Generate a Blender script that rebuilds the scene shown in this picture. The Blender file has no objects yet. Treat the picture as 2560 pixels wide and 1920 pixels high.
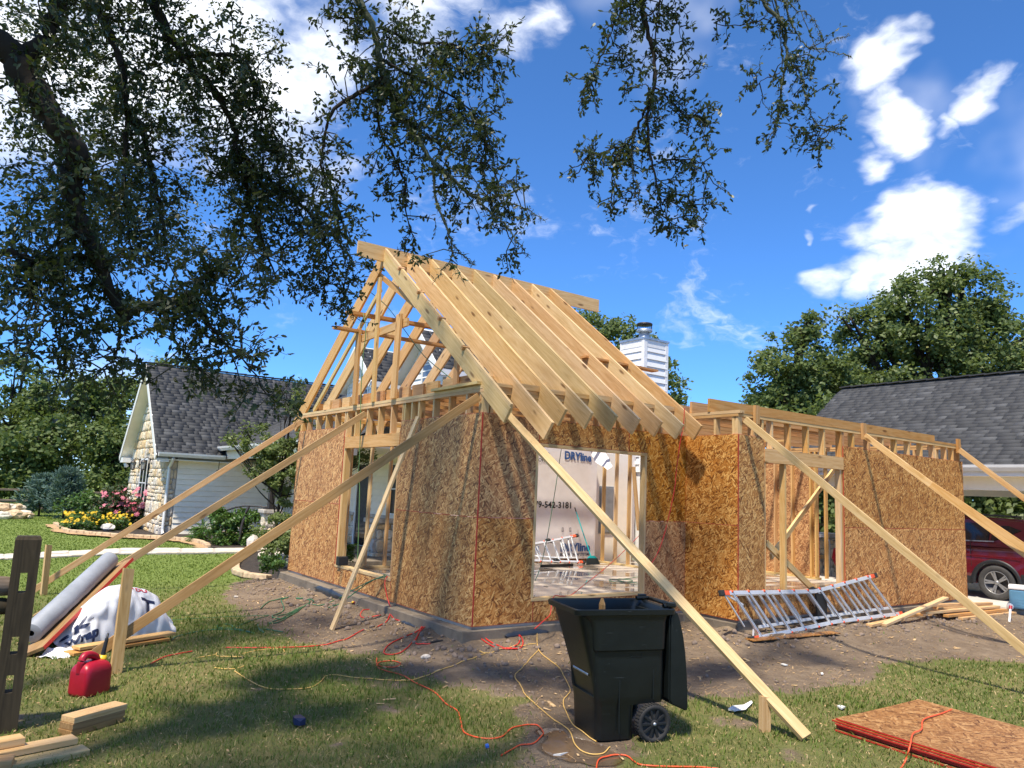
import bpy, bmesh, math, random
import numpy as np
from mathutils import Vector, Matrix, noise

R = math.radians
scn = bpy.context.scene
col = scn.collection
rng = random.Random(7)
nrg = np.random.default_rng(11)

# ------------------------------------------------------------------ camera
def cam_setup():
    cd = bpy.data.cameras.new('camera'); co = bpy.data.objects.new('camera', cd); col.objects.link(co)
    yaw, pitch, roll = R(35.60769), R(8.19019), R(2.59008)
    f = Vector((math.sin(yaw)*math.cos(pitch), math.cos(yaw)*math.cos(pitch), math.sin(pitch)))
    r = Vector((math.cos(yaw), -math.sin(yaw), 0)); u = r.cross(f)
    r2 = math.cos(roll)*r + math.sin(roll)*u; u2 = -math.sin(roll)*r + math.cos(roll)*u
    m = Matrix((r2, u2, -f)).transposed().to_4x4(); m.translation = (-4.847, -7.3375, 1.5219)
    co.matrix_world = m
    cd.sensor_width = 36; cd.lens = 1882.1/2560*36; cd.clip_start = .05; cd.clip_end = 3000
    scn.camera = co
cam_setup()

# ------------------------------------------------------------------ light and exposure
SUN_TO = Vector((-.30, -.17, .68)).normalized()
sun_el = math.asin(SUN_TO.z); sun_az = math.atan2(SUN_TO.x, SUN_TO.y)
sd = bpy.data.lights.new('sun', 'SUN'); sd.energy = 3.6; sd.angle = R(3); sd.color = (1, .91, .77)
so = bpy.data.objects.new('sun', sd); col.objects.link(so)
so.rotation_euler = SUN_TO.to_track_quat('Z', 'Y').to_euler(); so.location = (-10, -8, 20)
vs = scn.view_settings
vs.view_transform = 'Standard'; vs.look = 'None'; vs.gamma = 1; vs.use_curve_mapping = False
vs.exposure = 0.92

class NT:
    """small node-tree writer"""
    def __init__(s, tree): s.t = tree; tree.nodes.clear()
    def n(s, typ, ins=None, **at):
        nd = s.t.nodes.new(typ)
        for k, v in at.items(): setattr(nd, k, v)
        for k, v in (ins or {}).items():
            sk = nd.inputs[k]
            if isinstance(v, bpy.types.NodeSocket): s.t.links.new(v, sk)
            else: sk.default_value = v
        return nd
    def m(s, op, a, b=None, c=None, clamp=False):
        nd = s.t.nodes.new('ShaderNodeMath'); nd.operation = op; nd.use_clamp = clamp
        for i, v in enumerate((a, b, c)):
            if v is None: continue
            if isinstance(v, bpy.types.NodeSocket): s.t.links.new(v, nd.inputs[i])
            else: nd.inputs[i].default_value = v
        return nd.outputs[0]
    def vm(s, op, a, b=None, scale=None):
        nd = s.t.nodes.new('ShaderNodeVectorMath'); nd.operation = op
        for i, v in enumerate((a, b)):
            if v is None: continue
            if isinstance(v, bpy.types.NodeSocket): s.t.links.new(v, nd.inputs[i])
            else: nd.inputs[i].default_value = v
        if scale is not None:
            if isinstance(scale, bpy.types.NodeSocket): s.t.links.new(scale, nd.inputs['Scale'])
            else: nd.inputs['Scale'].default_value = scale
        return nd.outputs['Value'] if op in ('DOT_PRODUCT', 'LENGTH', 'DISTANCE') else nd.outputs['Vector']
    def mix(s, f, a, b, typ='MIX'):
        nd = s.t.nodes.new('ShaderNodeMix'); nd.data_type = 'RGBA'; nd.blend_type = typ
        for i, v in ((0, f), (6, a), (7, b)):
            if isinstance(v, bpy.types.NodeSocket): s.t.links.new(v, nd.inputs[i])
            else: nd.inputs[i].default_value = v if i == 0 else (*v, 1)
        return nd.outputs[2]
    def ramp(s, f, pts):
        nd = s.t.nodes.new('ShaderNodeValToRGB'); e = nd.color_ramp.elements
        while len(e) < len(pts): e.new(.5)
        for i, (p, c) in enumerate(pts): e[i].position = p; e[i].color = (*c, 1)
        s.t.links.new(f, nd.inputs[0]); return nd.outputs[0]
    def rng(s, v, a, b, c=0., d=1., typ='SMOOTHSTEP'):
        nd = s.t.nodes.new('ShaderNodeMapRange'); nd.interpolation_type = typ
        s.t.links.new(v, nd.inputs[0])
        for i, q in enumerate((a, b, c, d)): nd.inputs[i+1].default_value = q
        return nd.outputs[0]
    def noise(s, vec, scale, detail=3, rough=.55, dim='3D', dist=0):
        nd = s.n('ShaderNodeTexNoise', {'Scale': scale, 'Detail': detail, 'Roughness': rough, 'Distortion': dist}, noise_dimensions=dim)
        if vec is not None: s.t.links.new(vec, nd.inputs['Vector'])
        return nd.outputs[0]
    def mul(s, vec, sc): return s.vm('MULTIPLY', vec, sc)

def world_setup():
    w = bpy.data.worlds.new('World'); scn.world = w; w.use_nodes = True
    T = NT(w.node_tree)
    sky = T.n('ShaderNodeTexSky', sky_type='NISHITA')
    sky.sun_disc = False; sky.sun_elevation = sun_el; sky.sun_rotation = sun_az
    sky.altitude = 1500; sky.air_density = 1.0; sky.dust_density = 0; sky.ozone_density = 6
    d = T.n('ShaderNodeTexCoord').outputs['Generated']
    # drifting cumulus: soft patches along the sky, edges broken by noise of the direction
    pl = T.mul(d, (1, 1, 1.9))
    warp = T.vm('SUBTRACT', T.n('ShaderNodeTexNoise', {'Vector': pl, 'Scale': 5., 'Detail': 4., 'Roughness': .6}).outputs['Color'], (.5, .5, .5))
    dw = T.vm('NORMALIZE', T.vm('ADD', d, T.vm('SCALE', warp, scale=.16)))
    pat = None
    for (v, r, k) in CLOUDS:
        v = Vector(v).normalized()
        a = T.rng(T.vm('DISTANCE', dw, tuple(v)), r*.66, r*.05, 0, k)
        pat = a if pat is None else T.m('MAXIMUM', pat, a)
    wisp = T.noise(T.vm('ADD', T.mul(d, (3, 7, 9)), T.vm('SCALE', warp, scale=2.)), 1.5, 6, .62)
    puff = T.noise(pl, 9., 6, .58)
    fine = T.noise(T.vm('ADD', pl, T.vm('SCALE', warp, scale=.35)), 22., 5, .62)
    body = T.rng(T.m('ADD', pat, T.m('ADD', T.m('MULTIPLY', T.m('SUBTRACT', puff, .5), 1.0), T.m('MULTIPLY', T.m('SUBTRACT', fine, .5), .55))), .24, 1.12, 0, .88)
    thin = T.m('MULTIPLY', T.rng(wisp, .56, .80), .38)
    big = T.rng(T.noise(T.vm('ADD', d, (-2.3, 1.1, -2.9)), 1.7, 5, .6), .52, .74, 0, .8)  # broad noise clouds, thickened outside the view to whiten the fill light
    cl = T.m('MAXIMUM', T.m('MAXIMUM', body, thin), big, clamp=True)
    shade = T.ramp(puff, [(.3, (6.2, 6.7, 7.5)), (.65, (10.5, 10.6, 10.8))])
    el = T.n('ShaderNodeSeparateXYZ', {0: d}).outputs[2]
    hs = T.mix(1., sky.outputs[0], (1, 1, 1), 'MULTIPLY'); T.t.links.new(T.ramp(el, [(.0, (.60, .98, 1.45)), (.3, (.64, 1.06, 1.46)), (.6, (.68, 1.06, 1.36))]), hs.node.inputs[7])
    c = T.mix(cl, hs, (1, 1, 1)); T.t.links.new(shade, c.node.inputs[7])
    bg = T.n('ShaderNodeBackground', {'Color': c, 'Strength': .087})
    T.t.links.new(bg.outputs[0], T.n('ShaderNodeOutputWorld').inputs[0])

def _dir(p): return (p[0]+4.847, p[1]+7.3375, p[2]-1.5219)
CLOUDS = [(_dir(p), r, k) for p, r, k in [
    ((4.391, -2.582, 7.481), .085, 1.0), ((4.621, -2.776, 7.647), .06, .9), ((4.571, -2.593, 6.818), .085, .95), ((4.750, -2.680, 6.583), .06, .9), ((4.382, -2.369, 6.318), .05, .7),
    ((5.565, -3.315, 6.873), .07, .95), ((5.785, -3.517, 7.130), .06, .8), ((5.240, -3.046, 6.672), .05, .6),
    ((4.912, -2.559, 5.246), .12, 1.15), ((4.635, -2.326, 5.047), .09, 1.0), ((5.366, -2.878, 5.210), .09, 1.0), ((4.829, -2.401, 4.690), .11, 1.1), ((4.169, -1.868, 4.348), .06, .85), ((4.503, -2.132, 4.488), .08, 1.0), ((5.162, -2.665, 4.831), .10, 1.05),
    ((3.965, -1.948, 5.622), .03, .7), ((3.996, -1.888, 5.164), .018, .7), ((5.926, -3.338, 5.547), .045, .7),
    ((-1.816, 1.935, 7.077), .20, .95), ((-2.718, 2.579, 7.088), .26, 1.05), ((-3.839, 3.425, 6.843), .28, 1.05), ((-1.805, 2.089, 6.159), .14, .9), ((-1.448, 1.917, 5.689), .10, .7), ((0.292, 0.361, 7.438), .10, .62), ((0.604, 0.081, 7.762), .09, .6), ((-0.774, 1.102, 7.563), .16, .7), ((-4.850, 4.062, 7.337), .34, .95), ((-3.789, 3.097, 8.498), .42, 1.), ((-1.407, 1.215, 9.487), .4, .95), ((-6.362, 5.202, 7.009), .4, .95)]] + [((-.5, .25, .82), .55, .9), ((-.1, -.2, .97), .5, .85), ((-.9, .2, .4), .5, .85), ((.2, -.75, .6), .5, .8), ((-.6, -.6, .5), .5, .85)]  # large overhead and rear patches: unseen clouds added to whiten the fill light
world_setup()

# ------------------------------------------------------------------ object helpers
def link(o, parent=None):
    col.objects.link(o)
    if parent is not None: o.parent = parent
    return o
def tag(o, label=None, cat=None, group=None, kind=None):
    if label: o['label'] = label
    if cat: o['category'] = cat
    if group: o['group'] = group
    if kind: o['kind'] = kind
    return o
def empty(name, label, cat, loc=(0, 0, 0), group=None, rz=0):
    o = bpy.data.objects.new(name, None); o.empty_display_size = .2
    o.location = loc; o.rotation_euler = (0, 0, rz); link(o)
    return tag(o, label, cat, group)
def put(name, me, parent=None, mw=None):
    """an object showing mesh me; mw is its matrix in the scene (parents are unrotated empties or meshes already placed)"""
    o = bpy.data.objects.new(name, me)
    if mw is None: mw = Matrix()
    elif not isinstance(mw, Matrix): mw = Matrix.Translation(mw)
    if parent is not None:
        o.parent = parent; o.matrix_basis = WM(parent).inverted() @ mw
    else: o.matrix_basis = mw
    col.objects.link(o); return o
def WM(o):
    m = o.matrix_basis.copy() if o.parent is None else WM(o.parent) @ o.matrix_basis
    return m
def mesh_np(name, V, F, mat=None, tone=None, smooth=False):
    """V (n,3), F (m,k) arrays -> mesh"""
    V = np.asarray(V, np.float32); F = np.asarray(F, np.int32); k = F.shape[1]
    me = bpy.data.meshes.new(name)
    me.vertices.add(len(V)); me.vertices.foreach_set('co', V.ravel())
    me.loops.add(F.size); me.loops.foreach_set('vertex_index', F.ravel())
    me.polygons.add(len(F)); me.polygons.foreach_set('loop_start', np.arange(0, F.size, k, dtype=np.int32))
    try: me.polygons.foreach_set('loop_total', np.full(len(F), k, np.int32))
    except Exception: pass
    if smooth: me.polygons.foreach_set('use_smooth', np.ones(len(F), bool))
    if tone is not None:
        a = me.attributes.new('tone', 'FLOAT', 'POINT'); a.data.foreach_set('value', np.asarray(tone, np.float32))
    me.update(calc_edges=True)
    if mat: me.materials.append(mat)
    return me
def mesh_bm(bm, name, *mats, smooth=False, tone=None):
    me = bpy.data.meshes.new(name); bmesh.ops.recalc_face_normals(bm, faces=bm.faces)
    if smooth:
        for f in bm.faces: f.smooth = True
    bm.to_mesh(me); bm.free()
    for m in mats: me.materials.append(m)
    if tone is not None:
        a = me.attributes.new('tone', 'FLOAT', 'POINT'); a.data.foreach_set('value', np.full(len(me.vertices), tone, np.float32))
    return me
def bm_box(bm, lo, hi, mi=0):
    vs = [bm.verts.new((x, y, z)) for x in (lo[0], hi[0]) for y in (lo[1], hi[1]) for z in (lo[2], hi[2])]
    for q in ((0, 1, 3, 2), (4, 6, 7, 5), (0, 4, 5, 1), (2, 3, 7, 6), (0, 2, 6, 4), (1, 5, 7, 3)):
        bm.faces.new([vs[i] for i in q]).material_index = mi
    return vs
_bc = {}
def boxmesh(lx, ly, lz, mat, bevel=0., tone=None):
    k = (round(lx, 3), round(ly, 3), round(lz, 3), mat.name, bevel, tone)
    if k not in _bc:
        bm = bmesh.new(); bm_box(bm, (-lx/2, -ly/2, -lz/2), (lx/2, ly/2, lz/2))
        if bevel: bmesh.ops.bevel(bm, geom=bm.edges[:], offset=bevel, segments=2, affect='EDGES', profile=.6)
        _bc[k] = mesh_bm(bm, 'board', mat, tone=tone)
    return _bc[k]
def frame(p, x, up):
    """matrix with local X along x, local Z near up"""
    x = Vector(x).normalized(); y = Vector(up).cross(x).normalized(); z = x.cross(y)
    m = Matrix((x, y, z)).transposed().to_4x4(); m.translation = p; return m
def board(name, p0, p1, w, t, up, mat, parent=None, bevel=0.):
    """a straight board from p0 to p1: w across (towards up), t thick"""
    p0, p1 = Vector(p0), Vector(p1)
    return put(name, boxmesh((p1-p0).length, t, w, mat, bevel), parent, frame((p0+p1)/2, p1-p0, up))
def extrude_poly(pts, t, name, mat, axis='z', bevel=0., smooth=False):
    """2D outline -> slab of thickness t (centred), outline in local XY"""
    bm = bmesh.new()
    a = [bm.verts.new((x, y, -t/2)) for x, y in pts]; f = bm.faces.new(a)
    r = bmesh.ops.extrude_face_region(bm, geom=[f])
    bmesh.ops.translate(bm, vec=(0, 0, t), verts=[v for v in r['geom'] if isinstance(v, bmesh.types.BMVert)])
    if bevel: bmesh.ops.bevel(bm, geom=bm.edges[:], offset=bevel, segments=2, affect='EDGES')
    return mesh_bm(bm, name, mat, smooth=smooth)
def catmull(P, n=6):
    P = [Vector(p) for p in P]; out = []
    for i in range(len(P)-1):
        a = P[max(i-1, 0)]; b = P[i]; c = P[i+1]; d = P[min(i+2, len(P)-1)]
        for k in range(n):
            t = k/n
            out.append(.5*((2*b)+(c-a)*t+(2*a-5*b+4*c-d)*t*t+(3*b-a-3*c+d)*t**3))
    out.append(P[-1]); return out
def tube_arrays(P, rad, ns=6):
    """V, F of a tube along points P (radius number or list)"""
    P = np.array([tuple(p) for p in P], float); n = len(P)
    rad = np.full(n, rad) if np.isscalar(rad) else np.asarray(rad, float)
    T = np.gradient(P, axis=0); T /= np.linalg.norm(T, axis=1)[:, None]+1e-9
    up = np.tile([0., 0., 1.], (n, 1)); up[np.abs(T[:, 2]) > .95] = [1., 0, 0]
    A = np.cross(T, up); A /= np.linalg.norm(A, axis=1)[:, None]+1e-9; B = np.cross(T, A)
    an = np.arange(ns)/ns*2*np.pi
    V = (P[:, None]+rad[:, None, None]*(np.cos(an)[None, :, None]*A[:, None]+np.sin(an)[None, :, None]*B[:, None])).reshape(-1, 3)
    i = np.arange(n-1)[:, None]*ns; j = np.arange(ns)[None]; j2 = (j+1) % ns
    F = np.stack([i+j, i+j2, i+ns+j2, i+ns+j], -1).reshape(-1, 4)
    return V, F
class Acc:
    """collects arrays of one face size into a single mesh"""
    def __init__(s): s.V = []; s.F = []; s.T = []; s.k = 0
    def add(s, V, F, tone=None):
        V = np.asarray(V); s.V.append(V); s.F.append(np.asarray(F)+s.k); s.k += len(V)
        s.T.append(np.full(len(V), .5 if tone is None else tone) if np.isscalar(tone) or tone is None else np.asarray(tone))
    def mesh(s, name, mat, smooth=False): return mesh_np(name, np.concatenate(s.V), np.concatenate(s.F), mat, np.concatenate(s.T), smooth)
def lathe(prof, ns, name, mat, smooth=True, caps=True):
    bm = bmesh.new(); rings = []
    for r, z in prof: rings.append([bm.verts.new((r*math.cos(2*math.pi*i/ns), r*math.sin(2*math.pi*i/ns), z)) for i in range(ns)])
    for a, b in zip(rings, rings[1:]):
        for i in range(ns): bm.faces.new((a[i], a[(i+1) % ns], b[(i+1) % ns], b[i])).smooth = smooth
    if caps: bm.faces.new(rings[0][::-1]); bm.faces.new(rings[-1])
    return mesh_bm(bm, name, mat)
def vnoise(x, y, s=1., seed=0.): return noise.noise(Vector((x*s+seed, y*s-seed*1.7, seed*.31)))
def sstep(a, b, x):
    t = min(1, max(0, (x-a)/(b-a))); return t*t*(3-2*t)

# ------------------------------------------------------------------ materials
M = {}
def newmat(name):
    m = bpy.data.materials.new(name); m.use_nodes = True; T = NT(m.node_tree); M[name] = m
    out = T.n('ShaderNodeOutputMaterial'); return m, T, out
def finish(T, out, colr, rough=.6, bump=None, bd=.01, bs=.4, spec=.4, metal=0., extra=None):
    ins = {'Roughness': rough, 'Metallic': metal, 'Specular IOR Level': spec}
    p = T.n('ShaderNodeBsdfPrincipled', ins)
    if isinstance(colr, bpy.types.NodeSocket): T.t.links.new(colr, p.inputs['Base Color'])
    else: p.inputs['Base Color'].default_value = (*colr, 1)
    if bump is not None:
        b = T.n('ShaderNodeBump', {'Height': bump, 'Distance': bd, 'Strength': bs}); T.t.links.new(b.outputs[0], p.inputs['Normal'])
    for k, v in (extra or {}).items():
        if isinstance(v, bpy.types.NodeSocket): T.t.links.new(v, p.inputs[k])
        else: p.inputs[k].default_value = v
    T.t.links.new(p.outputs[0], out.inputs[0]); return p
def objco(T, spread=17.):
    c = T.n('ShaderNodeTexCoord').outputs['Object']; r = T.n('ShaderNodeObjectInfo').outputs['Random']
    return T.vm('ADD', c, T.vm('SCALE', T.n('ShaderNodeCombineXYZ', {0: r, 1: T.m('MULTIPLY', r, 2.3), 2: T.m('MULTIPLY', r, 1.4)}).outputs[0], scale=spread)), r

def wood(name, lite, mid, dark, rough=.62, knots=.8, tint=.18):
    m, T, out = newmat(name); c, r = objco(T)
    warp = T.noise(T.mul(c, (1.1, 5, 5)), 1.6, 2)
    g = T.vm('ADD', T.mul(c, (.9, 26, 26)), T.n('ShaderNodeCombineXYZ', {1: T.m('MULTIPLY', warp, 5.), 2: T.m('MULTIPLY', warp, 5.)}).outputs[0])
    grain = T.noise(g, 1., 4, .6)
    fine = T.noise(T.mul(c, (5, 190, 190)), 1., 2, .5)
    ring = T.m('PINGPONG', T.m('MULTIPLY', T.noise(T.mul(c, (.55, 9, 9)), 1., 1, .4), 9.), .5)
    f = T.m('ADD', T.m('MULTIPLY', grain, .75), T.m('ADD', T.m('MULTIPLY', ring, .38), T.m('MULTIPLY', fine, .16)))
    colr = T.ramp(f, [(.32, lite), (.58, mid), (.86, dark)])
    # knots
    kv = T.n('ShaderNodeTexVoronoi', {'Vector': T.mul(c, (2.3, 7.5, 7.5)), 'Scale': 1.}, voronoi_dimensions='3D')
    kd = T.m('ADD', kv.outputs['Distance'], T.m('MULTIPLY', T.noise(T.mul(c, (8, 30, 30)), 1., 1), .08))
    on = T.m('GREATER_THAN', T.n('ShaderNodeSeparateColor', {0: kv.outputs['Color']}).outputs[0], .45)
    kn = T.m('MULTIPLY', T.m('MULTIPLY', T.rng(kd, .27, .12), on), knots)
    colr = T.mix(kn, colr, (dark[0]*.35, dark[1]*.27, dark[2]*.22))
    # each board its own shade
    hsv = T.n('ShaderNodeHueSaturation', {'Hue': T.m('ADD', .5, T.m('MULTIPLY', T.m('SUBTRACT', T.m('FRACT', T.m('MULTIPLY', r, 7.1)), .5), .012)), 'Saturation': T.m('ADD', 1.04, T.m('MULTIPLY', T.m('SUBTRACT', T.m('FRACT', T.m('MULTIPLY', r, 13.7)), .5), .16)), 'Value': T.m('ADD', 1-tint/2, T.m('MULTIPLY', r, tint)), 'Color': colr})
    st = T.noise(c, 2.2, 3, .6)
    colr = T.mix(T.rng(st, .52, .75, 0, .12), hsv.outputs[0], (mid[0]*.62, mid[1]*.60, mid[2]*.58))
    finish(T, out, colr, rough, f, .004, .35); return m
wood('pine', (.70, .47, .235), (.61, .375, .16), (.45, .235, .08))
wood('pine_pale', (.74, .54, .30), (.65, .44, .215), (.49, .30, .12), knots=.9)
wood('pine_green', (.64, .48, .25), (.55, .39, .175), (.41, .265, .105))
wood('fir', (.60, .36, .17), (.52, .28, .115), (.38, .18, .06))
wood('fir_stain', (.52, .34, .165), (.43, .265, .115), (.29, .165, .065))
wood('lvl', (.42, .26, .13), (.31, .18, .085), (.18, .095, .04), knots=0)
wood('old_wood', (.070, .050, .028), (.045, .032, .017), (.018, .013, .007), .85, .6)
wood('grey_rail', (.24, .19, .15), (.16, .12, .09), (.07, .05, .035), .9, .4)

def osb_mat(name, lo, mid, hi, wet=False):
    m, T, out = newmat(name); c, r = objco(T)
    c2 = T.vm('ADD', c, T.vm('SCALE', T.vm('SUBTRACT', T.n('ShaderNodeTexNoise', {'Vector': c, 'Scale': 14., 'Detail': 1.}).outputs['Color'], (.5, .5, .5)), scale=.010))
    tone = None; pr = None
    for k, (ang, sx, sy, th) in enumerate([(.15, 9, 44, 0), (1.25, 9, 40, .45), (-.75, 8, 42, .62), (.52, 10, 48, .66), (2.2, 9, 40, .68), (-.18, 10, 52, .70), (1.72, 10, 46, .72), (-1.15, 8, 40, .74), (.85, 9, 44, .76), (2.7, 11, 50, .78)]):
        v = T.n('ShaderNodeVectorRotate', {'Vector': c2, 'Angle': ang, 'Axis': (0, 0, 1)}, rotation_type='AXIS_ANGLE').outputs[0]
        v = T.vm('ADD', T.mul(v, (sx*1.3, sy*1.42, 0)), (k*7.3, k*3.1, 0))
        vo = T.n('ShaderNodeTexVoronoi', {'Vector': v, 'Scale': 1.}, voronoi_dimensions='2D')
        sp = T.n('ShaderNodeSeparateColor', {0: vo.outputs['Color']})
        t = T.m('SUBTRACT', sp.outputs[1], T.m('MULTIPLY', vo.outputs['Distance'], .10))
        if tone is None: tone = t
        else:
            k_ = T.m('GREATER_THAN', sp.outputs[0], th)
            nd = T.n('ShaderNodeMix', {0: k_, 2: tone, 3: t}); nd.data_type = 'FLOAT'; tone = nd.outputs[0]
    tone = T.m('ADD', tone, T.m('MULTIPLY', T.m('SUBTRACT', T.noise(T.mul(c, (60, 60, 60)), 1., 2), .5), .25))
    colr = T.ramp(tone, [(-.0, lo), (.14, tuple(.6*a+.4*b for a, b in zip(lo, mid))), (.40, mid), (.72, tuple(.6*a+.4*b for a, b in zip(mid, hi))), (.93, hi)])
    big = T.noise(c, .9, 3, .6)
    colr = T.mix(T.rng(big, .45, .72, 0, .45 if wet else .25), colr, tuple(.62*x for x in mid))
    hsv = T.n('ShaderNodeHueSaturation', {'Hue': .5, 'Saturation': T.m('ADD', .9, T.m('MULTIPLY', r, .2)), 'Value': T.m('ADD', .90, T.m('MULTIPLY', T.m('FRACT', T.m('MULTIPLY', r, 9.3)), .2)), 'Color': colr})
    finish(T, out, hsv.outputs[0], .38 if wet else .62, tone, .0015, .12, spec=.4); return m
osb_mat('osb', (.155, .048, .010), (.475, .195, .046), (.78, .45, .155))
osb_mat('osb_grey', (.14, .050, .014), (.41, .188, .054), (.70, .43, .17))
osb_mat('osb_wet', (.11, .042, .012), (.30, .135, .042), (.46, .26, .105), True)

def flat(name, c, rough=.5, metal=0., spec=.5, var=.12, scale=6., bump=0., extra=None, bscale=None):
    m, T, out = newmat(name); co, r = objco(T, 5.)
    n = T.noise(co, scale, 4, .6)
    colr = T.mix(T.rng(n, .35, .75, 0, 1), tuple(min(1, x*(1+var)) for x in c), tuple(x*(1-var) for x in c))
    b = T.noise(co, bscale or scale*6, 3) if bump else None
    finish(T, out, colr, rough, b, .01, bump, spec, metal, extra); return m
flat('red_edge', (.42, .035, .02), .55)
flat('red_paint', (.50, .03, .02), .5)
flat('white_trim', (.80, .79, .76), .5, var=.04)
flat('cream_siding', (.93, .86, .72), .55, var=.04, scale=3)
flat('white_siding', (.78, .78, .76), .55, var=.04, scale=3)
flat('dark_metal', (.035, .03, .028), .45, var=.2)
flat('black_plastic', (.012, .012, .013), .5, var=.2)
flat('black_rubber', (.022, .021, .02), .8, var=.25, bump=.2)
flat('aluminium', (.72, .72, .72), .38, .5, var=.08)
flat('galv', (.42, .45, .48), .45, .8, var=.2)
flat('duct_grey', (.30, .34, .37), .5, .5, var=.15)
flat('orange_plastic', (.75, .10, .03), .45)
flat('red_plastic', (.36, .006, .022), .38, var=.12, bump=.05, bscale=60)
flat('yellow_plastic', (.75, .50, .02), .4)
flat('hose_red', (.62, .028, .02), .42)
flat('cord_orange', (.78, .10, .03), .45)
flat('cord_yellow', (.72, .45, .13), .5)
flat('hose_green', (.03, .15, .07), .45)
flat('hose_lime', (.10, .20, .06), .45)
flat('teal_plastic', (.01, .36, .36), .4)
flat('broom_bristle', (.02, .03, .03), .8)
flat('roll_grey', (.30, .32, .35), .55, var=.1, bump=.15, bscale=40)
flat('wrap_white', (.80, .80, .81), .42, var=.05, scale=3, bump=.25, bscale=9)
flat('wrap_pink', (.82, .77, .74), .5, var=.05, scale=2, bump=.5, bscale=3.5)
flat('ink_blue', (.03, .10, .30), .5)
flat('ink_navy', (.012, .022, .07), .5)
flat('ink_black', (.02, .02, .022), .5)
flat('ink_red', (.55, .03, .06), .5)
flat('concrete', (.18, .146, .106), .85, var=.22, scale=5, bump=.4, bscale=60)
flat('concrete_pale', (.50, .47, .42), .85, var=.15, scale=3, bump=.3, bscale=60)
flat('flagstone', (.60, .53, .42), .8, var=.22, scale=4, bump=.4, bscale=30)
flat('edging_stone', (.52, .38, .23), .85, var=.3, scale=8, bump=.5, bscale=40)
flat('rock_grey', (.44, .40, .35), .85, var=.3, scale=5, bump=.8, bscale=22)
flat('soil', (.035, .026, .02), .95, var=.4, scale=12, bump=.9, bscale=60)
flat('clod', (.20, .15, .115), .95, var=.25, scale=9, bump=.9, bscale=70)
flat('straw', (.42, .27, .13), .9, var=.25, scale=20, bump=.8, bscale=90)
flat('mortar', (.42, .39, .34), .9, var=.15, scale=12, bump=.4)
flat('black_seal', (.03, .035, .045), .35, var=.3, bump=.5, bscale=30)
flat('cooler_blue', (.10, .24, .36), .4, var=.06)
flat('tyre', (.045, .042, .038), .8, var=.25)
flat('alloy', (.38, .37, .35), .4, .7, var=.15)
flat('glass_dark', (.012, .014, .016), .06, spec=.6, var=.1)
flat('glass_sky', (.10, .14, .20), .05, spec=.9, var=.15)
flat('paper', (.78, .76, .70), .7)
flat('blue_plastic', (.02, .16, .6), .4)
flat('lamp_glass', (.5, .5, .48), .2, spec=.6)

m, T, out = newmat('can_plastic'); co, r = objco(T, 3.)
n = T.noise(co, 7., 4, .6); scr = T.noise(T.vm('ADD', T.mul(co, (6, 6, 90)), T.vm('SCALE', T.n('ShaderNodeTexNoise', {'Vector': co, 'Scale': 3.}).outputs['Color'], scale=3.)), 1., 3, .6); sc2 = T.noise(T.mul(co, (70, 20, 9)), 1., 3, .6)
colr = T.mix(T.rng(n, .35, .75), (.0075, .0100, .0095), (.0045, .0062, .0060))
sm = T.m('MAXIMUM', T.rng(scr, .66, .74, 0, .7), T.rng(sc2, .68, .78, 0, .6))
low = T.rng(T.n('ShaderNodeSeparateXYZ', {0: co}).outputs[2], .30, .0, 0, .35)
colr = T.mix(T.m('MULTIPLY', sm, T.rng(n, .42, .6)), colr, (.075, .082, .078)); colr = T.mix(T.m('MULTIPLY', low, T.rng(T.noise(co, 16., 4), .45, .65)), colr, (.09, .07, .05))
finish(T, out, colr, T.m('ADD', .36, T.m('MULTIPLY', sm, .3)), T.noise(co, 170., 2), .004, .12, .45)
m, T, out = newmat('car_paint')
finish(T, out, (.14, .004, .010), .28, spec=.5, metal=.35, extra={'Coat Weight': .8, 'Coat Roughness': .06})

# stone veneer: each block its own cream, buff, ochre or grey
m, T, out = newmat('stone'); c, r = objco(T, 9.)
pal = T.ramp(r, [(.0, (.78, .66, .46)), (.25, (.82, .74, .60)), (.45, (.72, .50, .25)), (.6, (.84, .77, .64)), (.75, (.56, .51, .45)), (.9, (.78, .61, .36)), (1., (.64, .43, .22))])
n1 = T.noise(c, 7., 5, .6); n2 = T.noise(c, 30., 4, .6)
pal = T.mix(T.rng(n1, .4, .75, 0, .5), pal, (.36, .28, .20))
finish(T, out, pal, .85, T.m('ADD', n1, T.m('MULTIPLY', n2, .4)), .05, .8)

def tonemat(name, pts, rough=.9, bump=0., bscale=120., spec=.3):
    """colour picked by the 'tone' attribute of the piece"""
    m, T, out = newmat(name)
    t = T.n('ShaderNodeAttribute', attribute_name='tone').outputs['Fac']
    co = T.n('ShaderNodeTexCoord').outputs['Object']
    g = T.noise(co, bscale, 3, .6)
    colr = T.ramp(T.m('ADD', t, T.m('MULTIPLY', T.m('SUBTRACT', g, .5), .3)), pts)
    finish(T, out, colr, rough, g if bump else None, .006, bump, spec); return m
tonemat('shingle', [(0, (.052, .052, .053)), (.35, (.068, .068, .069)), (.65, (.084, .084, .085)), (.85, (.112, .112, .113)), (1, (.142, .142, .143))], .88, .5, 90.)
tonemat('bark', [(0, (.020, .015, .010)), (.5, (.036, .028, .020)), (1, (.10, .095, .07))], .95, .9, 22.)
tonemat('moss_bark', [(0, (.03, .028, .018)), (.5, (.07, .075, .045)), (1, (.16, .18, .12))], .95, .9, 40.)

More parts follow.
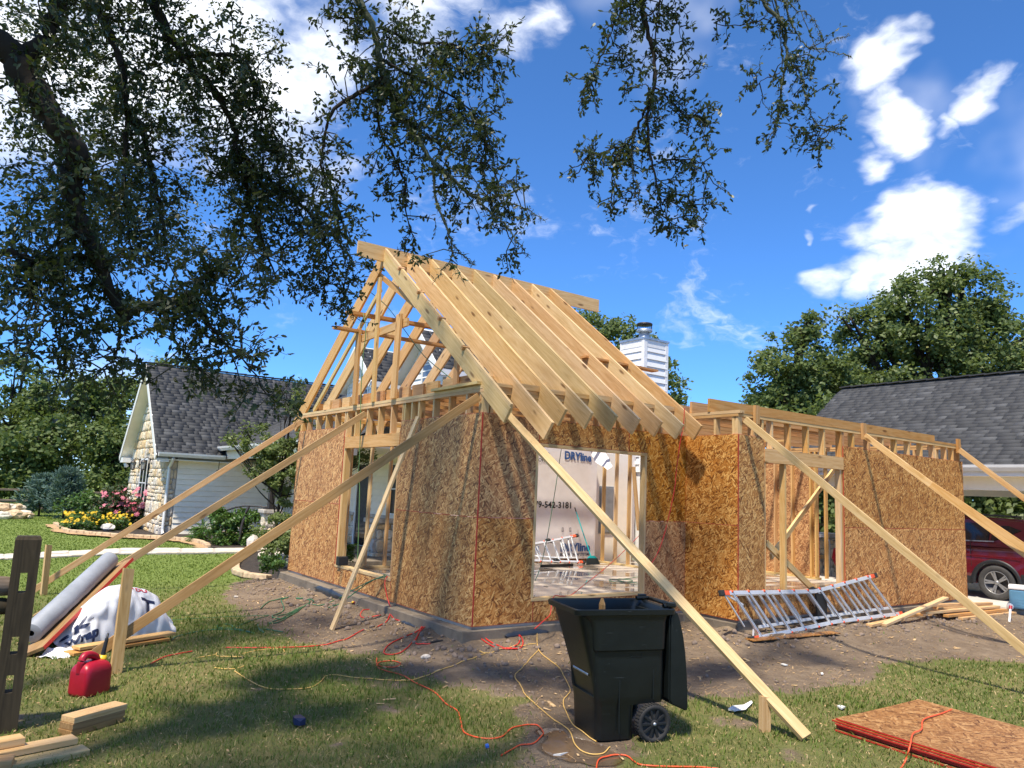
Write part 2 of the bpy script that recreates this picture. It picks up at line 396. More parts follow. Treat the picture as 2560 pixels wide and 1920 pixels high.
def leafmat(name, pts, trans=.35, rough=.5):
    m, T, out = newmat(name)
    t = T.n('ShaderNodeAttribute', attribute_name='tone').outputs['Fac']
    colr = T.ramp(t, pts)
    p = T.n('ShaderNodeBsdfPrincipled', {'Base Color': colr, 'Roughness': rough, 'Specular IOR Level': .4})
    tr = T.n('ShaderNodeBsdfTranslucent', {'Color': T.mix(.5, colr, (.18, .24, .03))})
    T.t.links.new(T.n('ShaderNodeMixShader', {0: trans, 1: p.outputs[0], 2: tr.outputs[0]}).outputs[0], out.inputs[0]); return m
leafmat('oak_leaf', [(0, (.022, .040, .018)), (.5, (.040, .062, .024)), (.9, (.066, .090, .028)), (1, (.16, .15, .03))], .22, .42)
leafmat('tree_leaf', [(0, (.080, .118, .040)), (.5, (.140, .19, .06)), (.9, (.21, .26, .08)), (1, (.30, .27, .09))], .42, .5)
leafmat('far_leaf', [(0, (.056, .092, .024)), (.5, (.105, .155, .042)), (1, (.18, .225, .062))], .36, .6)
leafmat('cedar_leaf', [(0, (.05, .10, .08)), (.5, (.10, .17, .14)), (1, (.17, .25, .20))], .15, .6)
leafmat('bush_leaf', [(0, (.035, .085, .018)), (.5, (.07, .15, .03)), (1, (.14, .24, .05))], .3, .45)
leafmat('rose_leaf', [(0, (.018, .04, .014)), (.6, (.04, .075, .025)), (1, (.14, .07, .04))], .2, .5)
leafmat('pink_petal', [(0, (.65, .12, .18)), (1, (.85, .30, .38))], .3, .6)
leafmat('yellow_petal', [(0, (.72, .42, .01)), (1, (.90, .62, .03))], .3, .6)
leafmat('grass_blade', [(0, (.075, .118, .018)), (.35, (.135, .195, .030)), (.6, (.21, .275, .05)), (.8, (.36, .285, .11)), (1, (.54, .41, .21))], .3, .6)

# ground: lawn soil under the blades, bare trampled earth round the slab ('dirt' attribute), wet where a puddle stood
m, T, out = newmat('ground')
dirt = T.n('ShaderNodeAttribute', attribute_name='dirt').outputs['Fac']
wet = T.n('ShaderNodeAttribute', attribute_name='wet').outputs['Fac']
P = T.n('ShaderNodeNewGeometry').outputs['Position']
n1 = T.noise(P, .8, 5, .6); n2 = T.noise(P, 7., 5, .62); n3 = T.noise(P, 60., 4, .6)
earth = T.ramp(T.m('ADD', T.m('MULTIPLY', n1, .5), T.m('MULTIPLY', n2, .5)), [(.3, (.128, .088, .056)), (.5, (.225, .163, .106)), (.7, (.335, .255, .172))])
earth = T.mix(T.rng(n3, .52, .7, 0, .4), earth, (.12, .085, .06))
thatch = T.ramp(T.m('ADD', T.m('MULTIPLY', n1, .6), T.m('MULTIPLY', n2, .4)), [(.3, (.10, .125, .026)), (.5, (.175, .175, .05)), (.7, (.28, .22, .09))])
far = T.ramp(n2, [(.3, (.15, .215, .035)), (.7, (.22, .285, .055))])
thatch = T.mix(T.n('ShaderNodeAttribute', attribute_name='lush').outputs['Fac'], thatch, (1, 1, 1)); T.t.links.new(far, thatch.node.inputs[7])
colr = T.mix(T.rng(T.m('ADD', dirt, T.m('MULTIPLY', T.m('SUBTRACT', n2, .5), .5)), .35, .65), thatch, (1, 1, 1)); T.t.links.new(earth, colr.node.inputs[7])
wm = T.rng(T.m('ADD', wet, T.m('MULTIPLY', T.m('SUBTRACT', n1, .5), .4)), .45, .6)
colr = T.mix(T.m('MULTIPLY', wm, .6), colr, (.06, .036, .02))
dry = T.m('SUBTRACT', 1., wm)
finish(T, out, colr, T.m('ADD', .06, T.m('MULTIPLY', dry, .89)), T.m('MULTIPLY', T.m('ADD', n2, T.m('MULTIPLY', n3, .5)), dry), .07, .95)

# wet slab floor
m, T, out = newmat('wet_floor'); P = T.n('ShaderNodeNewGeometry').outputs['Position']
n = T.noise(P, .75, 4, .5); n2 = T.noise(P, 9., 4)
pud = T.rng(n, .44, .52)
colr = T.mix(pud, (.50, .43, .35), (.27, .215, .165)); colr = T.mix(T.rng(n2, .4, .7, 0, .25), colr, (.35, .28, .2))
finish(T, out, colr, T.m('SUBTRACT', .55, T.m('MULTIPLY', pud, .53)), T.m('MULTIPLY', n2, T.m('SUBTRACT', 1., pud)), .01, .2, spec=.5)

# ------------------------------------------------------------------ the ground
L1, U1, PJ, XR = 5.973, 3.544, .901, 10.064      # gable wall, front wall, wing projection, wing end
DIRT = [(-.5, 6.9), (-0.283, 7.441, -0.270), (-1.270, 5.216, -0.270), (-1.512, 3.529, -0.270), (-1.539, 1.821, -0.270), (-1.360, 1.011, -0.270), (-1.223, 0.453, -0.270), (-1.126, -0.025, -0.270),
        (-1.178, -0.650, -0.270), (-0.966, -0.969, -0.270), (-0.854, -1.419, -0.270), (-0.734, -1.868, -0.270), (-0.927, -2.347, -0.270), (-1.333, -2.683, -0.270), (-1.731, -3.226, -0.270), (-1.316, -3.492, -0.270),
        (-0.841, -3.417, -0.270), (0.025, -2.832, -0.270), (0.625, -2.467, -0.270), (1.049, -2.433, -0.270), (1.217, -2.577, -0.270), (2.032, -2.797, -0.270), (3.275, -2.862, -0.270), (4.062, -2.575, -0.270),
        (5.280, -2.660, -0.270), (6.119, -3.228, -0.270), (9.5, -3.0), (11.4, -2.2), (11.4, 6.0), (4.0, 7.2)]
BARE = [((-1.452, -0.691, -0.270), .38), ((-1.682, -1.532, -0.270), .25), ((-1.456, -0.070, -0.270), .2), ((-4.264, -0.535, -0.270), .22), ((0.709, -3.181, -0.270), .30), ((0.268, -3.826, -0.270), .22), ((0.426, -3.037, -0.270), .2), ((-0.223, -3.266, -0.270), .25), ((-2.544, -0.484, -0.270), .1), ((-2.494, -2.122, -0.270), .09), ((-0.199, -4.144, -0.270), .3)]
WET = [((-1.030, -3.004, -0.280), .32), ((-0.989, -3.213, -0.280), .22), ((-0.954, -2.635, -0.280), .16)]
TUFT = [((-1.006, 0.124, -0.270), .22), ((-0.362, -3.193, -0.270), .16), ((-0.203, -3.478, -0.270), .3), ((-0.894, -3.432, -0.270), .15), ((-0.626, -1.780, -0.270), .12)]
GREEN = [((-1.693, -1.956, -0.270), .55), ((-1.737, -0.871, -0.270), .6), ((-1.967, 2.645, -0.270), .9), ((2.310, -3.446, -0.270), .5), ((1.850, -2.917, -0.270), .45), ((0.555, -2.576, -0.270), .3), ((-1.944, 0.642, -0.270), .5), ((-3.487, -0.570, -0.270), .35), ((-4.320, -1.544, -0.270), .3)]
_D = np.array([p[:2] for p in DIRT])
def sines(x, y, seed, octs=4, base=.7):
    """cheap smooth noise in about -1..1"""
    g = np.random.default_rng(seed); r = np.zeros_like(x, dtype=float); a = 1.; f = base; tot = 0
    for o in range(octs):
        for k in range(3):
            th = g.uniform(0, 6.28); ph = g.uniform(0, 6.28)
            r = r + a*np.sin(f*(x*np.cos(th)+y*np.sin(th))*g.uniform(.8, 1.25)*6.28+ph+1.3*np.sin(f*2.1*(y*np.cos(th)-x*np.sin(th))+ph))/2.2
        tot += a; a *= .55; f *= 2.03
    return r/tot
def sdf(x, y, Pg):
    """signed distance to polygon, inside positive"""
    x = np.asarray(x, float); y = np.asarray(y, float); d = np.full(x.shape, 1e9); ins = np.zeros(x.shape, bool); n = len(Pg)
    for i in range(n):
        a = Pg[i]; b = Pg[(i+1) % n]; e = b-a; w0 = x-a[0]; w1 = y-a[1]
        t = np.clip((w0*e[0]+w1*e[1])/(e@e), 0, 1); d = np.minimum(d, np.hypot(w0-t*e[0], w1-t*e[1]))
        if abs(e[1]) > 1e-9: ins ^= ((a[1] > y) != (b[1] > y)) & (x < e[0]*(y-a[1])/e[1]+a[0])
    return np.where(ins, d, -d)
def blobs(x, y, L):
    r = np.zeros_like(x, dtype=float)
    for p, s in L: r = np.maximum(r, np.exp(-((x-p[0])**2+(y-p[1])**2)/(s*s)))
    return r
def dirt_f(x, y):
    s = sdf(x, y, _D)+.15*sines(x, y, 3, 4, .5)+.10*sines(x, y, 13, 3, 1.9)
    d = 1/(1+np.exp(-s*11))
    d = np.maximum(d, .8*blobs(x, y, BARE)*np.clip(.75+.8*sines(x, y, 17, 3, 1.6), 0, 1)); d = d*(1-.85*blobs(x, y, TUFT)); return d
_S = np.array([(0, 0), (U1, 0), (U1, -PJ), (XR, -PJ), (XR, L1), (0, L1)])
def gz_np(x, y):
    s = -sdf(x, y, _S)
    near = np.clip(1-s/1.3, 0, 1)**2
    d = dirt_f(x, y)
    z = -.285+.15*near+.012*sines(x, y, 5, 3, .18)+d*(.020*sines(x, y, 8, 4, .9)+.022*np.maximum(0, sines(x, y, 9, 4, 1.5))*(.6+near*2))
    z = z+.06*np.exp(-((x-6.3)**2/9+(y+1.6)**2/.5))*(x > 3)
    z = z-.012*blobs(x, y, WET)
    return np.where(s < -.12, -.35, z)
def gz(x, y): return float(gz_np(np.array([x], float), np.array([y], float))[0])
def axis(lo, hi, st, far):
    a = list(np.arange(lo, hi, st)); s = st; v = hi; R_ = []
    while v < far: R_.append(v); s *= 1.22; v += s
    s = st; v = lo; L_ = []
    while v > -far: s *= 1.22; v -= s; L_.append(v)
    return np.array(L_[::-1]+a+R_)
def make_ground():
    X = axis(-5.6, 11.6, .085, 900); Y = axis(-6.2, 7., .085, 900)
    gx, gy = np.meshgrid(X, Y); fx, fy = gx.ravel(), gy.ravel()
    z = gz_np(fx, fy); n, m = len(X), len(Y)
    i = (np.arange(m-1)[:, None]*n+np.arange(n-1)[None]).ravel()
    me = mesh_np('ground', np.stack([fx, fy, z], 1), np.stack([i, i+1, i+n+1, i+n], 1), M['ground'], smooth=True)
    for nm, v in (('dirt', dirt_f(fx, fy)), ('wet', blobs(fx, fy, WET)), ('lush', np.clip((fy-4.5)/3, 0, 1))):
        a = me.attributes.new(nm, 'FLOAT', 'POINT'); a.data.foreach_set('value', v.astype(np.float32))
    tag(put('ground', me), 'lawn and bare trampled earth round the new slab', kind='structure')
make_ground()

# path, driveway
PATH = [((-5.990, 10.543, -0.250), (-5.874, 9.022, -0.250)), ((-3.920, 12.127, -0.250), (-3.957, 11.125, -0.250)), ((-3.241, 12.463, -0.250), (-3.322, 11.311, -0.250)), ((-1.519, 13.376, -0.250), (-1.730, 11.982, -0.250)), ((-0.147, 13.277, -0.250), (-0.422, 12.023, -0.250)), ((1.472, 13.250, -0.250), (1.127, 12.095, -0.250)), ((2.470, 13.319, -0.250), (2.070, 12.166, -0.250))]
_PP = np.array([a[:2] for a, b in PATH]+[b[:2] for a, b in PATH][::-1])
def make_path():
    root = put('path', extrude_poly([tuple(p) for p in _PP], .05, 'path', M['mortar']), None, (0, 0, -.275)); tag(root, 'pale flagstone garden path crossing the lawn', kind='structure')
    for (a0, b0), (a1, b1) in zip(PATH, PATH[1:]):
        a0, b0, a1, b1 = (Vector(p[:2]) for p in (a0, b0, a1, b1))
        n = max(2, int((a1-a0).length/.62))
        for k in range(n):
            for h in range(2):
                t0, t1 = k/n, (k+1)/n; s0, s1 = ((0, .5), (.5, 1))[h]
                j = lambda: rng.uniform(-.05, .05)
                q = [a0.lerp(a1, t).lerp(b0.lerp(b1, t), s) for t, s in ((t0, s0), (t1, s0), (t1, s1), (t0, s1))]
                c = sum(q, Vector((0, 0)))/4
                pts = [c+(p-c)*.955+Vector((j(), j()))*.35 for p in q]
                pts2 = []
                for u, v in zip(pts, pts[1:]+pts[:1]): pts2 += [u.lerp(v, .12), u.lerp(v, .88)]
                put('flagstone', extrude_poly([tuple(p-c) for p in pts2], .045, 'flagstone', M['flagstone'], bevel=.006), root, (c.x, c.y, -.262+rng.uniform(-.004, .006)))
make_path()
bm = bmesh.new(); bm_box(bm, (11.15, -14, -.5), (21, 9, -.185)); bmesh.ops.bevel(bm, geom=[e for e in bm.edges if abs(e.verts[0].co.z+.185) < .01 and abs(e.verts[1].co.z+.185) < .01], offset=.02, segments=2, affect='EDGES')
tag(put('driveway', mesh_bm(bm, 'driveway', M['concrete_pale'])), 'concrete drive under the carport', kind='structure')
bm = bmesh.new(); bm_box(bm, (10.25, .5, -.45), (11.15, 6.5, -.2)); tag(put('patio', mesh_bm(bm, 'patio', M['concrete_pale'])), 'concrete patio beyond the wing end', kind='structure')

# grass
BED = np.array([p[:2] for p in [(-2.085, 22.834, -0.250), (-2.071, 20.231, -0.250), (-2.005, 18.931, -0.250), (-1.026, 17.379, -0.250), (-0.353, 16.836, -0.250), (0.555, 15.602, -0.250), (0.679, 14.354, -0.250), (0.530, 13.315, -0.250), (1.686, 13.325, -0.250), (4.5, 18.2), (.2, 18.2), (.1, 26.5), (-1.2, 25.5)]])
BED2 = np.array([p[:2] for p in [(2.431, 13.092, -0.250), (1.253, 11.923, -0.250), (0.159, 9.475, -0.250), (-0.392, 7.559, -0.250), (-0.244, 7.065, -0.250), (0, 6.5), (3, 7.2), (4, 13.)]])
def make_grass():
    N = 430000; a0, a1 = R(-6), R(78)
    th = nrg.uniform(a0, a1, N); u = nrg.uniform(0, 1, N); r = 2.0+44*u**1.75
    x = -4.85+r*np.sin(th); y = -7.34+r*np.cos(th)
    d = dirt_f(x, y); keep = nrg.uniform(0, 1, N) > np.clip(d*1.12-.04, 0, 1)**.7*.985
    keep &= (sdf(x, y, _S) < -.12) & (sdf(x, y, _PP) < 0) & (sdf(x, y, BED) < 0) & (sdf(x, y, BED2) < 0) & ~((x > 10.2) & (y > -12)) & ~((x > 3.9) & (y > 6)) & ~((x > 0) & (y > 18)) & (blobs(x, y, WET) < .3)
    x, y, d, r = x[keep], y[keep], d[keep], r[keep]; n = len(x)
    lush = np.clip((y-3.2)/3.5, 0, 1); gr = blobs(x, y, GREEN)
    pat = sines(x, y, 21, 4, .28)
    bare_p = np.clip(.66+.55*pat-.85*gr, .05, .95)*(1-lush)
    dry = nrg.uniform(0, 1, n) < bare_p*.62+.25*d
    tone = np.where(dry, nrg.uniform(.66, 1., n), np.clip(nrg.normal(.32, .12, n)*(1-lush*.55)+.40*lush+.05*pat*(1-lush), 0, .62))
    h = (.024+.026*nrg.random(n))*(1+.35*gr)*(1-.35*dry)*(1-.2*lush); w = (.0019+.0012*nrg.random(n))*np.maximum(1, r/4.2)
    h = h*np.maximum(1, r/30)
    an = nrg.uniform(0, 6.283, n); ln = nrg.uniform(.15, 1.1, n)*h*(1+.8*dry); la = nrg.uniform(0, 6.283, n)
    z = gz_np(x, y)-.004
    B = np.stack([x, y, z], 1); W = np.stack([np.cos(an)*w, np.sin(an)*w, np.zeros(n)], 1)
    Tp = B+np.stack([np.cos(la)*ln, np.sin(la)*ln, h], 1)
    Md = B+np.stack([np.cos(la)*ln*.3, np.sin(la)*ln*.3, h*.62], 1)
    V = np.stack([B-W, B+W, Md+W*.75, Md-W*.75, Tp], 1).reshape(-1, 3)
    k = np.arange(n)[:, None]*5; F = np.concatenate([k+np.array([[0, 1, 2]]), k+np.array([[0, 2, 3]]), k+np.array([[3, 2, 4]])])
    tag(put('grass', mesh_np('grass', V, F, M['grass_blade'], np.repeat(tone, 5))), 'short green and straw-coloured lawn grass', 'grass', kind='stuff')
make_grass()
def make_clods():
    A = Acc(); ico = bmesh.new(); bmesh.ops.create_icosphere(ico, subdivisions=1, radius=1); iv = np.array([v.co[:] for v in ico.verts]); fi = np.array([[v.index for v in f.verts] for f in ico.faces]); ico.free()
    x = nrg.uniform(-2.5, 11, 45000); y = nrg.uniform(-3.6, 6.4, 45000); sd_ = -sdf(x, y, _S)
    k = (sd_ > .12) & (dirt_f(x, y) > .7) & (nrg.random(45000) < np.exp(-sd_*1.3)+.08); x, y, sd_ = x[k][:4200], y[k][:4200], sd_[k][:4200]; z = gz_np(x, y)
    for i in range(len(x)):
        r = .006+.028*nrg.random()**3.2*(1.2 if sd_[i] < .8 else .6)
        A.add(iv*r*nrg.uniform(.6, 1.3, 3)*(1+nrg.uniform(-.25, .25, (len(iv), 1)))+np.array([x[i], y[i], z[i]+r*.25]), fi, nrg.random())
    tag(put('dirt_clods', A.mesh('dirt_clods', M['clod'])), 'loose clods of dug earth along the slab', 'dirt', kind='stuff')
    # straw and dead grass roots lying on the dirt
    n = 26000; x = nrg.uniform(-2.5, 11, n); y = nrg.uniform(-3.6, 6.4, n); k = (dirt_f(x, y) > .5) & (sdf(x, y, _S) < -.15)
    k &= nrg.random(n) < np.clip(.25+.9*sines(x, y, 31, 3, .5), .03, 1); x, y = x[k], y[k]; n = len(x); an = nrg.uniform(0, 6.28, n); ln = nrg.uniform(.015, .06, n); z = gz_np(x, y)+.006
    D = np.stack([np.cos(an)*ln, np.sin(an)*ln, nrg.uniform(-.1, .4, n)*ln], 1); W = np.stack([-np.sin(an), np.cos(an), np.zeros(n)], 1)*.0022; B = np.stack([x, y, z], 1)
    V = np.stack([B-W-D, B+W-D, B+W+D, B-W+D], 1).reshape(-1, 3); F = np.arange(n*4).reshape(-1, 4)
    tag(put('straw_litter', mesh_np('straw_litter', V, F, M['straw'])), 'dead grass and straw strewn over the bare earth', 'straw', kind='stuff')
make_clods()
def make_chips():
    n = 5200; x = nrg.uniform(-3.2, 10.8, n); y = nrg.uniform(-3.8, 6.0, n); d_ = dirt_f(x, y); sd_ = -sdf(x, y, _S); k = (sd_ > .15) & (d_ > .25) & (nrg.random(n) < .12+.35*np.exp(-sd_*1.1)); x, y = x[k], y[k]; n = len(x); z = gz_np(x, y)
    A = Acc(); F = np.array([(0, 1, 3, 2), (4, 6, 7, 5), (0, 4, 5, 1), (2, 3, 7, 6), (0, 2, 6, 4), (1, 5, 7, 3)]); U = np.array([(a, b, c) for a in (-.5, .5) for b in (-.5, .5) for c in (-.5, .5)])
    for i in range(n):
        big = nrg.random() < .05; V = U*np.array([nrg.uniform(.02, .07)*(2.2 if big else 1), nrg.uniform(.006, .02)*(2 if big else 1), nrg.uniform(.003, .008)*(2 if big else 1)]); a = nrg.uniform(0, 6.28); t = nrg.uniform(-.3, .3)
        V = V @ np.array([[1, 0, -math.sin(t)], [0, 1, 0], [math.sin(t), 0, 1]]).T @ np.array([[math.cos(a), -math.sin(a), 0], [math.sin(a), math.cos(a), 0], [0, 0, 1]]).T+np.array([x[i], y[i], z[i]+.008]); A.add(V, F, nrg.random())
    tag(put('wood_chips', A.mesh('wood_chips', M['pine_pale'])), 'pale wood chips and splinters scattered on the dirt', 'wood chips', kind='stuff')
    n = 2600; x = nrg.uniform(-5, 4.5, n); y = nrg.uniform(-4.6, 3, n); k = sdf(x, y, _S) < -.2; x, y = x[k], y[k]; n = len(x); P = np.stack([x, y, gz_np(x, y)+.022], 1); an = nrg.uniform(0, 6.28, n); D = np.stack([np.cos(an), np.sin(an), nrg.uniform(-.25, .35, n)], 1); S_ = np.stack([-np.sin(an), np.cos(an), nrg.uniform(-.4, .4, n)], 1); L = nrg.uniform(.018, .034, n)[:, None]
    V = np.stack([P-D*L*.5, P+S_*L*.22, P+D*L*.5, P-S_*L*.22], 1).reshape(-1, 3)
    tag(put('leaf_litter', mesh_np('leaf_litter', V, np.arange(n*4).reshape(-1, 4), M['straw'])), 'fallen dry oak leaves in the grass and dirt', 'leaves', kind='stuff')
make_chips()

# ------------------------------------------------------------------ the framed addition
ADD = empty('framed_addition', 'half-framed timber room with bare rafters and orange strand-board walls', 'house frame', (0, 0, 0))
def sheet(pts, org, xdir, ydir, mat, name='osb_sheet', t=.011):
    """strand board: outline pts in the wall plane (metres along, metres up); painted rim"""
    bm = bmesh.new()
    cx = sum(p[0] for p in pts)/len(pts); cy = sum(p[1] for p in pts)/len(pts)
    a = [bm.verts.new((x-cx, y-cy, 0)) for x, y in pts]; f = bm.faces.new(a)
    r = bmesh.ops.extrude_face_region(bm, geom=[f])
    bmesh.ops.translate(bm, vec=(0, 0, t), verts=[v for v in r['geom'] if isinstance(v, bmesh.types.BMVert)])
    bm.normal_update()
    top = [g for g in r['geom'] if isinstance(g, bmesh.types.BMFace)][0]
    for q in bm.faces: q.material_index = 1 if abs(q.normal.z) < .5 else 0
    inn = bmesh.ops.inset_region(bm, faces=[top], thickness=.0045)
    for q in inn['faces']: q.material_index = 1
    x = Vector(xdir); y = Vector(ydir); z = x.cross(y)
    m = Matrix((x, y, z)).transposed().to_4x4(); m.translation = Vector(org)+x*cx+y*cy
    return put(name, mesh_bm(bm, 'osb_sheet', mat, M['red_edge']), ADD, m)
def rect(a, b, c, d, g=.0015): return [(a+g, c+g), (b-g, c+g), (b-g, d-g), (a+g, d-g)]
GX, GY = (0, -1, 0), (0, 0, 1)      # gable wall seen from outside: along -y
o = (.011, 0, 0)
g1 = [rect(-L1, -3.94, 0, 1.22), rect(-L1, -3.94, 1.22, 2.44)]
for q in g1: sheet(q, o, GX, GY, M['osb'])
for q in (rect(-2.03, 0, 0, 1.22), rect(-2.03, 0, 1.22, 2.44)): sheet(q, o, GX, GY, M['osb_grey'])
sheet(rect(-3.94, -2.03, 0, .262), o, GX, GY, M['osb'])
FX = (1, 0, 0); o = (0, .011, 0)
for q in (rect(.012, .862, 0, 1.22), rect(.012, .862, 1.22, 2.44), rect(.862, 2.747, 0, .245), rect(.862, 2.397, 2.14, 2.44), rect(2.747, U1+.0125, 0, 1.22)): sheet(q, o, FX, GY, M['osb'])
sheet([(2.7485, 1.2215), (U1+.011, 1.2215), (U1+.011, 2.4385), (2.3985, 2.4385), (2.3985, 2.1415), (2.7485, 2.1415)], o, FX, GY, M['osb'])
for q in (rect(-.0005, PJ, 0, 1.22), rect(-.0005, PJ, 1.22, 2.44)): sheet(q, (U1+.011, 0, 0), GX, GY, M['osb'])
o = (0, -PJ+.011, 0)
sheet(rect(U1+.013, 4.118, 0, 2.44), o, FX, GY, M['osb_grey'])
sheet(rect(4.118, 6.09, 0, .30), o, FX, GY, M['osb'])
for q in (rect(6.09, XR, 0, 1.22), rect(6.09, XR, 1.22, 2.455)): sheet(q, o, FX, GY, M['osb'])
for q in (rect(-L1, -3.53, 0, 2.44), rect(-3.53, -2.0, 0, 2.44)): sheet(q, (XR-.02, 0, 0), GX, GY, M['osb'])

def stud(name, x0, y0, x1, y1, z0, z1, mat=None):
    """upright or flat member filling a box"""
    d = (x1-x0, y1-y0, z1-z0); ax = max(range(3), key=lambda i: d[i]); c = Vector(((x0+x1)/2, (y0+y1)/2, (z0+z1)/2))
    xd = [(1, 0, 0), (0, 1, 0), (0, 0, 1)][ax]; up = (0, 0, 1) if ax < 2 else (1, 0, 0)
    m = frame(c, xd, up); inv = m.to_3x3().inverted(); s = inv @ Vector(d)
    return put(name, boxmesh(abs(s.x), abs(s.y), abs(s.z), mat or M['pine']), ADD, m)
def wallx(y0, xs, x0, x1, z0, z1, mats, nm='stud'):        # wall along x, studs .038 wide, .089 deep behind y0
    for x in xs: stud(nm, x, y0, x+.038, y0+.089, z0, z1, rng.choice(mats))
def wally(x0, ys, z0, z1, mats, nm='stud'):
    for y in ys: stud(nm, x0, y, x0+.089, y+.038, z0, z1, rng.choice(mats))
P1, P2 = M['pine'], M['pine_pale']
# gable wall
x0 = .0115
wally(x0, [5.60, 5.17, 4.76, 4.35, 3.97], .04, 2.68, [P1, P2]); wally(x0, [3.932-.03, 2.046-.04], .30, 2.68, [P1, P2])
wally(x0, [3.571, 3.15, 2.755, 2.35], 2.277, 2.68, [P1, P2], 'cripple_stud'); wally(x0, [2.03-.08, 1.75, 1.55, 1.16, .76, .36, .05], .04, 2.68, [P1, P2, M['pine_green']])
wally(x0, [3.86, 2.05], .30, 2.092, [P1], 'jack_stud')
stud('corner_post', .012, 5.87, .10, 5.96, .04, 2.68, P1); stud('corner_post', .012, .012, .10, .10, .04, 2.68, M['pine_green'])
stud('header', -.004, 2.045, .034, 3.905, 2.094, 2.274, P1); stud('header', .05, 2.045, .088, 3.905, 2.094, 2.274, P1)
stud('window_sill', -.006, 2.035, .10, 3.93, .264, .300, P2)
stud('bottom_plate', x0, 0.1, .10, 5.87, .0, .038, P1)
stud('top_plate', .0, 0, .10, 5.96, 2.682, 2.722, P1); stud('top_plate', -.003, .02, .10, 5.94, 2.724, 2.764, P2)
# front wall
y0 = .0115
wallx(y0, [.12, .40, .78, 2.79, 3.02, 3.42], 0, 0, .04, 2.68, [P1, P2]); wallx(y0, [1.02, 1.43, 1.83, 2.24, 2.62], 0, 0, 2.37, 2.68, [P1], 'cripple_stud')
wallx(y0-.012, [.822, 2.71], 0, 0, .282, 2.10, [P2], 'jack_stud')
stud('window_head', .822, -.004, 2.747, .09, 2.10, 2.138, P1); stud('header', .80, .012, 2.76, .05, 2.142, 2.365, P1)
stud('window_sill', .826, -.004, 2.744, .10, .246, .282, P2); stud('bottom_plate', .10, y0, U1, .10, 0, .038, P1)
stud('top_plate', .105, .0, U1, .09, 2.682, 2.722, P1); stud('top_plate', .105, -.003, 6.9, .09, 2.724, 2.764, P1)
# wing, projecting end
wally(U1+.0115, [-.10, -.52, -.83], .04, 2.68, [P1, P2]); stud('top_plate', U1, -PJ, U1+.095, .0, 2.682, 2.722, P1); stud('top_plate', U1-.003, -PJ-.03, U1+.095, -.004, 2.724, 2.764, P2)
# wing front
y0 = -PJ+.0115
stud('corner_post', U1+.012, -PJ+.012, U1+.10, -PJ+.10, .04, 2.68, M['pine_pale'])
wallx(y0, [3.88, 3.93, 4.082-.0], 0, 0, .04, 2.68, [P1, P2]); wallx(y0, [4.30, 4.72, 5.17, 5.59], 0, 0, 2.29, 2.68, [P1, P2], 'cripple_stud')
wallx(y0, [6.05, 6.10, 6.40, 6.85, 7.28, 7.70, 8.13, 8.57, 9.0, 9.45, 9.72, 9.96], 0, 0, .04, 2.68, [P1, P2, P1, M['fir']]); wallx(y0, [4.122, 6.01], 0, 0, .33, 2.092, [P2], 'jack_stud'); wallx(y0, [4.60], 0, 0, .33, 2.092, [P1], 'mullion_stud')
stud('header', 4.122, -PJ-.006, 6.088, -PJ+.032, 2.094, 2.284, P1); stud('header', 4.122, -PJ+.05, 6.088, -PJ+.088, 2.094, 2.284, P1)
stud('window_sill', 4.12, -PJ-.004, 6.088, -PJ+.10, .302, .330, P2); stud('bottom_plate', U1+.1, y0, XR, -PJ+.10, 0, .038, P1)
stud('top_plate', U1+.1, -PJ, XR-.02, -PJ+.092, 2.682, 2.722, P1); stud('top_plate', U1+.1, -PJ-.004, XR-.03, -PJ+.092, 2.724, 2.764, M['fir'])
for x in (3.86, 6.60, 9.82): stud('nailer', x, -PJ-.05, x+.09, -PJ-.006, 2.60, 2.86, M['fir'])
# wing end wall
wally(XR-.125, [3.9, 3.4, 3.0, 2.57, 2.12, 2.0, 1.78, 1.50, .7, .3, -.1, -.5], .04, 2.68, [P1, P2]); wally(XR-.125, [1.45], .04, 2.68, [M['fir']])
stud('bottom_plate', XR-.12, 1.95, XR-.03, 5.9, 0, .038, M['pine_green']); stud('bottom_plate', XR-.12, -.79, XR-.03, 1.45, 0, .038, M['pine_green']); stud('top_plate', XR-.12, -.79, XR-.03, 5.9, 2.682, 2.722, P1); stud('top_plate', XR-.125, -.78, XR-.03, 5.88, 2.724, 2.764, P1)
# back wall
yb = 5.87
wallx(yb, [.55, 1.0, 1.42, 1.83, 2.25, 2.66, 3.07, 3.48, 3.9], 0, 0, .04, 2.68, [P1, P2]); stud('bottom_plate', .11, yb, 4.3, yb+.09, 0, .038, M['pine_green'])
stud('top_plate', .11, yb, 7.5, yb+.09, 2.682, 2.722, P1); stud('top_plate', .115, yb, 7.48, yb+.088, 2.724, 2.764, P1)
# partition inside
wally(7.43, [5.92, 5.50, 5.08, 4.66, 4.2, 3.7], .04, 2.68, [P1, P2]); stud('bottom_plate', 7.43, 3.6, 7.52, 6.1, 0, .038, M['pine_green']); stud('top_plate', 7.43, 1.0, 7.52, 5.85, 2.682, 2.722, P1)
board('partition_brace', (7.087, 4.600, 2.200), (7.297, 4.600, 0.823), .089, .038, (0, 1, .1), P1, ADD)
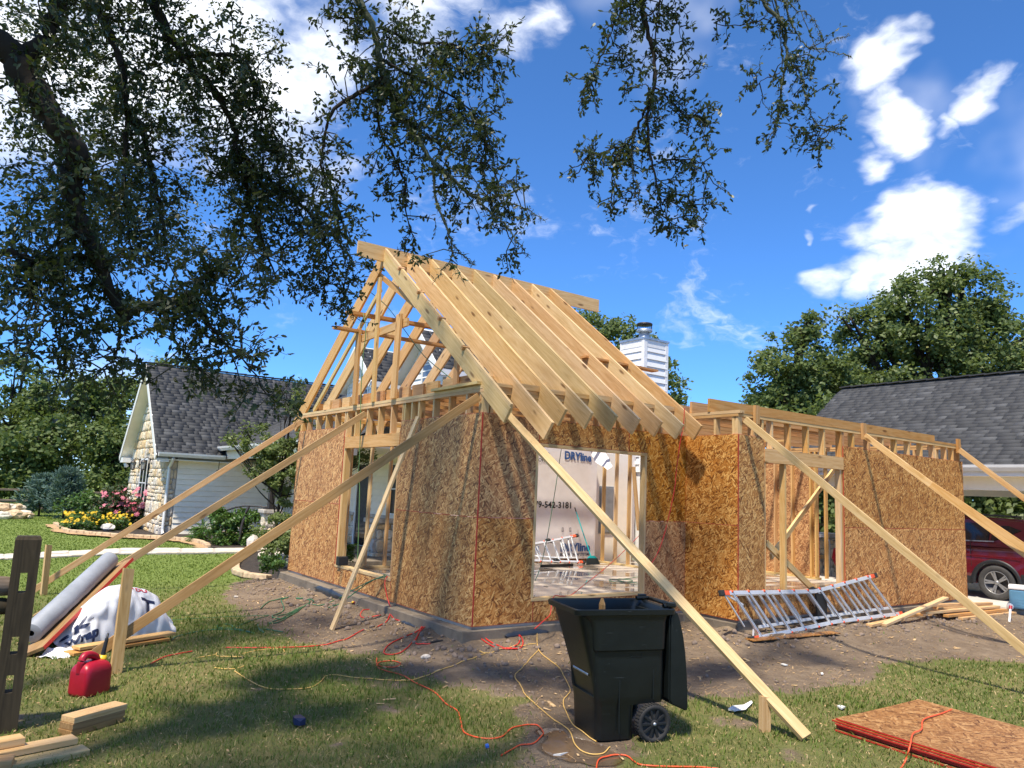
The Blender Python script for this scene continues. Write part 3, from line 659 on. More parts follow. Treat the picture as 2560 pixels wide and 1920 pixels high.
# ceiling joists, long timbers lying across the room
for k in range(14):
    y = 5.66-.406*k
    stud('ceiling_joist', .13+rng.uniform(0, .05), y, 3.9 if k % 2 else 7.45, y+.038, 2.766, 2.952, rng.choice([M['fir'], M['fir'], M['pine']]))
    if k % 2: stud('ceiling_joist', 3.55, y+.04, 7.6, y+.078, 2.766, 2.952, M['fir'])
for k in range(5): stud('ceiling_joist', 3.53+.1*(k % 2), -.43+.41*k, 9.98 if k else 10.05, -.392+.41*k, 2.766, 2.95 if k else 2.955, M['fir'])
for k in range(5): stud('ceiling_joist', 7.55, 1.65+.55*k, 10.0, 1.69+.55*k, 2.766, 2.95, M['fir'])
for y in (.78, 1.19, 1.6, 2.0, 2.41, 2.82, 3.22, 3.63, 4.04, 4.44, 4.85, 5.25): stud('joist_block', .11, y-.335, .147, y-.042, 2.767, 2.945, rng.choice([M['fir'], P1]))
# roof: ridge and rafters
YR, ZR, SL = 2.986, 5.182, .757
cs = 1/math.sqrt(1+SL*SL); sn = SL*cs
stud('ridge_board', -.43, YR-.019, 4.46, YR+.019, ZR-.237, ZR, P1)
def rafter(x, tail, side, mat, d=.235, drop=0.):
    """side -1: front slope, +1: back slope; local X runs down the slope"""
    run = abs(tail-YR)-.0195; L = run/cs; tn = SL
    pts = [(0, 0), (L, 0), (L, -d), (d*tn, -d)]
    pts = [(x_+0, y_-drop) for x_, y_ in pts]
    xd = Vector((0, side*cs, -sn)); yd = Vector((0, side*sn, cs)); zd = xd.cross(yd)
    m = Matrix((xd, yd, zd)).transposed().to_4x4(); m.translation = (x+.019, YR+side*.0195, ZR-SL*.0195)
    me = extrude_poly(pts, .038, 'rafter', mat)
    return put('rafter', me, ADD, m), xd, yd
RX = [.003, .406, .819, 1.232, 1.642, 2.038, 2.449, 2.859, 3.268]
TF = [-.575, -.80, -.53, -.53, -.53, -.53, -.53, -.53, -.50]
for i, (x, t) in enumerate(zip(RX, TF)):
    rafter(x, t, -1, [M['pine_green'], M['pine_pale'], P2, P2, M['pine_green'], P2, P1, P2, P1][i], .235 if i else .20, 0 if i else .038)
    rafter(x, 6.35 if i == 0 else 6.28, 1, [P1, P2, P1, P1, P1, P2, P1, P1, P1][i])
# strips and lookouts on the first rafter
ys = [YR-.03, 2.42, 2.36, 1.79, 1.72, 1.16, 1.09, .53, .46, -.55]
for a, b in zip(ys[0::2], ys[1::2]):
    p = [Vector((.022, y, ZR-SL*(YR-y)-.019/cs)) for y in (a, b)]
    board('rafter_strip', p[0], p[1], .0375, .0375, (0, -sn, cs), P2, ADD)
for y in (2.39, 1.755, 1.125, .495):
    z = ZR-SL*(YR-y)-.022/cs
    board('lookout', (-.03, y, z), (.075, y, z), .05, .038, (0, -sn, cs), M['fir'], ADD)
# gable infill
board('gable_stud', (-.01, 2.955, 2.766), (-.01, 3.03, 4.70), .089, .038, (0, 1, 0), P1, ADD)
board('gable_stud', (-.02, 2.285, 2.766), (-.02, 2.26, 3.99), .14, .038, (0, 1, 0), P1, ADD)
board('gable_stud', (-.02, 3.60, 2.766), (-.02, 3.645, 3.99), .13, .038, (0, 1, 0), M['fir'], ADD)
board('gable_stud', (.08, .76, 2.766), (.08, .77, 3.24), .089, .038, (0, 1, 0), M['fir'], ADD)
board('tie_board', (.03, 3.62, 3.83), (.03, 2.08, 3.86), .12, .036, (0, 0, 1), P1, ADD)
board('tie_board', (.06, 3.32, 4.86), (.06, 1.92, 4.07), .075, .036, (0, 0, 1), M['fir'], ADD)
board('slope_brace', (.07, 3.13, 4.55), (.07, 5.52, 2.80), .07, .038, (0, 0, 1), M['pine_green'], ADD)
board('walk_board', (-.24, 3.66, 4.22), (2.6, 3.66, 4.255), .05, .14, (0, 0, 1), M['fir'], ADD)
board('walk_board', (-.43, 3.66, 3.945), (2.9, 3.66, 3.95), .04, .14, (0, 0, 1), M['fir'], ADD)
board('walk_board', (2.4, 1.0, 3.56), (3.93, 1.0, 3.545), .03, .14, (0, 0, 1), M['fir'], ADD)
board('loose_block', (.0, .35, 2.79), (.0, .58, 2.80), .05, .06, (0, 0, 1), M['fir_stain'], ADD)
board('plate_scrap', (-.02, .06, 2.79), (-.02, 1.15, 2.785), .035, .08, (0, 0, 1), M['pine_green'], ADD)
for i in range(8):   # short blocks between the front rafters on the plate
    stud('frieze_block', RX[i]+.042, -.02, RX[i+1]-.004, .018, 2.768, 2.80+.05*rng.random(), P1)
# slab, with its brick ledge and black sealant
bm = bmesh.new(); e = .13; e_ = .016
Pq = [(-e, -e_), (U1-e_, -e_), (U1-e_, -PJ-e_), (XR+e_, -PJ-e_), (XR+e_, L1+e), (-e, L1+e)]
a = [bm.verts.new((x, y, -.5)) for x, y in Pq]; f = bm.faces.new(a); r = bmesh.ops.extrude_face_region(bm, geom=[f]); bmesh.ops.translate(bm, vec=(0, 0, .465), verts=[v for v in r['geom'] if isinstance(v, bmesh.types.BMVert)])
bmesh.ops.bevel(bm, geom=bm.edges[:], offset=.012, segments=1, affect='EDGES')
put('slab_ledge', mesh_bm(bm, 'slab', M['concrete']), ADD)
bm = bmesh.new(); i_ = .02; Pq = [(i_, i_), (U1+i_, i_), (U1+i_, -PJ+i_), (XR-i_, -PJ+i_), (XR-i_, 6.3), (i_, 6.0)]
a = [bm.verts.new((x, y, -.3)) for x, y in Pq]; f = bm.faces.new(a); r = bmesh.ops.extrude_face_region(bm, geom=[f]); bmesh.ops.translate(bm, vec=(0, 0, .2975), verts=[v for v in r['geom'] if isinstance(v, bmesh.types.BMVert)])
put('slab_floor', mesh_bm(bm, 'slab_floor', M['wet_floor']), ADD)
def smear(p0, p1, w, mat=M['black_seal'], name='sealant'):
    """lumpy strip stuck on the ledge face"""
    p0, p1 = Vector(p0), Vector(p1); n = 14; V = []; F = []
    for i in range(n+1):
        p = p0.lerp(p1, i/n); h = w*(.6+.5*rng.random())*math.sin(math.pi*min(1, (i+.3)/n*1.02))**.4 if 0 < i < n else .01
        d = (p1-p0).normalized(); nrm = Vector((d.y, -d.x, 0))
        for q, s in ((.0, .5), (.012+.02*rng.random(), .2), (.008, -.6)): V.append(tuple(p+nrm*q+Vector((0, 0, h*s))))
    for i in range(n):
        for k in range(2): a_ = i*3+k; F.append((a_, a_+1, a_+4, a_+3))
    put(name, mesh_np(name, V, F, mat, smooth=True), ADD)
smear((-.132, 4.3, -.09), (-.132, 3.2, -.10), .12); smear((.45, -.018, -.12), (1.1, -.018, -.12), .12); smear((-.132, 1.4, -.15), (-.132, 1.0, -.16), .05)

# ------------------------------------------------------------------ temporary braces and stakes
def brace(label, p0, p1, mat, up=None, w=.089, t=.038, group='temporary wall braces'):
    p0, p1 = Vector(p0), Vector(p1); d = p1-p0
    o = board('brace', p0, p1, w, t, up or Vector((0, 0, 1)), mat, None, .002)
    return tag(o, label, 'brace', group)
def stake(label, x, y, top, mat=P1, lean=(0, 0), w=.089, rz=0.):
    z0 = gz(x, y)-.1; L = top-z0
    bm = bmesh.new(); h = w/2
    pts = [(-h, L), (h*.9, L-.012), (h, .12), (.012, 0), (-.012, 0), (-h, .12)]
    a = [bm.verts.new((px, -.019, pz)) for px, pz in pts]; f = bm.faces.new(a); r = bmesh.ops.extrude_face_region(bm, geom=[f])
    bmesh.ops.translate(bm, vec=(0, .038, 0), verts=[v for v in r['geom'] if isinstance(v, bmesh.types.BMVert)])
    for v in bm.verts: v.co = Vector((v.co.z-L/2, v.co.y, v.co.x))     # length along local X for the grain
    d = Vector((lean[0], lean[1], 1)).normalized(); up = Vector((math.cos(rz), math.sin(rz), 0))
    m = frame(Vector((x, y, z0))+d*L/2, d, up)
    return tag(put('ground_stake', mesh_bm(bm, 'stake', mat), None, m), label, 'stake', 'stakes holding the braces')
brace('longest orange-tan brace, from the gable corner farthest off down to the lawn', (-.02, 5.62, 2.66), (-3.80, 6.08, -.24), M['pine'])
brace('dark weathered brace from above the gable window, its foot behind the grey roll', (-.03, 3.15, 2.60), (-3.95, 3.35, -.20), M['fir_stain'])
brace('brown brace crossing the gable window down to the stake by the petrol can', (-.03, .05, 2.62), (-3.66, .72, -.12), M['fir_stain'], w=.095)
brace('pale short prop leaning against the gable wall', (-.05, 1.46, 2.46), (-.92, 1.74, -.26), M['pine_pale'], up=(0, 1, 0), t=.03)
brace('greenish brace from under the first rafter past the wheeled bin', (.33, -.02, 2.45), (.68, -3.74, -.25), M['pine_green'], up=(.9, .1, .45), w=.10)
brace('greenish brace from the wing corner, crossing its window opening', (3.63, -.95, 2.64), (4.1, -4.58, -.27), M['pine_green'])
brace('doubled tan brace from the middle of the wing wall', (6.64, -.95, 2.66), (7.0, -4.65, -.27), M['pine_pale'])
brace('second board scabbed beside the middle brace of the wing', (6.508, -2.000, 1.908), (7.12, -4.7, -.12), P1)
brace('brace from the far end corner of the wing towards the carport', (9.84, -.95, 2.66), (10.3, -4.25, -.25), P1)
stake('pale stake on the lawn at the foot of the longest brace', -3.66, 5.93, .45, P2, (-.02, .0), rz=.5)
stake('split stake beside the red petrol can', -3.49, .60, .66, P1, (.02, .04), w=.10, rz=.2)
stake('short stake behind the brace foot near the wheeled bin', .60, -3.42, -.01, P1, (.02, 0), rz=-.3)
# inside the wing
brace('steep brace standing inside the wing behind its window', (8.023, 0.400, 2.223), (4.822, -0.500, 0.764), P2, group='inner braces')
brace('lower board slanting inside the wing window', (4.312, -0.780, 0.988), (5.701, -0.720, 0.208), P2, group='inner braces')

# ------------------------------------------------------------------ wheeled bin
def wheeled_bin():
    root = empty('wheeled_bin', 'black wheeled bin with its lid hanging open behind', 'bin', (-.823, -3.012, gz(-.75, -2.95)-.004), rz=math.atan2(-.29, .957))
    W = .52; m = M['can_plastic']
    def ring(s0, s1, t0, t1, z, rad, dent=0.):
        P = []
        for cx, cy, a0 in ((s1-rad, t1-rad, 0), (s0+rad, t1-rad, 90), (s0+rad, t0+rad, 180), (s1-rad, t0+rad, 270)):
            for k in range(7): a = R(a0+90*k/6); P.append([cx+rad*math.cos(a), cy+rad*math.sin(a), z])
            if a0 == 90 : P += [[s0+dent, t1-rad-.04, z], [s0+dent, t0+rad+.04, z]]
            elif a0 == 270: P += [[s1, t0+rad+.04, z], [s1, t1-rad-.04, z]]
            else: P += [[P[-1][0]+(-.1 if a0 == 0 else .1), P[-1][1], z], [P[-1][0]+(-.2 if a0 == 0 else .2), P[-1][1], z]]
        return P
    S = [(.03, .29, .05, .45, 0, .05, 0), (.0, .305, .03, .47, .02, .05, 0), (-.01, .31, .02, .485, .265, .05, .0), (-.012, .555, .018, .487, .275, .045, 0), (-.02, .556, .012, .495, .32, .045, .0), (-.022, .556, .011, .496, .33, .045, .07), (-.05, .556, .004, .508, .60, .05, .075), (-.052, .556, .004, .509, .615, .05, .0), (-.058, .557, .0, .512, .66, .05, 0), (-.062, .558, -.016, .528, .672, .05, 0), (-.082, .56, -.02, .535, .80, .05, 0), (-.105, .563, -.022, .54, .875, .05, 0), (-.15, .57, -.026, .545, .915, .05, 0), (-.205, .60, -.03, .552, .928, .05, 0),
         (-.222, .628, -.038, .56, .932, .045, 0), (-.225, .63, -.04, .562, .968, .045, 0), (-.212, .618, -.03, .552, .975, .045, 0), (-.195, .60, -.018, .54, .965, .05, 0), (-.17, .575, -.008, .53, .90, .05, 0), (-.03, .54, .03, .49, .45, .05, 0), (.0, .53, .04, .48, .30, .05, 0)]
    bm = bmesh.new(); rs = [[bm.verts.new(p) for p in ring(*s)] for s in S]; n = len(rs[0])
    for a, b in zip(rs, rs[1:]):
        for i in range(n): bm.faces.new((a[i], a[(i+1) % n], b[(i+1) % n], b[i])).smooth = True
    bm.faces.new(rs[0][::-1]); bm.faces.new(rs[-1])
    body = put('body', mesh_bm(bm, 'bin_body', m), root, WM(root))
    body.data.set_sharp_from_angle(angle=R(38)) if hasattr(body.data, 'set_sharp_from_angle') else None
    lp = lambda name, me, loc=(0, 0, 0), rot=None: put(name, me, root, WM(root) @ Matrix.Translation(loc) @ (rot or Matrix()))
    # side ribs pressed into the wall, drain panel line
    for s in (.17, .455): lp('rib', boxmesh(.012, .008, .52 if s < .3 else .34, m, .003), (s, .009, .33 if s < .3 else .47), Matrix.Rotation(R(-1.2), 4, 'X'))
    fr = bmesh.new()
    for a, b in (((-.05, -.012), (.05, -.009)), ((-.05, .019), (.05, .022)), ((-.05, -.009), (-.046, .019)), ((.046, -.009), (.05, .019))): bm_box(fr, (a[0], 0, a[1]), (b[0], .006, b[1]))
    lp('name_plate', mesh_bm(fr, 'plate', m), (.30, .0, .63))
    V, F = tube_arrays([(-.03, .12, .47), (-.03, .40, .47)], .013, 10); lp('lift_bar', mesh_np('bar', V, F, M['galv'], smooth=True))
    V, F = tube_arrays([(.55, .04, .985), (.655, .045, .985), (.665, .06, .985), (.665, .46, .985), (.655, .475, .985), (.55, .48, .985)], .018, 10); lp('handle', mesh_np('handle', V, F, m, smooth=True))
    for t in (.03, .49): lp('hinge', boxmesh(.07, .04, .035, m, .008), (.61, t, 1.0))
    prof = [(.578, .90), (.60, .955), (.645, .95), (.675, .88), (.705, .76), (.725, .64), (.742, .45), (.752, .22), (.742, .205), (.60, .265), (.58, .29)]
    me = extrude_poly(prof, .56, 'lid', m, bevel=.012, smooth=False)
    lp('lid', me, (0, .262, 0), Matrix.Rotation(R(90), 4, 'X'))
    wl = [(.0, .03), (.03, .032), (.034, .02), (.10, .014), (.104, .03), (.122, .034), (.134, .028), (.138, .0), (.134, -.028), (.122, -.034), (.104, -.03), (.03, -.03), (0, -.03)]
    for t in (-.005, .505):
        w = lp('wheel', lathe([(r, z) for r, z in wl][::-1], 40, 'wheel', M['black_rubber'], caps=False), (.449, t, .134), Matrix.Rotation(R(90), 4, 'X'))
        for k in range(10):
            a = 2*math.pi*k/10; mm = WM(w) @ Matrix.Rotation(a, 4, 'Z') @ Matrix.Translation((.065, 0, 0))
            for sd in (1, -1): put('spoke', boxmesh(.075, .02, .012, M['black_plastic'], .003), w, mm @ Matrix.Translation((0, 0, .022*sd)))
        for k in range(36):
            a = 2*math.pi*k/36; put('tread', boxmesh(.008, .012, .05, M['black_rubber']), w, WM(w) @ Matrix.Rotation(a, 4, 'Z') @ Matrix.Translation((.138, 0, 0)))
        put('hub', lathe([(.0, -.04), (.012, -.038), (.012, .038), (0, .04)], 12, 'hub', M['galv'], caps=False), w, WM(w))
    return root
BIN = wheeled_bin()
pt = BIN.matrix_basis @ Vector((.15, .30, .80))
bm = bmesh.new(); bm_box(bm, (-.45, -.018, -.018), (.16, .018, .018)); v = [q for q in bm.verts if q.co.x > .1]; tip = bmesh.ops.extrude_face_region(bm, geom=[f for f in bm.faces if all(q.co.x > .1 for q in f.verts)]); tv = [g for g in tip['geom'] if isinstance(g, bmesh.types.BMVert)]; bmesh.ops.translate(bm, vec=(.05, 0, 0), verts=tv); bmesh.ops.scale(bm, vec=(1, .15, .5), verts=tv)
tag(put('wood_stake', mesh_bm(bm, 'stake', M['fir']), None, frame(pt, (.02, .03, 1), (1, 0, 0))), 'pointed reddish stake poking out of the open bin', 'stake')

# ------------------------------------------------------------------ folding ladders
def ladder(label, ul, um, ur, ll, lm, lr, n1, n2, back, flare=True):
    """side rails from left foot, hinge, right foot: upper (u*) and lower (l*); back = offset to the rear frame"""
    ul, um, ur, ll, lm, lr, back = (Vector(v) for v in (ul, um, ur, ll, lm, lr, back))
    root = empty('folding_ladder', label, 'ladder', tuple(ll), 'folding ladders'); al = M['aluminium']
    acr = (um-lm).normalized(); nrm = (lm-ll).cross(acr).normalized()
    for off, sh in ((Vector((0, 0, 0)), 0), (back, .10)):
        A = [(ul+off, um+off), (um+off, ur+off+(lr-lm).normalized()*sh*(-1.2)), (ll+off, lm+off), (lm+off, lr+off+(lr-lm).normalized()*sh*(-1.6))]
        if sh: A[0] = (ul.lerp(um, .16)+off-acr*.06, um+off-acr*.05); A[2] = (ll.lerp(lm, .16)+off+acr*.10, lm+off+acr*.06); A[1] = (um+off-acr*.05, A[1][1]-acr*.06); A[3] = (lm+off+acr*.06, A[3][1]+acr*.08)
        for a, b in A: board('rail', a, b, .052 if not sh else .04, .028, acr, al, root, .004)
        for (ua, ub), (la, lb), n in ((A[0], A[2], n1), (A[1], A[3], n2)):
            for i in range(n):
                f = (i+.55)/n if (ua, ub) == A[0] else (i+.45)/n
                p, q = ua.lerp(ub, f), la.lerp(lb, f)
                rg = board('rung', p, q, .034, .028, (ub-ua), al, root, .005)
                board('tread_strip', p+nrm*-.0, q+nrm*-.0, .012, .034, (ub-ua), M['galv'], rg)
                if not sh:
                    for e in (p, q):
                        put('rung_lock', lathe([(0, -.022), (.017, -.02), (.02, 0), (.017, .02), (0, .022)], 10, 'lock', M['orange_plastic'], caps=False), root, frame(e+nrm*.0+(e-(p+q)/2).normalized()*.022, (e-(p+q)/2), (0, 1, .2)))
    for p in (um, lm):
        put('hinge', lathe([(0, -.03), (.055, -.028), (.06, 0), (.055, .028), (0, .03)], 16, 'hinge', M['black_plastic'], caps=False), root, frame(p+back*.5, acr, nrm) @ Matrix.Rotation(R(90), 4, 'Y') @ Matrix.Identity(4))
        board('hinge_plate', p-(lm-ll).normalized()*.09+back*.3, p+(lr-lm).normalized()*.09+back*.3, .06, .07, acr, M['black_plastic'], root, .008)
    for p, d in ((ul, ul-um), (ll, ll-lm), (ur, ur-um), (lr, lr-lm)):
        d = d.normalized()
        board('foot', p-d*.01, p+d*.07, .075, .05, acr, M['black_rubber'], root, .012); board('foot_guard', p-d*.11, p-d*.0, .058, .036, acr, M['orange_plastic'], root, .006)
    if flare:      # splayed stabiliser struts at the wide end
        for p, q in ((ul, ul.lerp(um, .12)-acr*.2), (ll, ll.lerp(lm, .12)+acr*.2), (ul, ll.lerp(ul, .25)), ): board('strut', p, q+back*.3, .022, .016, acr, al, root, .003)
    return root, um, lm, back
Ld = ladder('aluminium folding ladder lying on its side on the dirt against the wing', (3.10, -1.02, .385), (5.12, -1.0, .325), (6.72, -1.0, .50), (3.50, -1.17, -.175), (5.42, -1.14, -.085), (7.30, -1.12, -.075), 6, 5, (.06, .11, .01))
root, um, lm, back = Ld
put('work_tray', extrude_poly([(-.14, -.17), (.10, -.17), (.14, .0), (.12, .19), (-.12, .19)], .03, 'tray', M['black_plastic'], bevel=.008), root, frame(um.lerp(lm, .5)+Vector((.0, .06, 0)), (1, 0, 0), (0, 1, 0)) @ Matrix.Identity(4))
ladder('aluminium folding ladder on the wet floor inside, leaning on the wrapped wall', (5.10, 6.12, .36), (6.0, 6.12, .47), (6.80, 6.12, .60), (5.0, 5.72, .11), (5.9, 5.72, .075), (6.68, 5.72, .045), 3, 3, (.05, .09, .02), False)

# ------------------------------------------------------------------ petrol can
def petrol_can():
    base = Vector((-3.78, -.02, gz(-3.78, -.02))); rz = math.atan2(.161, .222)
    root = empty('petrol_can', 'red plastic petrol can with yellow collar and black spout', 'petrol can', tuple(base), rz=rz)
    mt = M['red_plastic']; bm = bmesh.new(); rs = []
    for z, hx, hy, e, ox in [(0, .115, .085, 4, 0), (.008, .132, .10, 5, 0), (.03, .138, .105, 6, 0), (.19, .136, .103, 6, 0), (.22, .132, .098, 5, 0), (.245, .118, .085, 4, 0), (.262, .098, .062, 3, 0), (.27, .08, .045, 2.5, 0)]:
        r = []
        for k in range(36):
            a = 2*math.pi*k/36; c, s = math.cos(a), math.sin(a)
            r.append(bm.verts.new((ox+hx*math.copysign(abs(c)**(2/e), c), hy*math.copysign(abs(s)**(2/e), s), z)))
        rs.append(r)
    for a, b in zip(rs, rs[1:]):
        for i in range(36): bm.faces.new((a[i], a[(i+1) % 36], b[(i+1) % 36], b[i])).smooth = True
    bm.faces.new(rs[0][::-1]); bm.faces.new(rs[-1])
    W = WM(root); put('body', mesh_bm(bm, 'can', mt), root, W)
    V, F = tube_arrays(catmull([(-.115, 0, .19), (-.112, 0, .275), (-.085, 0, .315), (-.04, 0, .32), (.02, 0, .295), (.05, 0, .255)], 6), .030, 12); put('handle', mesh_np('handle', V, F, mt, smooth=True), root, W)
    put('collar', lathe([(0, 0), (.034, 0), (.036, .03), (.031, .034), (.031, .05), (0, .05)], 20, 'collar', M['yellow_plastic'], caps=False), root, W @ Matrix.Translation((.085, -.01, .245)) @ Matrix.Rotation(R(8), 4, 'Y'))
    pr = []
    for k in range(26): pr.append((.0175-.0045*k/26+(.0022 if k % 2 else 0), .0+.135*k/25))
    pr = [(0, 0)]+pr+[(.009, .145), (.009, .18), (0, .18)]
    put('spout', lathe(pr, 14, 'spout', M['black_plastic'], caps=False), root, W @ Matrix.Translation((.09, -.01, .29)) @ Matrix.Rotation(R(10), 4, 'Y'))
petrol_can()

# ------------------------------------------------------------------ mortised fence post and rails at the near edge
def near_fence():
    x, y = -4.40, -.80; zb = gz(x, y); mt = M['old_wood']
    root = empty('fence_post', 'dark weathered fence post with three slots close to the camera', 'fence post', (x, y, zb))
    bm = bmesh.new(); w, d = .082, .06; slots = [(-.02, .10), (.24, .36), (.66, .80)]; zs = zb-.1
    for a, b in slots+[(1.03, 1.03)]:
        bm_box(bm, (-w, -d, zs), (w, d, a))
        if b > a: bm_box(bm, (-w, -d, a), (-.022, d, b)); bm_box(bm, (.022, -d, a), (w, d, b))
        zs = b
    tp = bm_box(bm, (-w, -d, 1.03), (w, d, 1.055))
    for v in tp:
        if v.co.z > 1.04: v.co.x *= .86; v.co.y *= .8
    for v in bm.verts: v.co = Vector((v.co.z-zb, v.co.y, v.co.x*-1))
    put('post', mesh_bm(bm, 'post', mt), root, frame((x, y, zb), (0, 0, 1), (-1, .06, 0)))
    for z, up, tm, dz in ((.70, .07, 'grey_rail', .05), (.56, .06, 'old_wood', 0), (.10, .06, 'grey_rail', .03), (-.02, .05, 'old_wood', 0)):
        V, F = tube_arrays(catmull([(x-.05, y+.02, z), (x-.45, y+.05, z+.02), (x-1.2, y+.1, z+dz), (x-2.4, y+.2, z)], 4), [up*.9]+[up]*11+[up*.9], 7)
        me = mesh_np('rail', V[:, [0, 1, 2]], F, M[tm])
        tag(put('fence_rail', me), 'split rail let into the near post, %s' % {.70: 'grey, topmost', .56: 'brown, second down', .10: 'grey, third down', -.02: 'dark, lowest'}[z], 'fence rail', 'rails of the near fence')
near_fence()

# ------------------------------------------------------------------ lumber on the grass at the near corner
def lump(name, label, cat, p0, p1, w, t, up, mat, group=None, bevel=.004): return tag(board(name, p0, p1, w, t, up, mat, None, bevel), label, cat, group)
z = gz(-3.9, -1.1)
for k in range(3): lump('lvl_offcut', ['lowest ply of the brown laminated beam offcut', 'middle ply of the brown laminated beam offcut', 'top ply of the brown laminated beam offcut on the grass'][k], 'offcut', (-4.06+.006*k, -1.10+.004*k, z+.022+.043*k), (-3.70+.01*k, -.88, z+.022+.043*k), .042, .135, (0, 0, 1), M['lvl'] if k < 2 else M['pine_pale'], 'laminated beam offcuts')
z = gz(-4.2, -1.45)
lump('board_offcut', 'greenish board offcut lowest in the near corner pile', 'offcut', (-4.42, -1.62, z+.02), (-3.975, -1.52, z+.02), .038, .14, (0, 0, 1), M['pine_green'], 'near corner offcuts')
lump('board_offcut', 'yellow-edged board offcut lying on the greenish one', 'offcut', (-4.50, -1.50, z+.06), (-4.03, -1.39, z+.06), .038, .12, (0, 0, 1), M['pine_pale'], 'near corner offcuts')
lump('board_offcut', 'short pale block on top of the near corner pile', 'offcut', (-4.60, -1.46, z+.105), (-4.33, -1.40, z+.105), .045, .12, (0, 0, 1), M['pine'], 'near corner offcuts')
lump('board_offcut', 'orange board end under the near corner pile', 'offcut', (-4.62, -1.62, z+.05), (-4.385, -1.66, z+.05), .06, .12, (0, 0, 1), M['fir'], 'near corner offcuts')

# ------------------------------------------------------------------ beam, roll and white wrap sack by the stake
A_, B_ = Vector((-4.10, 1.60, -.25)), Vector((-3.10, 3.28, .43)); up = Vector((-.45, .1, .9))
bd = board('laminated_beam', A_, B_, .035, .30, up, M['lvl'], None, .003); tag(bd, 'brown laminated beam with red edge, propped on the dark brace', 'beam')
mm = WM(bd); put('painted_edge', boxmesh((B_-A_).length+.001, .004, .036, M['red_paint']), bd, mm @ Matrix.Translation((0, -.151, 0)))
ax = (B_-A_).normalized(); side = WM(bd).to_3x3() @ Vector((0, 1, 0)); nz = WM(bd).to_3x3() @ Vector((0, 0, 1))
r0 = A_+ax*.22+side*.05+nz*.125; r1 = B_-ax*.10+side*.05+nz*.125
Lr = (r1-r0).length; bm = bmesh.new()
rl = empty('underlay_roll', 'grey rolled underlay lying along the propped beam', 'roll', tuple(r0))
put('roll', lathe([(.03, 0), (.098, 0), (.103, .004), (.104, Lr/2), (.103, Lr-.004), (.098, Lr), (.03, Lr), (.03, Lr-.3)], 40, 'roll', M['roll_grey'], caps=False), rl, frame(r0, ax, nz) @ Matrix.Rotation(R(90), 4, 'Y'))
V = []; F = []
for i in range(13):
    for k, a in enumerate((-62, -72, -82)): q = r0+ax*(Lr*(.18+.46*i/12)); V.append(tuple(q+(nz*math.sin(R(a+40))-side*math.cos(R(a+40)))*(.106+.012*(k == 2)*abs(math.sin(i*2.3)))))
for i in range(12):
    for k in range(2): F.append((i*3+k, i*3+k+1, i*3+k+4, i*3+k+3))
put('torn_wrapper', mesh_np('wrapper', V, F, M['roll_grey']), rl)

def text_mesh(txt, size, mat, bold=.0, sub=0, sx=1.):
    cu = bpy.data.curves.new('lettering', 'FONT'); cu.body = txt; cu.size = size; cu.align_x = 'LEFT'; cu.offset = bold; cu.resolution_u = 3
    ob = bpy.data.objects.new('lettering', cu); col.objects.link(ob); dg = bpy.context.evaluated_depsgraph_get()
    me = bpy.data.meshes.new_from_object(ob.evaluated_get(dg)); bpy.data.objects.remove(ob); bpy.data.curves.remove(cu)
    bm = bmesh.new(); bm.from_mesh(me); bmesh.ops.triangulate(bm, faces=bm.faces[:])
    for _ in range(sub): bmesh.ops.subdivide_edges(bm, edges=[e for e in bm.edges if e.calc_length() > size*.12], cuts=1); bmesh.ops.triangulate(bm, faces=[f for f in bm.faces if len(f.verts) > 3])
    for v in bm.verts: v.co.x *= sx
    bm.to_mesh(me); bm.free(); me.materials.clear(); me.materials.append(mat); return me
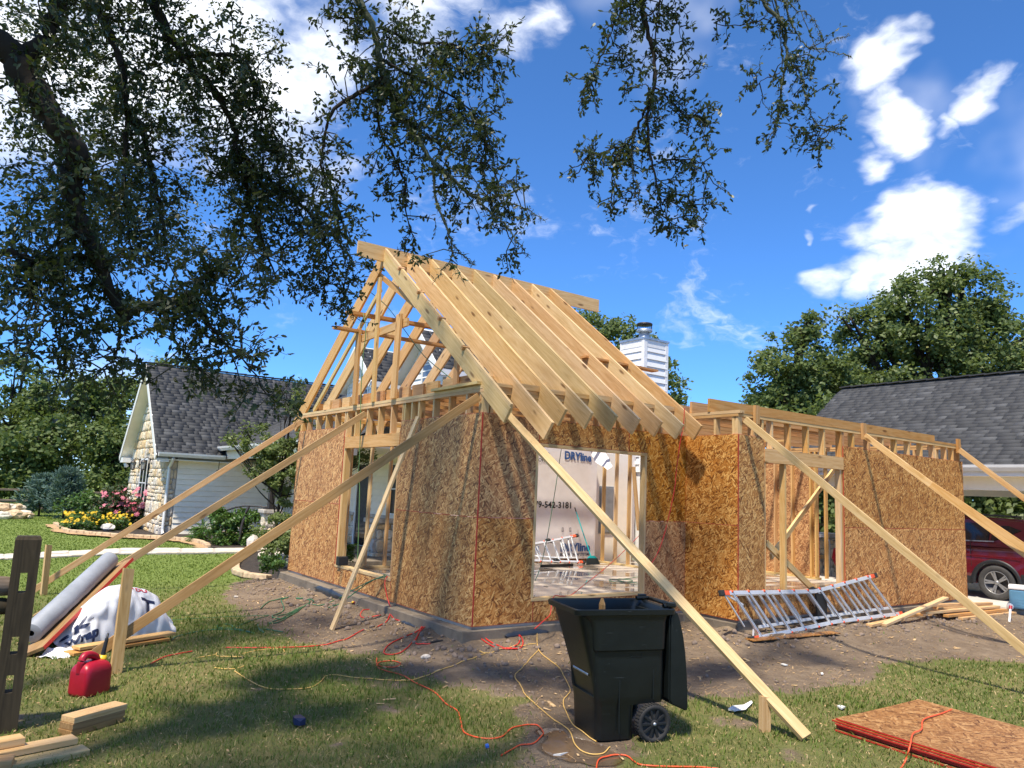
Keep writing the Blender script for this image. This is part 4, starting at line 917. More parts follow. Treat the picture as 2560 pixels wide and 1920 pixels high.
def sack():
    """slumped white wrap: front sheet bulges towards the viewer, ridge at the back, folds running down"""
    zb = gz(-3.3, 2.2)-.01
    a, b = Vector((-3.90, 1.92, 0)), Vector((-2.66, 2.44, 0)); e = (b-a).normalized(); nrm = Vector((e.y, -e.x, 0)); Ls = (b-a).length
    def S(u, v):      # u 0..1 along, v 0 bottom front .. 1 top ridge .. 2 bottom back
        w = v if v <= 1 else 2-v
        top = (.34+.26*math.sin(math.pi*min(1, .12+u*.92))**.7)*(1-.15*max(0, .25-u)*4)*(1-.55*max(0, u-.86)*7)*(1 if u > .45 else .22+.78*(u/.45))
        z = top*math.sin(math.pi/2*w)**.8
        out = (.20*math.cos(math.pi/2*w)**.9)*(1 if v <= 1 else -1.3)-.06
        f = .012*math.sin(u*29+w*5)+.007*math.sin(u*53-w*9+1)+.014*math.sin(w*9+u*7)+.005*math.sin(u*90+w*3)+.010*abs(math.sin(u*17+w*11))
        p = a+e*(u*Ls)+nrm*(out+f*math.sin(math.pi*min(1, w+.12))); return Vector((p.x, p.y, zb+z+f*.35))
    nu, nv = 90, 56; V = [tuple(S(i/nu, 2*j/nv)) for i in range(nu+1) for j in range(nv+1)]
    F = [(i*(nv+1)+j, (i+1)*(nv+1)+j, (i+1)*(nv+1)+j+1, i*(nv+1)+j+1) for i in range(nu) for j in range(nv)]
    root = put('wrap_sack', mesh_np('sack', V, F, M['wrap_white'], smooth=True)); tag(root, 'crumpled white house-wrap sheet with navy lettering heaped on boards', 'house wrap')
    def write(txt, u0, v0, ang, size, mat, sx=1., bold=.006):
        me = text_mesh(txt, size, mat, bold, 2, sx); ca, sa = math.cos(ang), math.sin(ang)
        for v in me.vertices:
            x, y = v.co.x*ca-v.co.y*sa, v.co.x*sa+v.co.y*ca
            u, w = u0+x/Ls, min(.98, max(.02, v0+y/.62)); q = S(u, w); du = S(u+.004, w)-q; dv = S(u, w+.006)-q; n = du.cross(dv).normalized()
            v.co = q+n*.006
        put('lettering', me, root)
    write('T', .66, .30, R(-8), .25, M['ink_navy'], bold=.012)
    write('DU', .64, .78, R(-4), .10, M['ink_red'], bold=.004); write('K', .13, .42, R(0), .20, M['ink_navy'], bold=.012); write('e', .035, .45, R(0), .17, M['ink_navy'], bold=.01)
    write('Wrap', .05, .14, R(-3), .145, M['ink_navy'], bold=.008); write('(R)', .25, .46, R(0), .03, M['ink_navy'], bold=.001)
    tri = bpy.data.meshes.new('mark'); q = [S(.60, .84), S(.625, .89), S(.625, .80)]; tri.from_pydata([tuple(x+nrm*.008) for x in q], [], [(0, 1, 2)]); tri.materials.append(M['ink_red']); put('triangle_mark', tri, root)
    # loose flap on the grass
    fl = [(-4.05, 1.55), (-3.95, 1.62), (-3.80, 1.70), (-3.62, 1.52), (-3.72, 1.46), (-3.90, 1.44)]
    bm = bmesh.new(); vs_ = [bm.verts.new((x, y, gz(x, y)+.012+.05*(i in (1, 2)))) for i, (x, y) in enumerate(fl)]; bm.faces.new(vs_); bmesh.ops.triangulate(bm, faces=bm.faces[:]); bmesh.ops.subdivide_edges(bm, edges=bm.edges[:], cuts=3, use_grid_fill=True)
    for v in bm.verts: v.co.z += .012*math.sin(v.co.x*60)+.012*math.sin(v.co.y*47)
    put('sheet_flap', mesh_bm(bm, 'flap', M['wrap_white'], smooth=True), root)
sack()
lump('plank', 'yellow plank under the white wrap sheet, upper of two', 'plank', (-3.72, 1.52, gz(-3.6, 1.6)+.075), (-2.72, 1.98, gz(-2.8, 1.9)+.075), .03, .14, (0, 0, 1), M['pine'], 'planks under the wrap sheet')
lump('plank', 'orange plank flat on the grass under the white wrap sheet', 'plank', (-3.78, 1.50, gz(-3.6, 1.6)+.03), (-2.80, 1.92, gz(-2.8, 1.9)+.03), .03, .18, (0, 0, 1), M['fir'], 'planks under the wrap sheet')

# ------------------------------------------------------------------ strand-board stack at the near right
e1 = Vector((.9985, -.055, 0)); e2 = Vector((-.055, -.9985, 0)); c0 = Vector((1.155, -3.70, 0)); zb = gz(1.8, -4.6)+.012
names = ['lowest', 'second from the ground', 'third from the ground', 'fourth from the ground', 'fifth from the ground', 'topmost']
for k in range(6):
    bm = bmesh.new(); nx, ny = 10, 14; t = .0115
    off = (e1*rng.uniform(-.025, .025)+e2*rng.uniform(-.03, .02)) if k < 5 else Vector((0, 0, 0)); z0 = zb+k*.0165
    gr = [[[None]*(ny+1) for _ in range(nx+1)] for _ in (0, 1)]
    for s in (0, 1):
        for i in range(nx+1):
            for j in range(ny+1):
                u, v = i/nx*1.22, j/ny*2.44; warp = .022*(u/1.22)**2*(1-v/2.44)*(k/5)-.004*math.sin(v*2)
                gr[s][i][j] = bm.verts.new((v-1.22, u-.61, warp+s*t))
    for i in range(nx):
        for j in range(ny):
            bm.faces.new((gr[1][i][j], gr[1][i+1][j], gr[1][i+1][j+1], gr[1][i][j+1])); bm.faces.new((gr[0][i][j], gr[0][i][j+1], gr[0][i+1][j+1], gr[0][i+1][j]))
    for i in range(nx):
        for j in (0, ny): bm.faces.new((gr[0][i][j], gr[0][i+1][j], gr[1][i+1][j], gr[1][i][j])).material_index = 1
    for j in range(ny):
        for i in (0, nx): bm.faces.new((gr[0][i][j], gr[0][i][j+1], gr[1][i][j+1], gr[1][i][j])).material_index = 1
    c = c0+off+e1*.61+e2*1.22; m = Matrix((e2, e1, e2.cross(e1))).transposed().to_4x4()
    if m.to_3x3().determinant() < 0 or m[2][2] < 0: m = Matrix((e2, -e1*-1, Vector((0, 0, 1)))).transposed().to_4x4()
    m.translation = (c.x, c.y, z0)
    tag(put('osb_board', mesh_bm(bm, 'osb_board', M['osb_wet'], M['red_paint']), None, m), 'red-edged strand-board sheet, %s in the stack on the grass' % names[k], 'board', 'stacked strand boards')

# ------------------------------------------------------------------ lumber pile and offcuts by the wing
y_ = lambda x: -1.28+.03*(x-9)
pile = [(8.55, 10.75, -1.42, 0, 'pine'), (8.8, 10.95, -1.25, 0, 'pine_pale'), (9.1, 11.0, -1.10, 0, 'pine'), (8.4, 10.6, -1.20, 1, 'pine_pale'), (8.2, 10.55, -1.36, 1, 'fir'), (8.3, 10.6, -1.16, 2, 'pine'), (7.6, 10.4, -1.30, 2, 'pine_pale'), (8.2, 10.5, -1.14, 3, 'pine'), (6.9, 9.0, -1.12, 0, 'fir')]
lb = ['front ground board of the lumber pile by the wing', 'pale ground board of the lumber pile, longest towards the drive', 'rear ground board of the lumber pile', 'pale second-layer board of the lumber pile', 'reddish second-layer board of the lumber pile', 'third-layer rear board of the lumber pile', 'long pale third-layer board of the lumber pile', 'topmost board of the lumber pile by the wing', 'reddish board under the ladder end']
for (a, b, y, k, mt), l in zip(pile, lb): lump('lumber_board', l, 'lumber', (a, y, gz(a, y)+.025+.042*k), (b, y+.05, gz(b, y)+.025+.042*k), .04, .09, (0, 0, 1), M[mt], 'lumber piled by the wing')
lump('lumber_board', 'pale board slanting from the dirt up onto the lumber pile', 'lumber', (6.25, -1.38, gz(6.3, -1.38)+.02), (8.406, -1.280, 0.134), .04, .09, (0, 0, 1), M['pine_pale'], 'lumber piled by the wing')
lump('lumber_board', 'short board end on the dirt beneath the ladder', 'lumber', (5.9, -1.36, gz(5.9, -1.36)+.03), (7.1, -1.20, gz(7.1, -1.2)+.03), .04, .09, (0, 0, 1), M['pine'], 'lumber piled by the wing')
lump('strand_board_strip', 'narrow strand-board strip on the dirt below the ladder foot', 'offcut', (3.35, -1.22, gz(3.3, -1.25)+.02), (4.95, -1.42, gz(5, -1.4)+.02), .012, .16, (0, 0, 1), M['osb_wet'])
lump('board_offcut', 'thin pale offcut on the dirt behind the bin', 'offcut', (1.701, 0.636, -0.240), (2.054, 0.609, -0.240), .02, .06, (0, 0, 1), M['pine_pale'])

# ------------------------------------------------------------------ hoses and cords
def cord(name, label, cat, mat, r, pts, z=None, group=None, ends=None, n=6):
    P = []
    for p in catmull([Vector((q[0], q[1], q[2] if len(q) > 2 else -9)) for q in pts], n):
        P.append((p.x, p.y, (gz(p.x, p.y)+r+.004) if (z is None and p.z < -5) else (z if z is not None else p.z)))
    V, F = tube_arrays(P, r, 7); o = put(name, mesh_np(name, V, F, mat, smooth=True)); tag(o, label, cat, group); return o
def seg3(a, b, n, sag=0.):    # hanging run
    a, b = Vector(a), Vector(b); return [tuple(a.lerp(b, k/n)-Vector((0, 0, sag*math.sin(math.pi*k/n)))) for k in range(n+1)]
hr, cy, co_, hg = M['hose_red'], M['cord_yellow'], M['cord_orange'], M['hose_green']
H1 = [(-0.481, 1.371), (-0.252, 1.573), (-0.101, 1.823), (-0.247, 1.959), (-0.361, 2.060), (-0.290, 2.268), (-0.100, 2.356), (0.132, 2.295), (0.101, 2.062), (-0.076, 1.882), (-0.138, 1.615), (-0.110, 1.410), (0.042, 1.162), (-0.013, 0.962), (-0.329, 0.620), (-0.504, 0.346), (-0.403, 0.203)]
o = cord('air_hose', 'red air hose looping by the prop foot, ending in a black plug', 'hose', hr, .0065, H1, group='red air hoses')
V, F = tube_arrays([(*p, gz(*p)+.014) for p in [(-0.381, 0.247), (-0.330, 0.217), (-0.255, 0.176)]], [.011, .011, .006], 8); put('plug', mesh_np('plug', V, F, M['black_rubber'], smooth=True), o)
cord('air_hose', 'red air hose lying in wide coils on the dirt before the near corner', 'hose', hr, .0065, [(0.041, 0.802), (-0.064, 0.972), (-0.351, 0.595), (-0.756, 0.183), (-0.923, 0.163), (-0.915, 0.316), (-0.656, 0.619), (-0.281, 0.793), (0.124, 0.944), (0.191, 0.579), (0.305, 0.598), (0.756, 1.064), (0.897, 1.073), (0.785, 0.676), (0.998, 0.662), (0.786, 0.615), (0.956, 1.160)], group='red air hoses')
cord('air_hose', 'tight red hose coil beside the teal scrap', 'hose', hr, .0065, [(0.287, 1.186), (0.260, 0.791), (0.213, 0.358), (0.192, -0.067), (0.258, -0.340), (0.469, -0.270), (0.685, 0.051), (0.650, 0.266), (0.437, 0.263), (0.213, 0.111), (0.205, -0.221), (0.331, -0.404), (0.563, -0.227), (0.697, 0.154), (0.543, 0.265), (0.166, 0.071), (0.160, -0.313), (0.397, -0.401)], group='red air hoses')
cord('air_hose', 'straight red hose run across the grass edge', 'hose', hr, .006, [(-2.333, 1.302), (-2.012, 1.157), (-1.577, 1.013), (-1.267, 1.027), (-1.004, 1.149), (-0.650, 1.366)], group='red air hoses')
cord('air_hose', 'short red hose bit in the grass near the boards', 'hose', hr, .006, [(-3.153, 0.825), (-2.988, 1.064), (-2.875, 1.146), (-2.671, 1.240)], group='red air hoses')
cord('air_hose', 'red hose hanging from the gable window sill to the ground', 'hose', hr, .006, [(.04, 2.2, .31), (-.02, 2.12, .31), (-.06, 2.08, .22), (-.05, 1.95, -.0), (-.10, 1.65, -.10)]+[(p[0], p[1], gz(*p)+.01) for p in [(0.334, 2.089), (0.169, 1.467)]], group='red air hoses')
cord('air_hose', 'red hose hanging down the front wall from the last rafter tail', 'hose', hr, .006, [(3.210, -0.250, 2.795), (3.191, -0.250, 2.519), (3.135, -0.250, 2.334), (3.064, -0.250, 1.931), (3.032, -0.250, 1.675), (2.939, -0.250, 1.342), (2.833, -0.250, 1.034), (2.714, -0.250, 0.808), (2.542, -0.250, 0.606)], group='red air hoses')
cord('air_hose', 'red hose running taut through the front window to the sill', 'hose', hr, .0055, seg3((5.680, 3.000, 0.822), (1.497, 0.060, 0.281), 8, .05)+[(1.277, -0.020, 0.289), (1.149, -0.050, 0.303), (1.068, -0.100, 0.215), (1.002, -0.160, 0.110), (0.862, -0.220, 0.056), (0.665, -0.300, -0.012)], group='red air hoses')
cord('extension_cord', 'orange cord wandering over the grass to the puddle', 'cord', co_, .0055, [(-1.094, 0.116), (-1.212, -0.154), (-1.125, -0.303), (-0.980, -0.203), (-1.006, -0.070), (-1.148, -0.056), (-1.251, -0.219), (-1.242, -0.409), (-1.169, -0.604), (-1.190, -0.929), (-1.197, -1.263), (-1.295, -1.626), (-1.319, -1.850), (-1.442, -2.096), (-1.568, -2.353), (-1.517, -2.530), (-1.383, -2.563), (-1.198, -2.435), (-1.092, -2.408)]+[(-1.005, -2.406), (-0.957, -2.464), (-1.057, -2.659), (-1.249, -2.780), (-1.366, -2.778), (-1.481, -2.830), (-1.612, -2.892)], group='orange cords')
cord('extension_cord', 'orange cord at the bottom edge before the bin', 'cord', co_, .0055, [(-1.244, -3.458), (-1.114, -3.319), (-1.011, -3.247), (-0.896, -3.243), (-0.816, -3.305), (-0.853, -3.413), (-0.859, -3.488), (-0.740, -3.589), (-0.522, -3.717), (-0.420, -3.819)], group='orange cords')
cord('extension_cord', 'orange cord draped over the strand-board stack', 'cord', co_, .006, [(p[0], p[1], gz(*p)+.01) for p in [(0.610, -4.475), (0.876, -4.396)]]+[(p[0], p[1], zb+.112) for p in [(0.947, -4.404), (1.257, -4.272), (1.447, -4.244), (1.751, -4.115), (2.077, -4.101), (2.304, -4.083)]], group='orange cords')
cord('rope', 'yellow cord curving across the lawn to the dirt', 'cord', cy, .0045, [(-2.527, 0.214), (-2.509, -0.217), (-2.465, -0.489), (-2.359, -0.594), (-2.131, -0.650), (-1.964, -0.503), (-1.836, -0.325), (-1.733, -0.323), (-1.627, -0.483), (-1.492, -0.638), (-1.219, -0.784), (-0.981, -0.723), (-0.664, -0.575), (-0.235, -0.453), (-0.066, -0.394), (-0.097, -0.327), (0.001, -0.378), (0.265, -0.332), (0.462, -0.313)]+[(0.586, -0.285), (0.705, -0.278)], group='yellow cords')
cord('rope', 'yellow cord in a long bight before the bin', 'cord', cy, .0045, [(1.577, 0.776), (0.846, -0.124), (0.593, -0.516), (0.501, -0.931), (0.156, -1.506), (-0.037, -1.768), (-0.318, -2.008), (-0.569, -2.365), (-0.721, -2.632), (-0.786, -2.875), (-0.808, -2.976)], group='yellow cords')
cord('rope', 'yellow cord ending in the puddle at the bin base', 'cord', cy, .0045, [(0.621, -0.448), (0.297, -0.692), (-0.006, -0.945), (-0.181, -1.096), (-0.322, -1.370), (-0.524, -1.751), (-0.711, -2.293), (-0.820, -2.662), (-1.006, -2.979), (-1.024, -3.126), (-0.931, -3.175), (-0.811, -3.125)], group='yellow cords')
cord('rope', 'yellow cord snippet in the grass by the red hose', 'cord', cy, .004, [(-2.250, 0.926), (-2.000, 1.046), (-1.801, 1.025), (-1.823, 0.842)], group='yellow cords'); cord('rope', 'yellow cord with a kink in the grass below the planks', 'cord', cy, .004, [(-2.683, 0.930), (-2.512, 0.988), (-2.459, 1.094), (-2.501, 0.923), (-2.404, 0.851), (-2.168, 0.732)], group='yellow cords'); cord('rope', 'faint yellow cord lowest in the grass', 'cord', cy, .004, [(-2.656, 0.434), (-2.575, 0.333), (-2.471, 0.317), (-2.367, 0.410)], group='yellow cords')
cord('garden_hose', 'green hose coil on the dirt beneath the gable window', 'hose', hg, .007, [(-1.211, 3.582), (-1.019, 3.986), (-0.832, 4.227), (-0.576, 4.255), (-0.736, 4.119), (-0.923, 3.455), (-1.228, 3.037), (-1.176, 2.845), (-0.960, 3.004), (-0.613, 3.489), (-0.372, 3.742), (-0.455, 4.028), (-0.511, 4.093), (-0.417, 3.772), (-0.817, 3.283), (-1.251, 2.739), (-1.439, 2.518), (-1.253, 2.621), (-0.694, 3.446), (-0.934, 3.190), (-1.265, 2.926)], group='green hoses')
cord('garden_hose', 'green hose trailing across the lawn edge', 'hose', hg, .006, [(-2.722, 1.906), (-2.656, 2.076), (-2.395, 2.283), (-2.128, 2.356), (-1.925, 2.226), (-1.804, 1.939), (-1.855, 2.168), (-1.956, 2.361), (-2.091, 2.497), (-1.987, 2.692), (-1.897, 2.570), (-1.924, 2.348), (-1.683, 2.686), (-1.244, 3.116)], group='green hoses')
cord('garden_hose', 'thin green line stretched over the lawn', 'hose', hg, .004, [(-2.470, 3.231), (-1.904, 3.209), (-1.254, 3.144)], group='green hoses'); cord('garden_hose', 'dark green loop in the grass at the dirt edge', 'hose', hg, .006, [(-1.597, 2.480), (-1.671, 2.189), (-1.696, 1.945), (-1.639, 2.176), (-1.575, 2.099), (-1.477, 1.888)], group='green hoses')
cord('garden_hose', 'green hoses falling from the gable sill corner', 'hose', hg, .007, [(.05, 2.3, .315), (-.01, 2.15, .315), (-.10, 2.35, .25), (-.22, 2.7, .08), (-.30, 3.0, -.08)]+[(p[0], p[1], gz(*p)+.01) for p in [(0.107, 3.711), (-0.395, 3.277), (-0.499, 3.455)]], group='green hoses')
cord('garden_hose', 'second green hose slack below the gable sill', 'hose', hg, .007, [(.05, 2.35, .315), (-.02, 2.2, .32), (-.12, 2.45, .20), (-.25, 2.75, -.02), (-.33, 2.95, -.16)]+[(p[0], p[1], gz(*p)+.01) for p in [(-0.279, 3.027), (-0.456, 3.019)]], group='green hoses')
cord('garden_hose', 'lime hose hanging down the gable from the roof', 'hose', M['hose_lime'], .0065, [(-0.060, 3.440, 4.202), (-0.060, 3.327, 3.998), (-0.060, 3.285, 3.809), (-0.060, 3.320, 3.495), (-0.060, 3.305, 2.953), (-0.060, 3.238, 2.504)]+[(-0.060, 3.181, 1.879), (-0.060, 3.192, 1.707), (-0.060, 3.104, 1.494), (-0.060, 3.042, 0.990), (-0.060, 3.013, 0.681), (-0.060, 2.991, 0.415), (-0.060, 3.022, 0.166)], group='green hoses')
cord('garden_hose', 'dark green line slung under the rafters', 'hose', hg, .006, [(0.100, 3.552, 4.582), (0.200, 3.121, 4.286), (0.300, 2.653, 3.842), (0.400, 2.205, 3.426), (0.500, 1.581, 3.048)], group='green hoses')
cord('garden_hose', 'green hose hanging inside the front window', 'hose', hg, .006, [(3.364, 2.600, 2.290), (3.323, 2.600, 2.012), (3.263, 2.600, 1.596), (3.166, 2.600, 1.019), (3.092, 2.600, 0.642), (3.002, 2.600, 0.316), (2.908, 2.600, 0.111)], group='green hoses')
cord('garden_hose', 'small green coil on the wet floor inside', 'hose', hg, .007, [(p[0], p[1], .012) for p in [(6.051, 3.341), (5.457, 3.134), (5.071, 3.118), (4.879, 2.839), (5.197, 2.756), (5.429, 2.915), (5.337, 3.164), (5.107, 2.888), (5.202, 2.542)]], group='green hoses')

# ------------------------------------------------------------------ litter
def scrap(name, label, cat, pts, z, mat, th=.01, bumpy=.01):
    c = sum((Vector(p[:2]) for p in pts), Vector((0, 0)))/len(pts); bm = bmesh.new()
    vs_ = [bm.verts.new((p[0]-c.x, p[1]-c.y, 0)) for p in pts]; f = bm.faces.new(vs_); r = bmesh.ops.extrude_face_region(bm, geom=[f]); bmesh.ops.translate(bm, vec=(0, 0, th), verts=[v for v in r['geom'] if isinstance(v, bmesh.types.BMVert)])
    for v in bm.verts: v.co.z += rng.uniform(0, bumpy)
    bmesh.ops.triangulate(bm, faces=[f for f in bm.faces if len(f.verts) > 4])
    return tag(put(name, mesh_bm(bm, name, mat), None, (c.x, c.y, gz(c.x, c.y)+z)), label, cat, 'litter on the ground')
scrap('paper_scrap', 'torn white plaster scrap in the grass by the brace foot', 'scrap', [(0.788, -2.918), (0.889, -2.885), (1.000, -2.916), (1.200, -2.851), (1.151, -2.900), (0.932, -2.990), (0.798, -2.971)], .012, M['paper'], .012, .02)
scrap('paper_scrap', 'small white scrap on the dirt beyond the brace', 'scrap', [(2.907, -1.977), (2.953, -1.974), (2.935, -2.052), (2.868, -2.060)], .008, M['paper'])
scrap('paper_scrap', 'tiny white scrap on the dirt below the ladder', 'scrap', [(2.966, -2.432), (3.007, -2.436), (2.953, -2.476), (2.915, -2.473)], .008, M['paper'])
scrap('paper_scrap', 'white scrap in the grass above the strand-board stack', 'scrap', [(1.818, -3.314), (1.853, -3.321), (1.845, -3.378), (1.773, -3.383)], .015, M['paper'])
scrap('paper_scrap', 'white scrap in the mud left of the bin', 'scrap', [(-1.273, -3.043), (-1.200, -3.049), (-1.150, -3.058), (-1.232, -3.071)], .008, M['paper'], .006)
scrap('teal_scrap', 'bright teal plastic scrap against the slab corner', 'scrap', [(1.498, 0.944), (1.669, 1.138), (1.916, 1.229), (1.937, 1.061), (1.739, 0.875)], .03, M['teal_plastic'], .04, .03)
scrap('can_crushed', 'crushed dark blue drink can in the grass', 'can', [(-2.605, -1.563), (-2.557, -1.494), (-2.539, -1.536), (-2.538, -1.649), (-2.589, -1.670), (-2.616, -1.625)], .012, M['ink_navy'], .035, .02)
scrap('bottle_cap', 'small blue cap in the grass near the orange cord', 'cap', [(-1.613, -2.693), (-1.587, -2.690), (-1.602, -2.727), (-1.630, -2.732)], .012, M['blue_plastic'], .015, .003)
pt = (-0.077, 2.861, -0.200)
tr = empty('side_cutters', 'red and yellow handled pliers on the dirt by the prop', 'pliers', (pt[0], pt[1], gz(pt[0], pt[1])))
for k, (mt, a) in enumerate((('red_plastic', .5), ('yellow_plastic', .1))):
    V, F = tube_arrays(catmull([(-.08, .02*k, .02), (-.02, .03-.03*k, .03), (.07, .035-.06*k, .02)], 5), [.012]*11, 8); put('grip', mesh_np('grip', V, F, M[mt], smooth=True), tr, Matrix.Translation(tr.location) @ Matrix.Rotation(a, 4, 'Z'))
for nm, lbx, px, s, mt in (('field_stone', 'loose pale stone lying on the dirt between cord and hose', (-0.665, -0.163, -0.260), .045, 'rock_grey'), ('field_stone', 'small stone at the lawn edge left of the slab', (-1.178, 4.883, -0.260), .03, 'rock_grey'), ('field_stone', 'muddy lump against the slab near the corner', (0.231, 1.096, -0.220), .05, 'clod')):
    bm = bmesh.new(); bmesh.ops.create_icosphere(bm, subdivisions=2, radius=1)
    for v in bm.verts: v.co = Vector((v.co.x*1.3, v.co.y*.9, v.co.z*.6))*s*(1+.3*noise.noise(v.co*2+Vector((px[0]*9, 0, 0))))
    tag(put(nm, mesh_bm(bm, 'stone', M[mt]), None, (px[0], px[1], gz(px[0], px[1])+s*.3)), lbx, 'stone', 'loose stones')
pv = empty('pipe_stub', 'white pipe stub with red cap sticking up near the drive', 'pipe', (9.618, -1.726, -0.250))
a, b = Vector((9.618, -1.726, -0.250)), Vector((9.115, -2.000, -0.052))
b = a+Vector((.12, .02, .20))
V, F = tube_arrays([a, b], .018, 10); put('pipe', mesh_np('pipe', V, F, M['white_trim'], smooth=True), pv); V, F = tube_arrays([b, b+(b-a)*.25], .024, 10); put('cap', mesh_np('cap', V, F, M['red_plastic'], smooth=True), pv)

# ------------------------------------------------------------------ shared builders for the houses
CAMP = Vector((-4.847, -7.3375, 1.5219))
_sh = {}
def sh_arr(w, e):
    t = .016; V = np.array([(0, -.02, .0), (w, -.02, 0), (w, -.02, t), (0, -.02, t), (0, e+.03, .002), (w, e+.03, .002), (w, e+.03, .004), (0, e+.03, .004)])
    return V, np.array([(0, 1, 2, 3), (3, 2, 6, 7), (0, 3, 7, 4), (1, 5, 6, 2)])
def shingle_roof(parent, org, u, s, W, L, nind, inside=None, e=.145, seed=1, name='shingle'):
    """overlapping shingle tabs on a roof plane: u along the eave, s up the slope; the nearest nind are pieces of their own"""
    g = random.Random(seed); org, u, s = Vector(org), Vector(u).normalized(), Vector(s).normalized(); n = u.cross(s)
    if n.z < 0: n = -n
    m3 = np.array([u, s, n]).T; P = []
    for r in range(int(L/e)):
        x = -g.uniform(0, .3)
        while x < W:
            w = g.choice((.15, .19, .24, .30, .36, .42)); x0 = max(0, x); x1 = min(W, x+w)
            if x1-x0 > .06 and (inside is None or inside((x0+x1)/2, r*e)):
                q = g.random(); tone = g.uniform(.3, .5) if q < .66 else (g.uniform(.18, .3) if q < .82 else g.uniform(.55, .88))
                p = org+u*x0+s*(r*e)+n*(.004+.002*g.random()); P.append(((p-CAMP).length, p, round(x1-x0, 2), round(tone*6)/6))
            x += w
    P.sort(key=lambda q: q[0]); A = Acc()
    rot = Matrix((u, s, n)).transposed().to_4x4()
    for i, (d, p, w, tn) in enumerate(P):
        V, F = sh_arr(w-.004, e)
        if i < nind:
            k = (w, tn)
            if k not in _sh: _sh[k] = mesh_np('shingle', V, F, M['shingle'], np.full(8, tn))
            m = rot.copy(); m.translation = p; put(name, _sh[k], parent, m)
        else: A.add(V @ m3.T+np.array(p), F, tn)
    if A.V: o = put('roof_shingles', A.mesh('roof_shingles', M['shingle']), parent); o['kind'] = 'stuff'
def deck(parent, name, org, u, s, W, L, t, mat):
    """roof slab under the shingles"""
    org, u, s = Vector(org), Vector(u).normalized(), Vector(s).normalized(); n = u.cross(s); n = n if n.z > 0 else -n
    bm = bmesh.new(); v = [bm.verts.new(tuple(org+u*a+s*b-n*c)) for a in (0, W) for b in (0, L) for c in (0, t)]
    for q in ((0, 1, 3, 2), (4, 6, 7, 5), (0, 4, 5, 1), (2, 3, 7, 6), (0, 2, 6, 4), (1, 5, 7, 3)): bm.faces.new([v[i] for i in q])
    return put(name, mesh_bm(bm, name, mat), parent)
def siding(parent, org, u, W, z0, z1, mat, e=.175, cut=None, nrm=None):
    """lap boards, each its own piece, bottom edge proud; cut(z) -> (from, to) along u"""
    org, u = Vector(org), Vector(u).normalized(); nrm = Vector(nrm); z = z0
    while z < z1-.03:
        h = min(e, z1-z)+.02; a, b = (0, W) if cut is None else cut(z+h/2)
        if b-a > .05:
            p0 = org+u*a; p1 = org+u*b; zc = z+h/2-.01
            up = (Vector((0, 0, 1))-nrm*.17)
            q0 = Vector((p0.x, p0.y, zc))+nrm*.022; q1 = Vector((p1.x, p1.y, zc))+nrm*.022
            board('siding_board', q0, q1, h, .014, up, mat, parent)
        z += e
def stones(parent, org, u, W, z0, z1, nrm, inside=None, seed=3, h=(.16, .34), w=(.14, .40), t=.05):
    """rough coursed stone facing, each block its own piece"""
    g = random.Random(seed); org, u, nrm = Vector(org), Vector(u).normalized(), Vector(nrm); z = z0; up = Vector((0, 0, 1))
    while z < z1-.04:
        hh = min(g.uniform(*h), z1-z); x = -g.uniform(0, .2)
        while x < W:
            ww = g.uniform(*w); x0, x1 = max(0, x), min(W, x+ww); zz = z; h2 = hh
            parts = [(zz, h2)] if g.random() < .65 or h2 < .2 else [(zz, h2*.48), (zz+h2*.48, h2*.52)]
            for pz, ph in parts:
                cx, cz = (x0+x1)/2, pz+ph/2
                if x1-x0 > .06 and (inside is None or inside(cx, cz)):
                    a, b = (x1-x0)/2-.010, ph/2-.010; j = lambda k: g.uniform(-.22, .22)*k
                    pts = [(-a, -b*.6+j(b)), (-a*.55+j(a), -b), (a*.5+j(a), -b), (a, -b*.5+j(b)), (a, b*.5+j(b)), (a*.5+j(a), b), (-a*.5+j(a), b), (-a, b*.55+j(b))]
                    bm = bmesh.new(); d = t*g.uniform(.7, 1.25)
                    lo = [bm.verts.new((p, q, 0)) for p, q in pts]; mi = [bm.verts.new((p, q, d*.6)) for p, q in pts]; hi = [bm.verts.new((p*.78+g.uniform(-.006, .006), q*.78, d+g.uniform(-.006, .006))) for p, q in pts]
                    for A, B in ((lo, mi), (mi, hi)):
                        for i in range(8): bm.faces.new((A[i], A[(i+1) % 8], B[(i+1) % 8], B[i]))
                    bm.faces.new(hi)
                    m = Matrix((u, up, u.cross(up))).transposed().to_4x4()
                    if u.cross(up).dot(nrm) < 0: m = Matrix((-u, up, (-u).cross(up))).transposed().to_4x4()
                    c = org+u*cx; m.translation = Vector((c.x, c.y, cz)); put('stone', mesh_bm(bm, 'stone', M['stone']), parent, m)
            x += ww
        z += hh
def bx(parent, name, lo, hi, mat, bevel=0.):
    c = (Vector(lo)+Vector(hi))/2; d = Vector(hi)-Vector(lo); return put(name, boxmesh(d.x, d.y, d.z, mat, bevel), parent, c)
def prism(parent, name, pts3, vec, mat):
    bm = bmesh.new(); f = bm.faces.new([bm.verts.new(p) for p in pts3]); r = bmesh.ops.extrude_face_region(bm, geom=[f]); bmesh.ops.translate(bm, vec=vec, verts=[v for v in r['geom'] if isinstance(v, bmesh.types.BMVert)])
    return put(name, mesh_bm(bm, name, mat), parent)
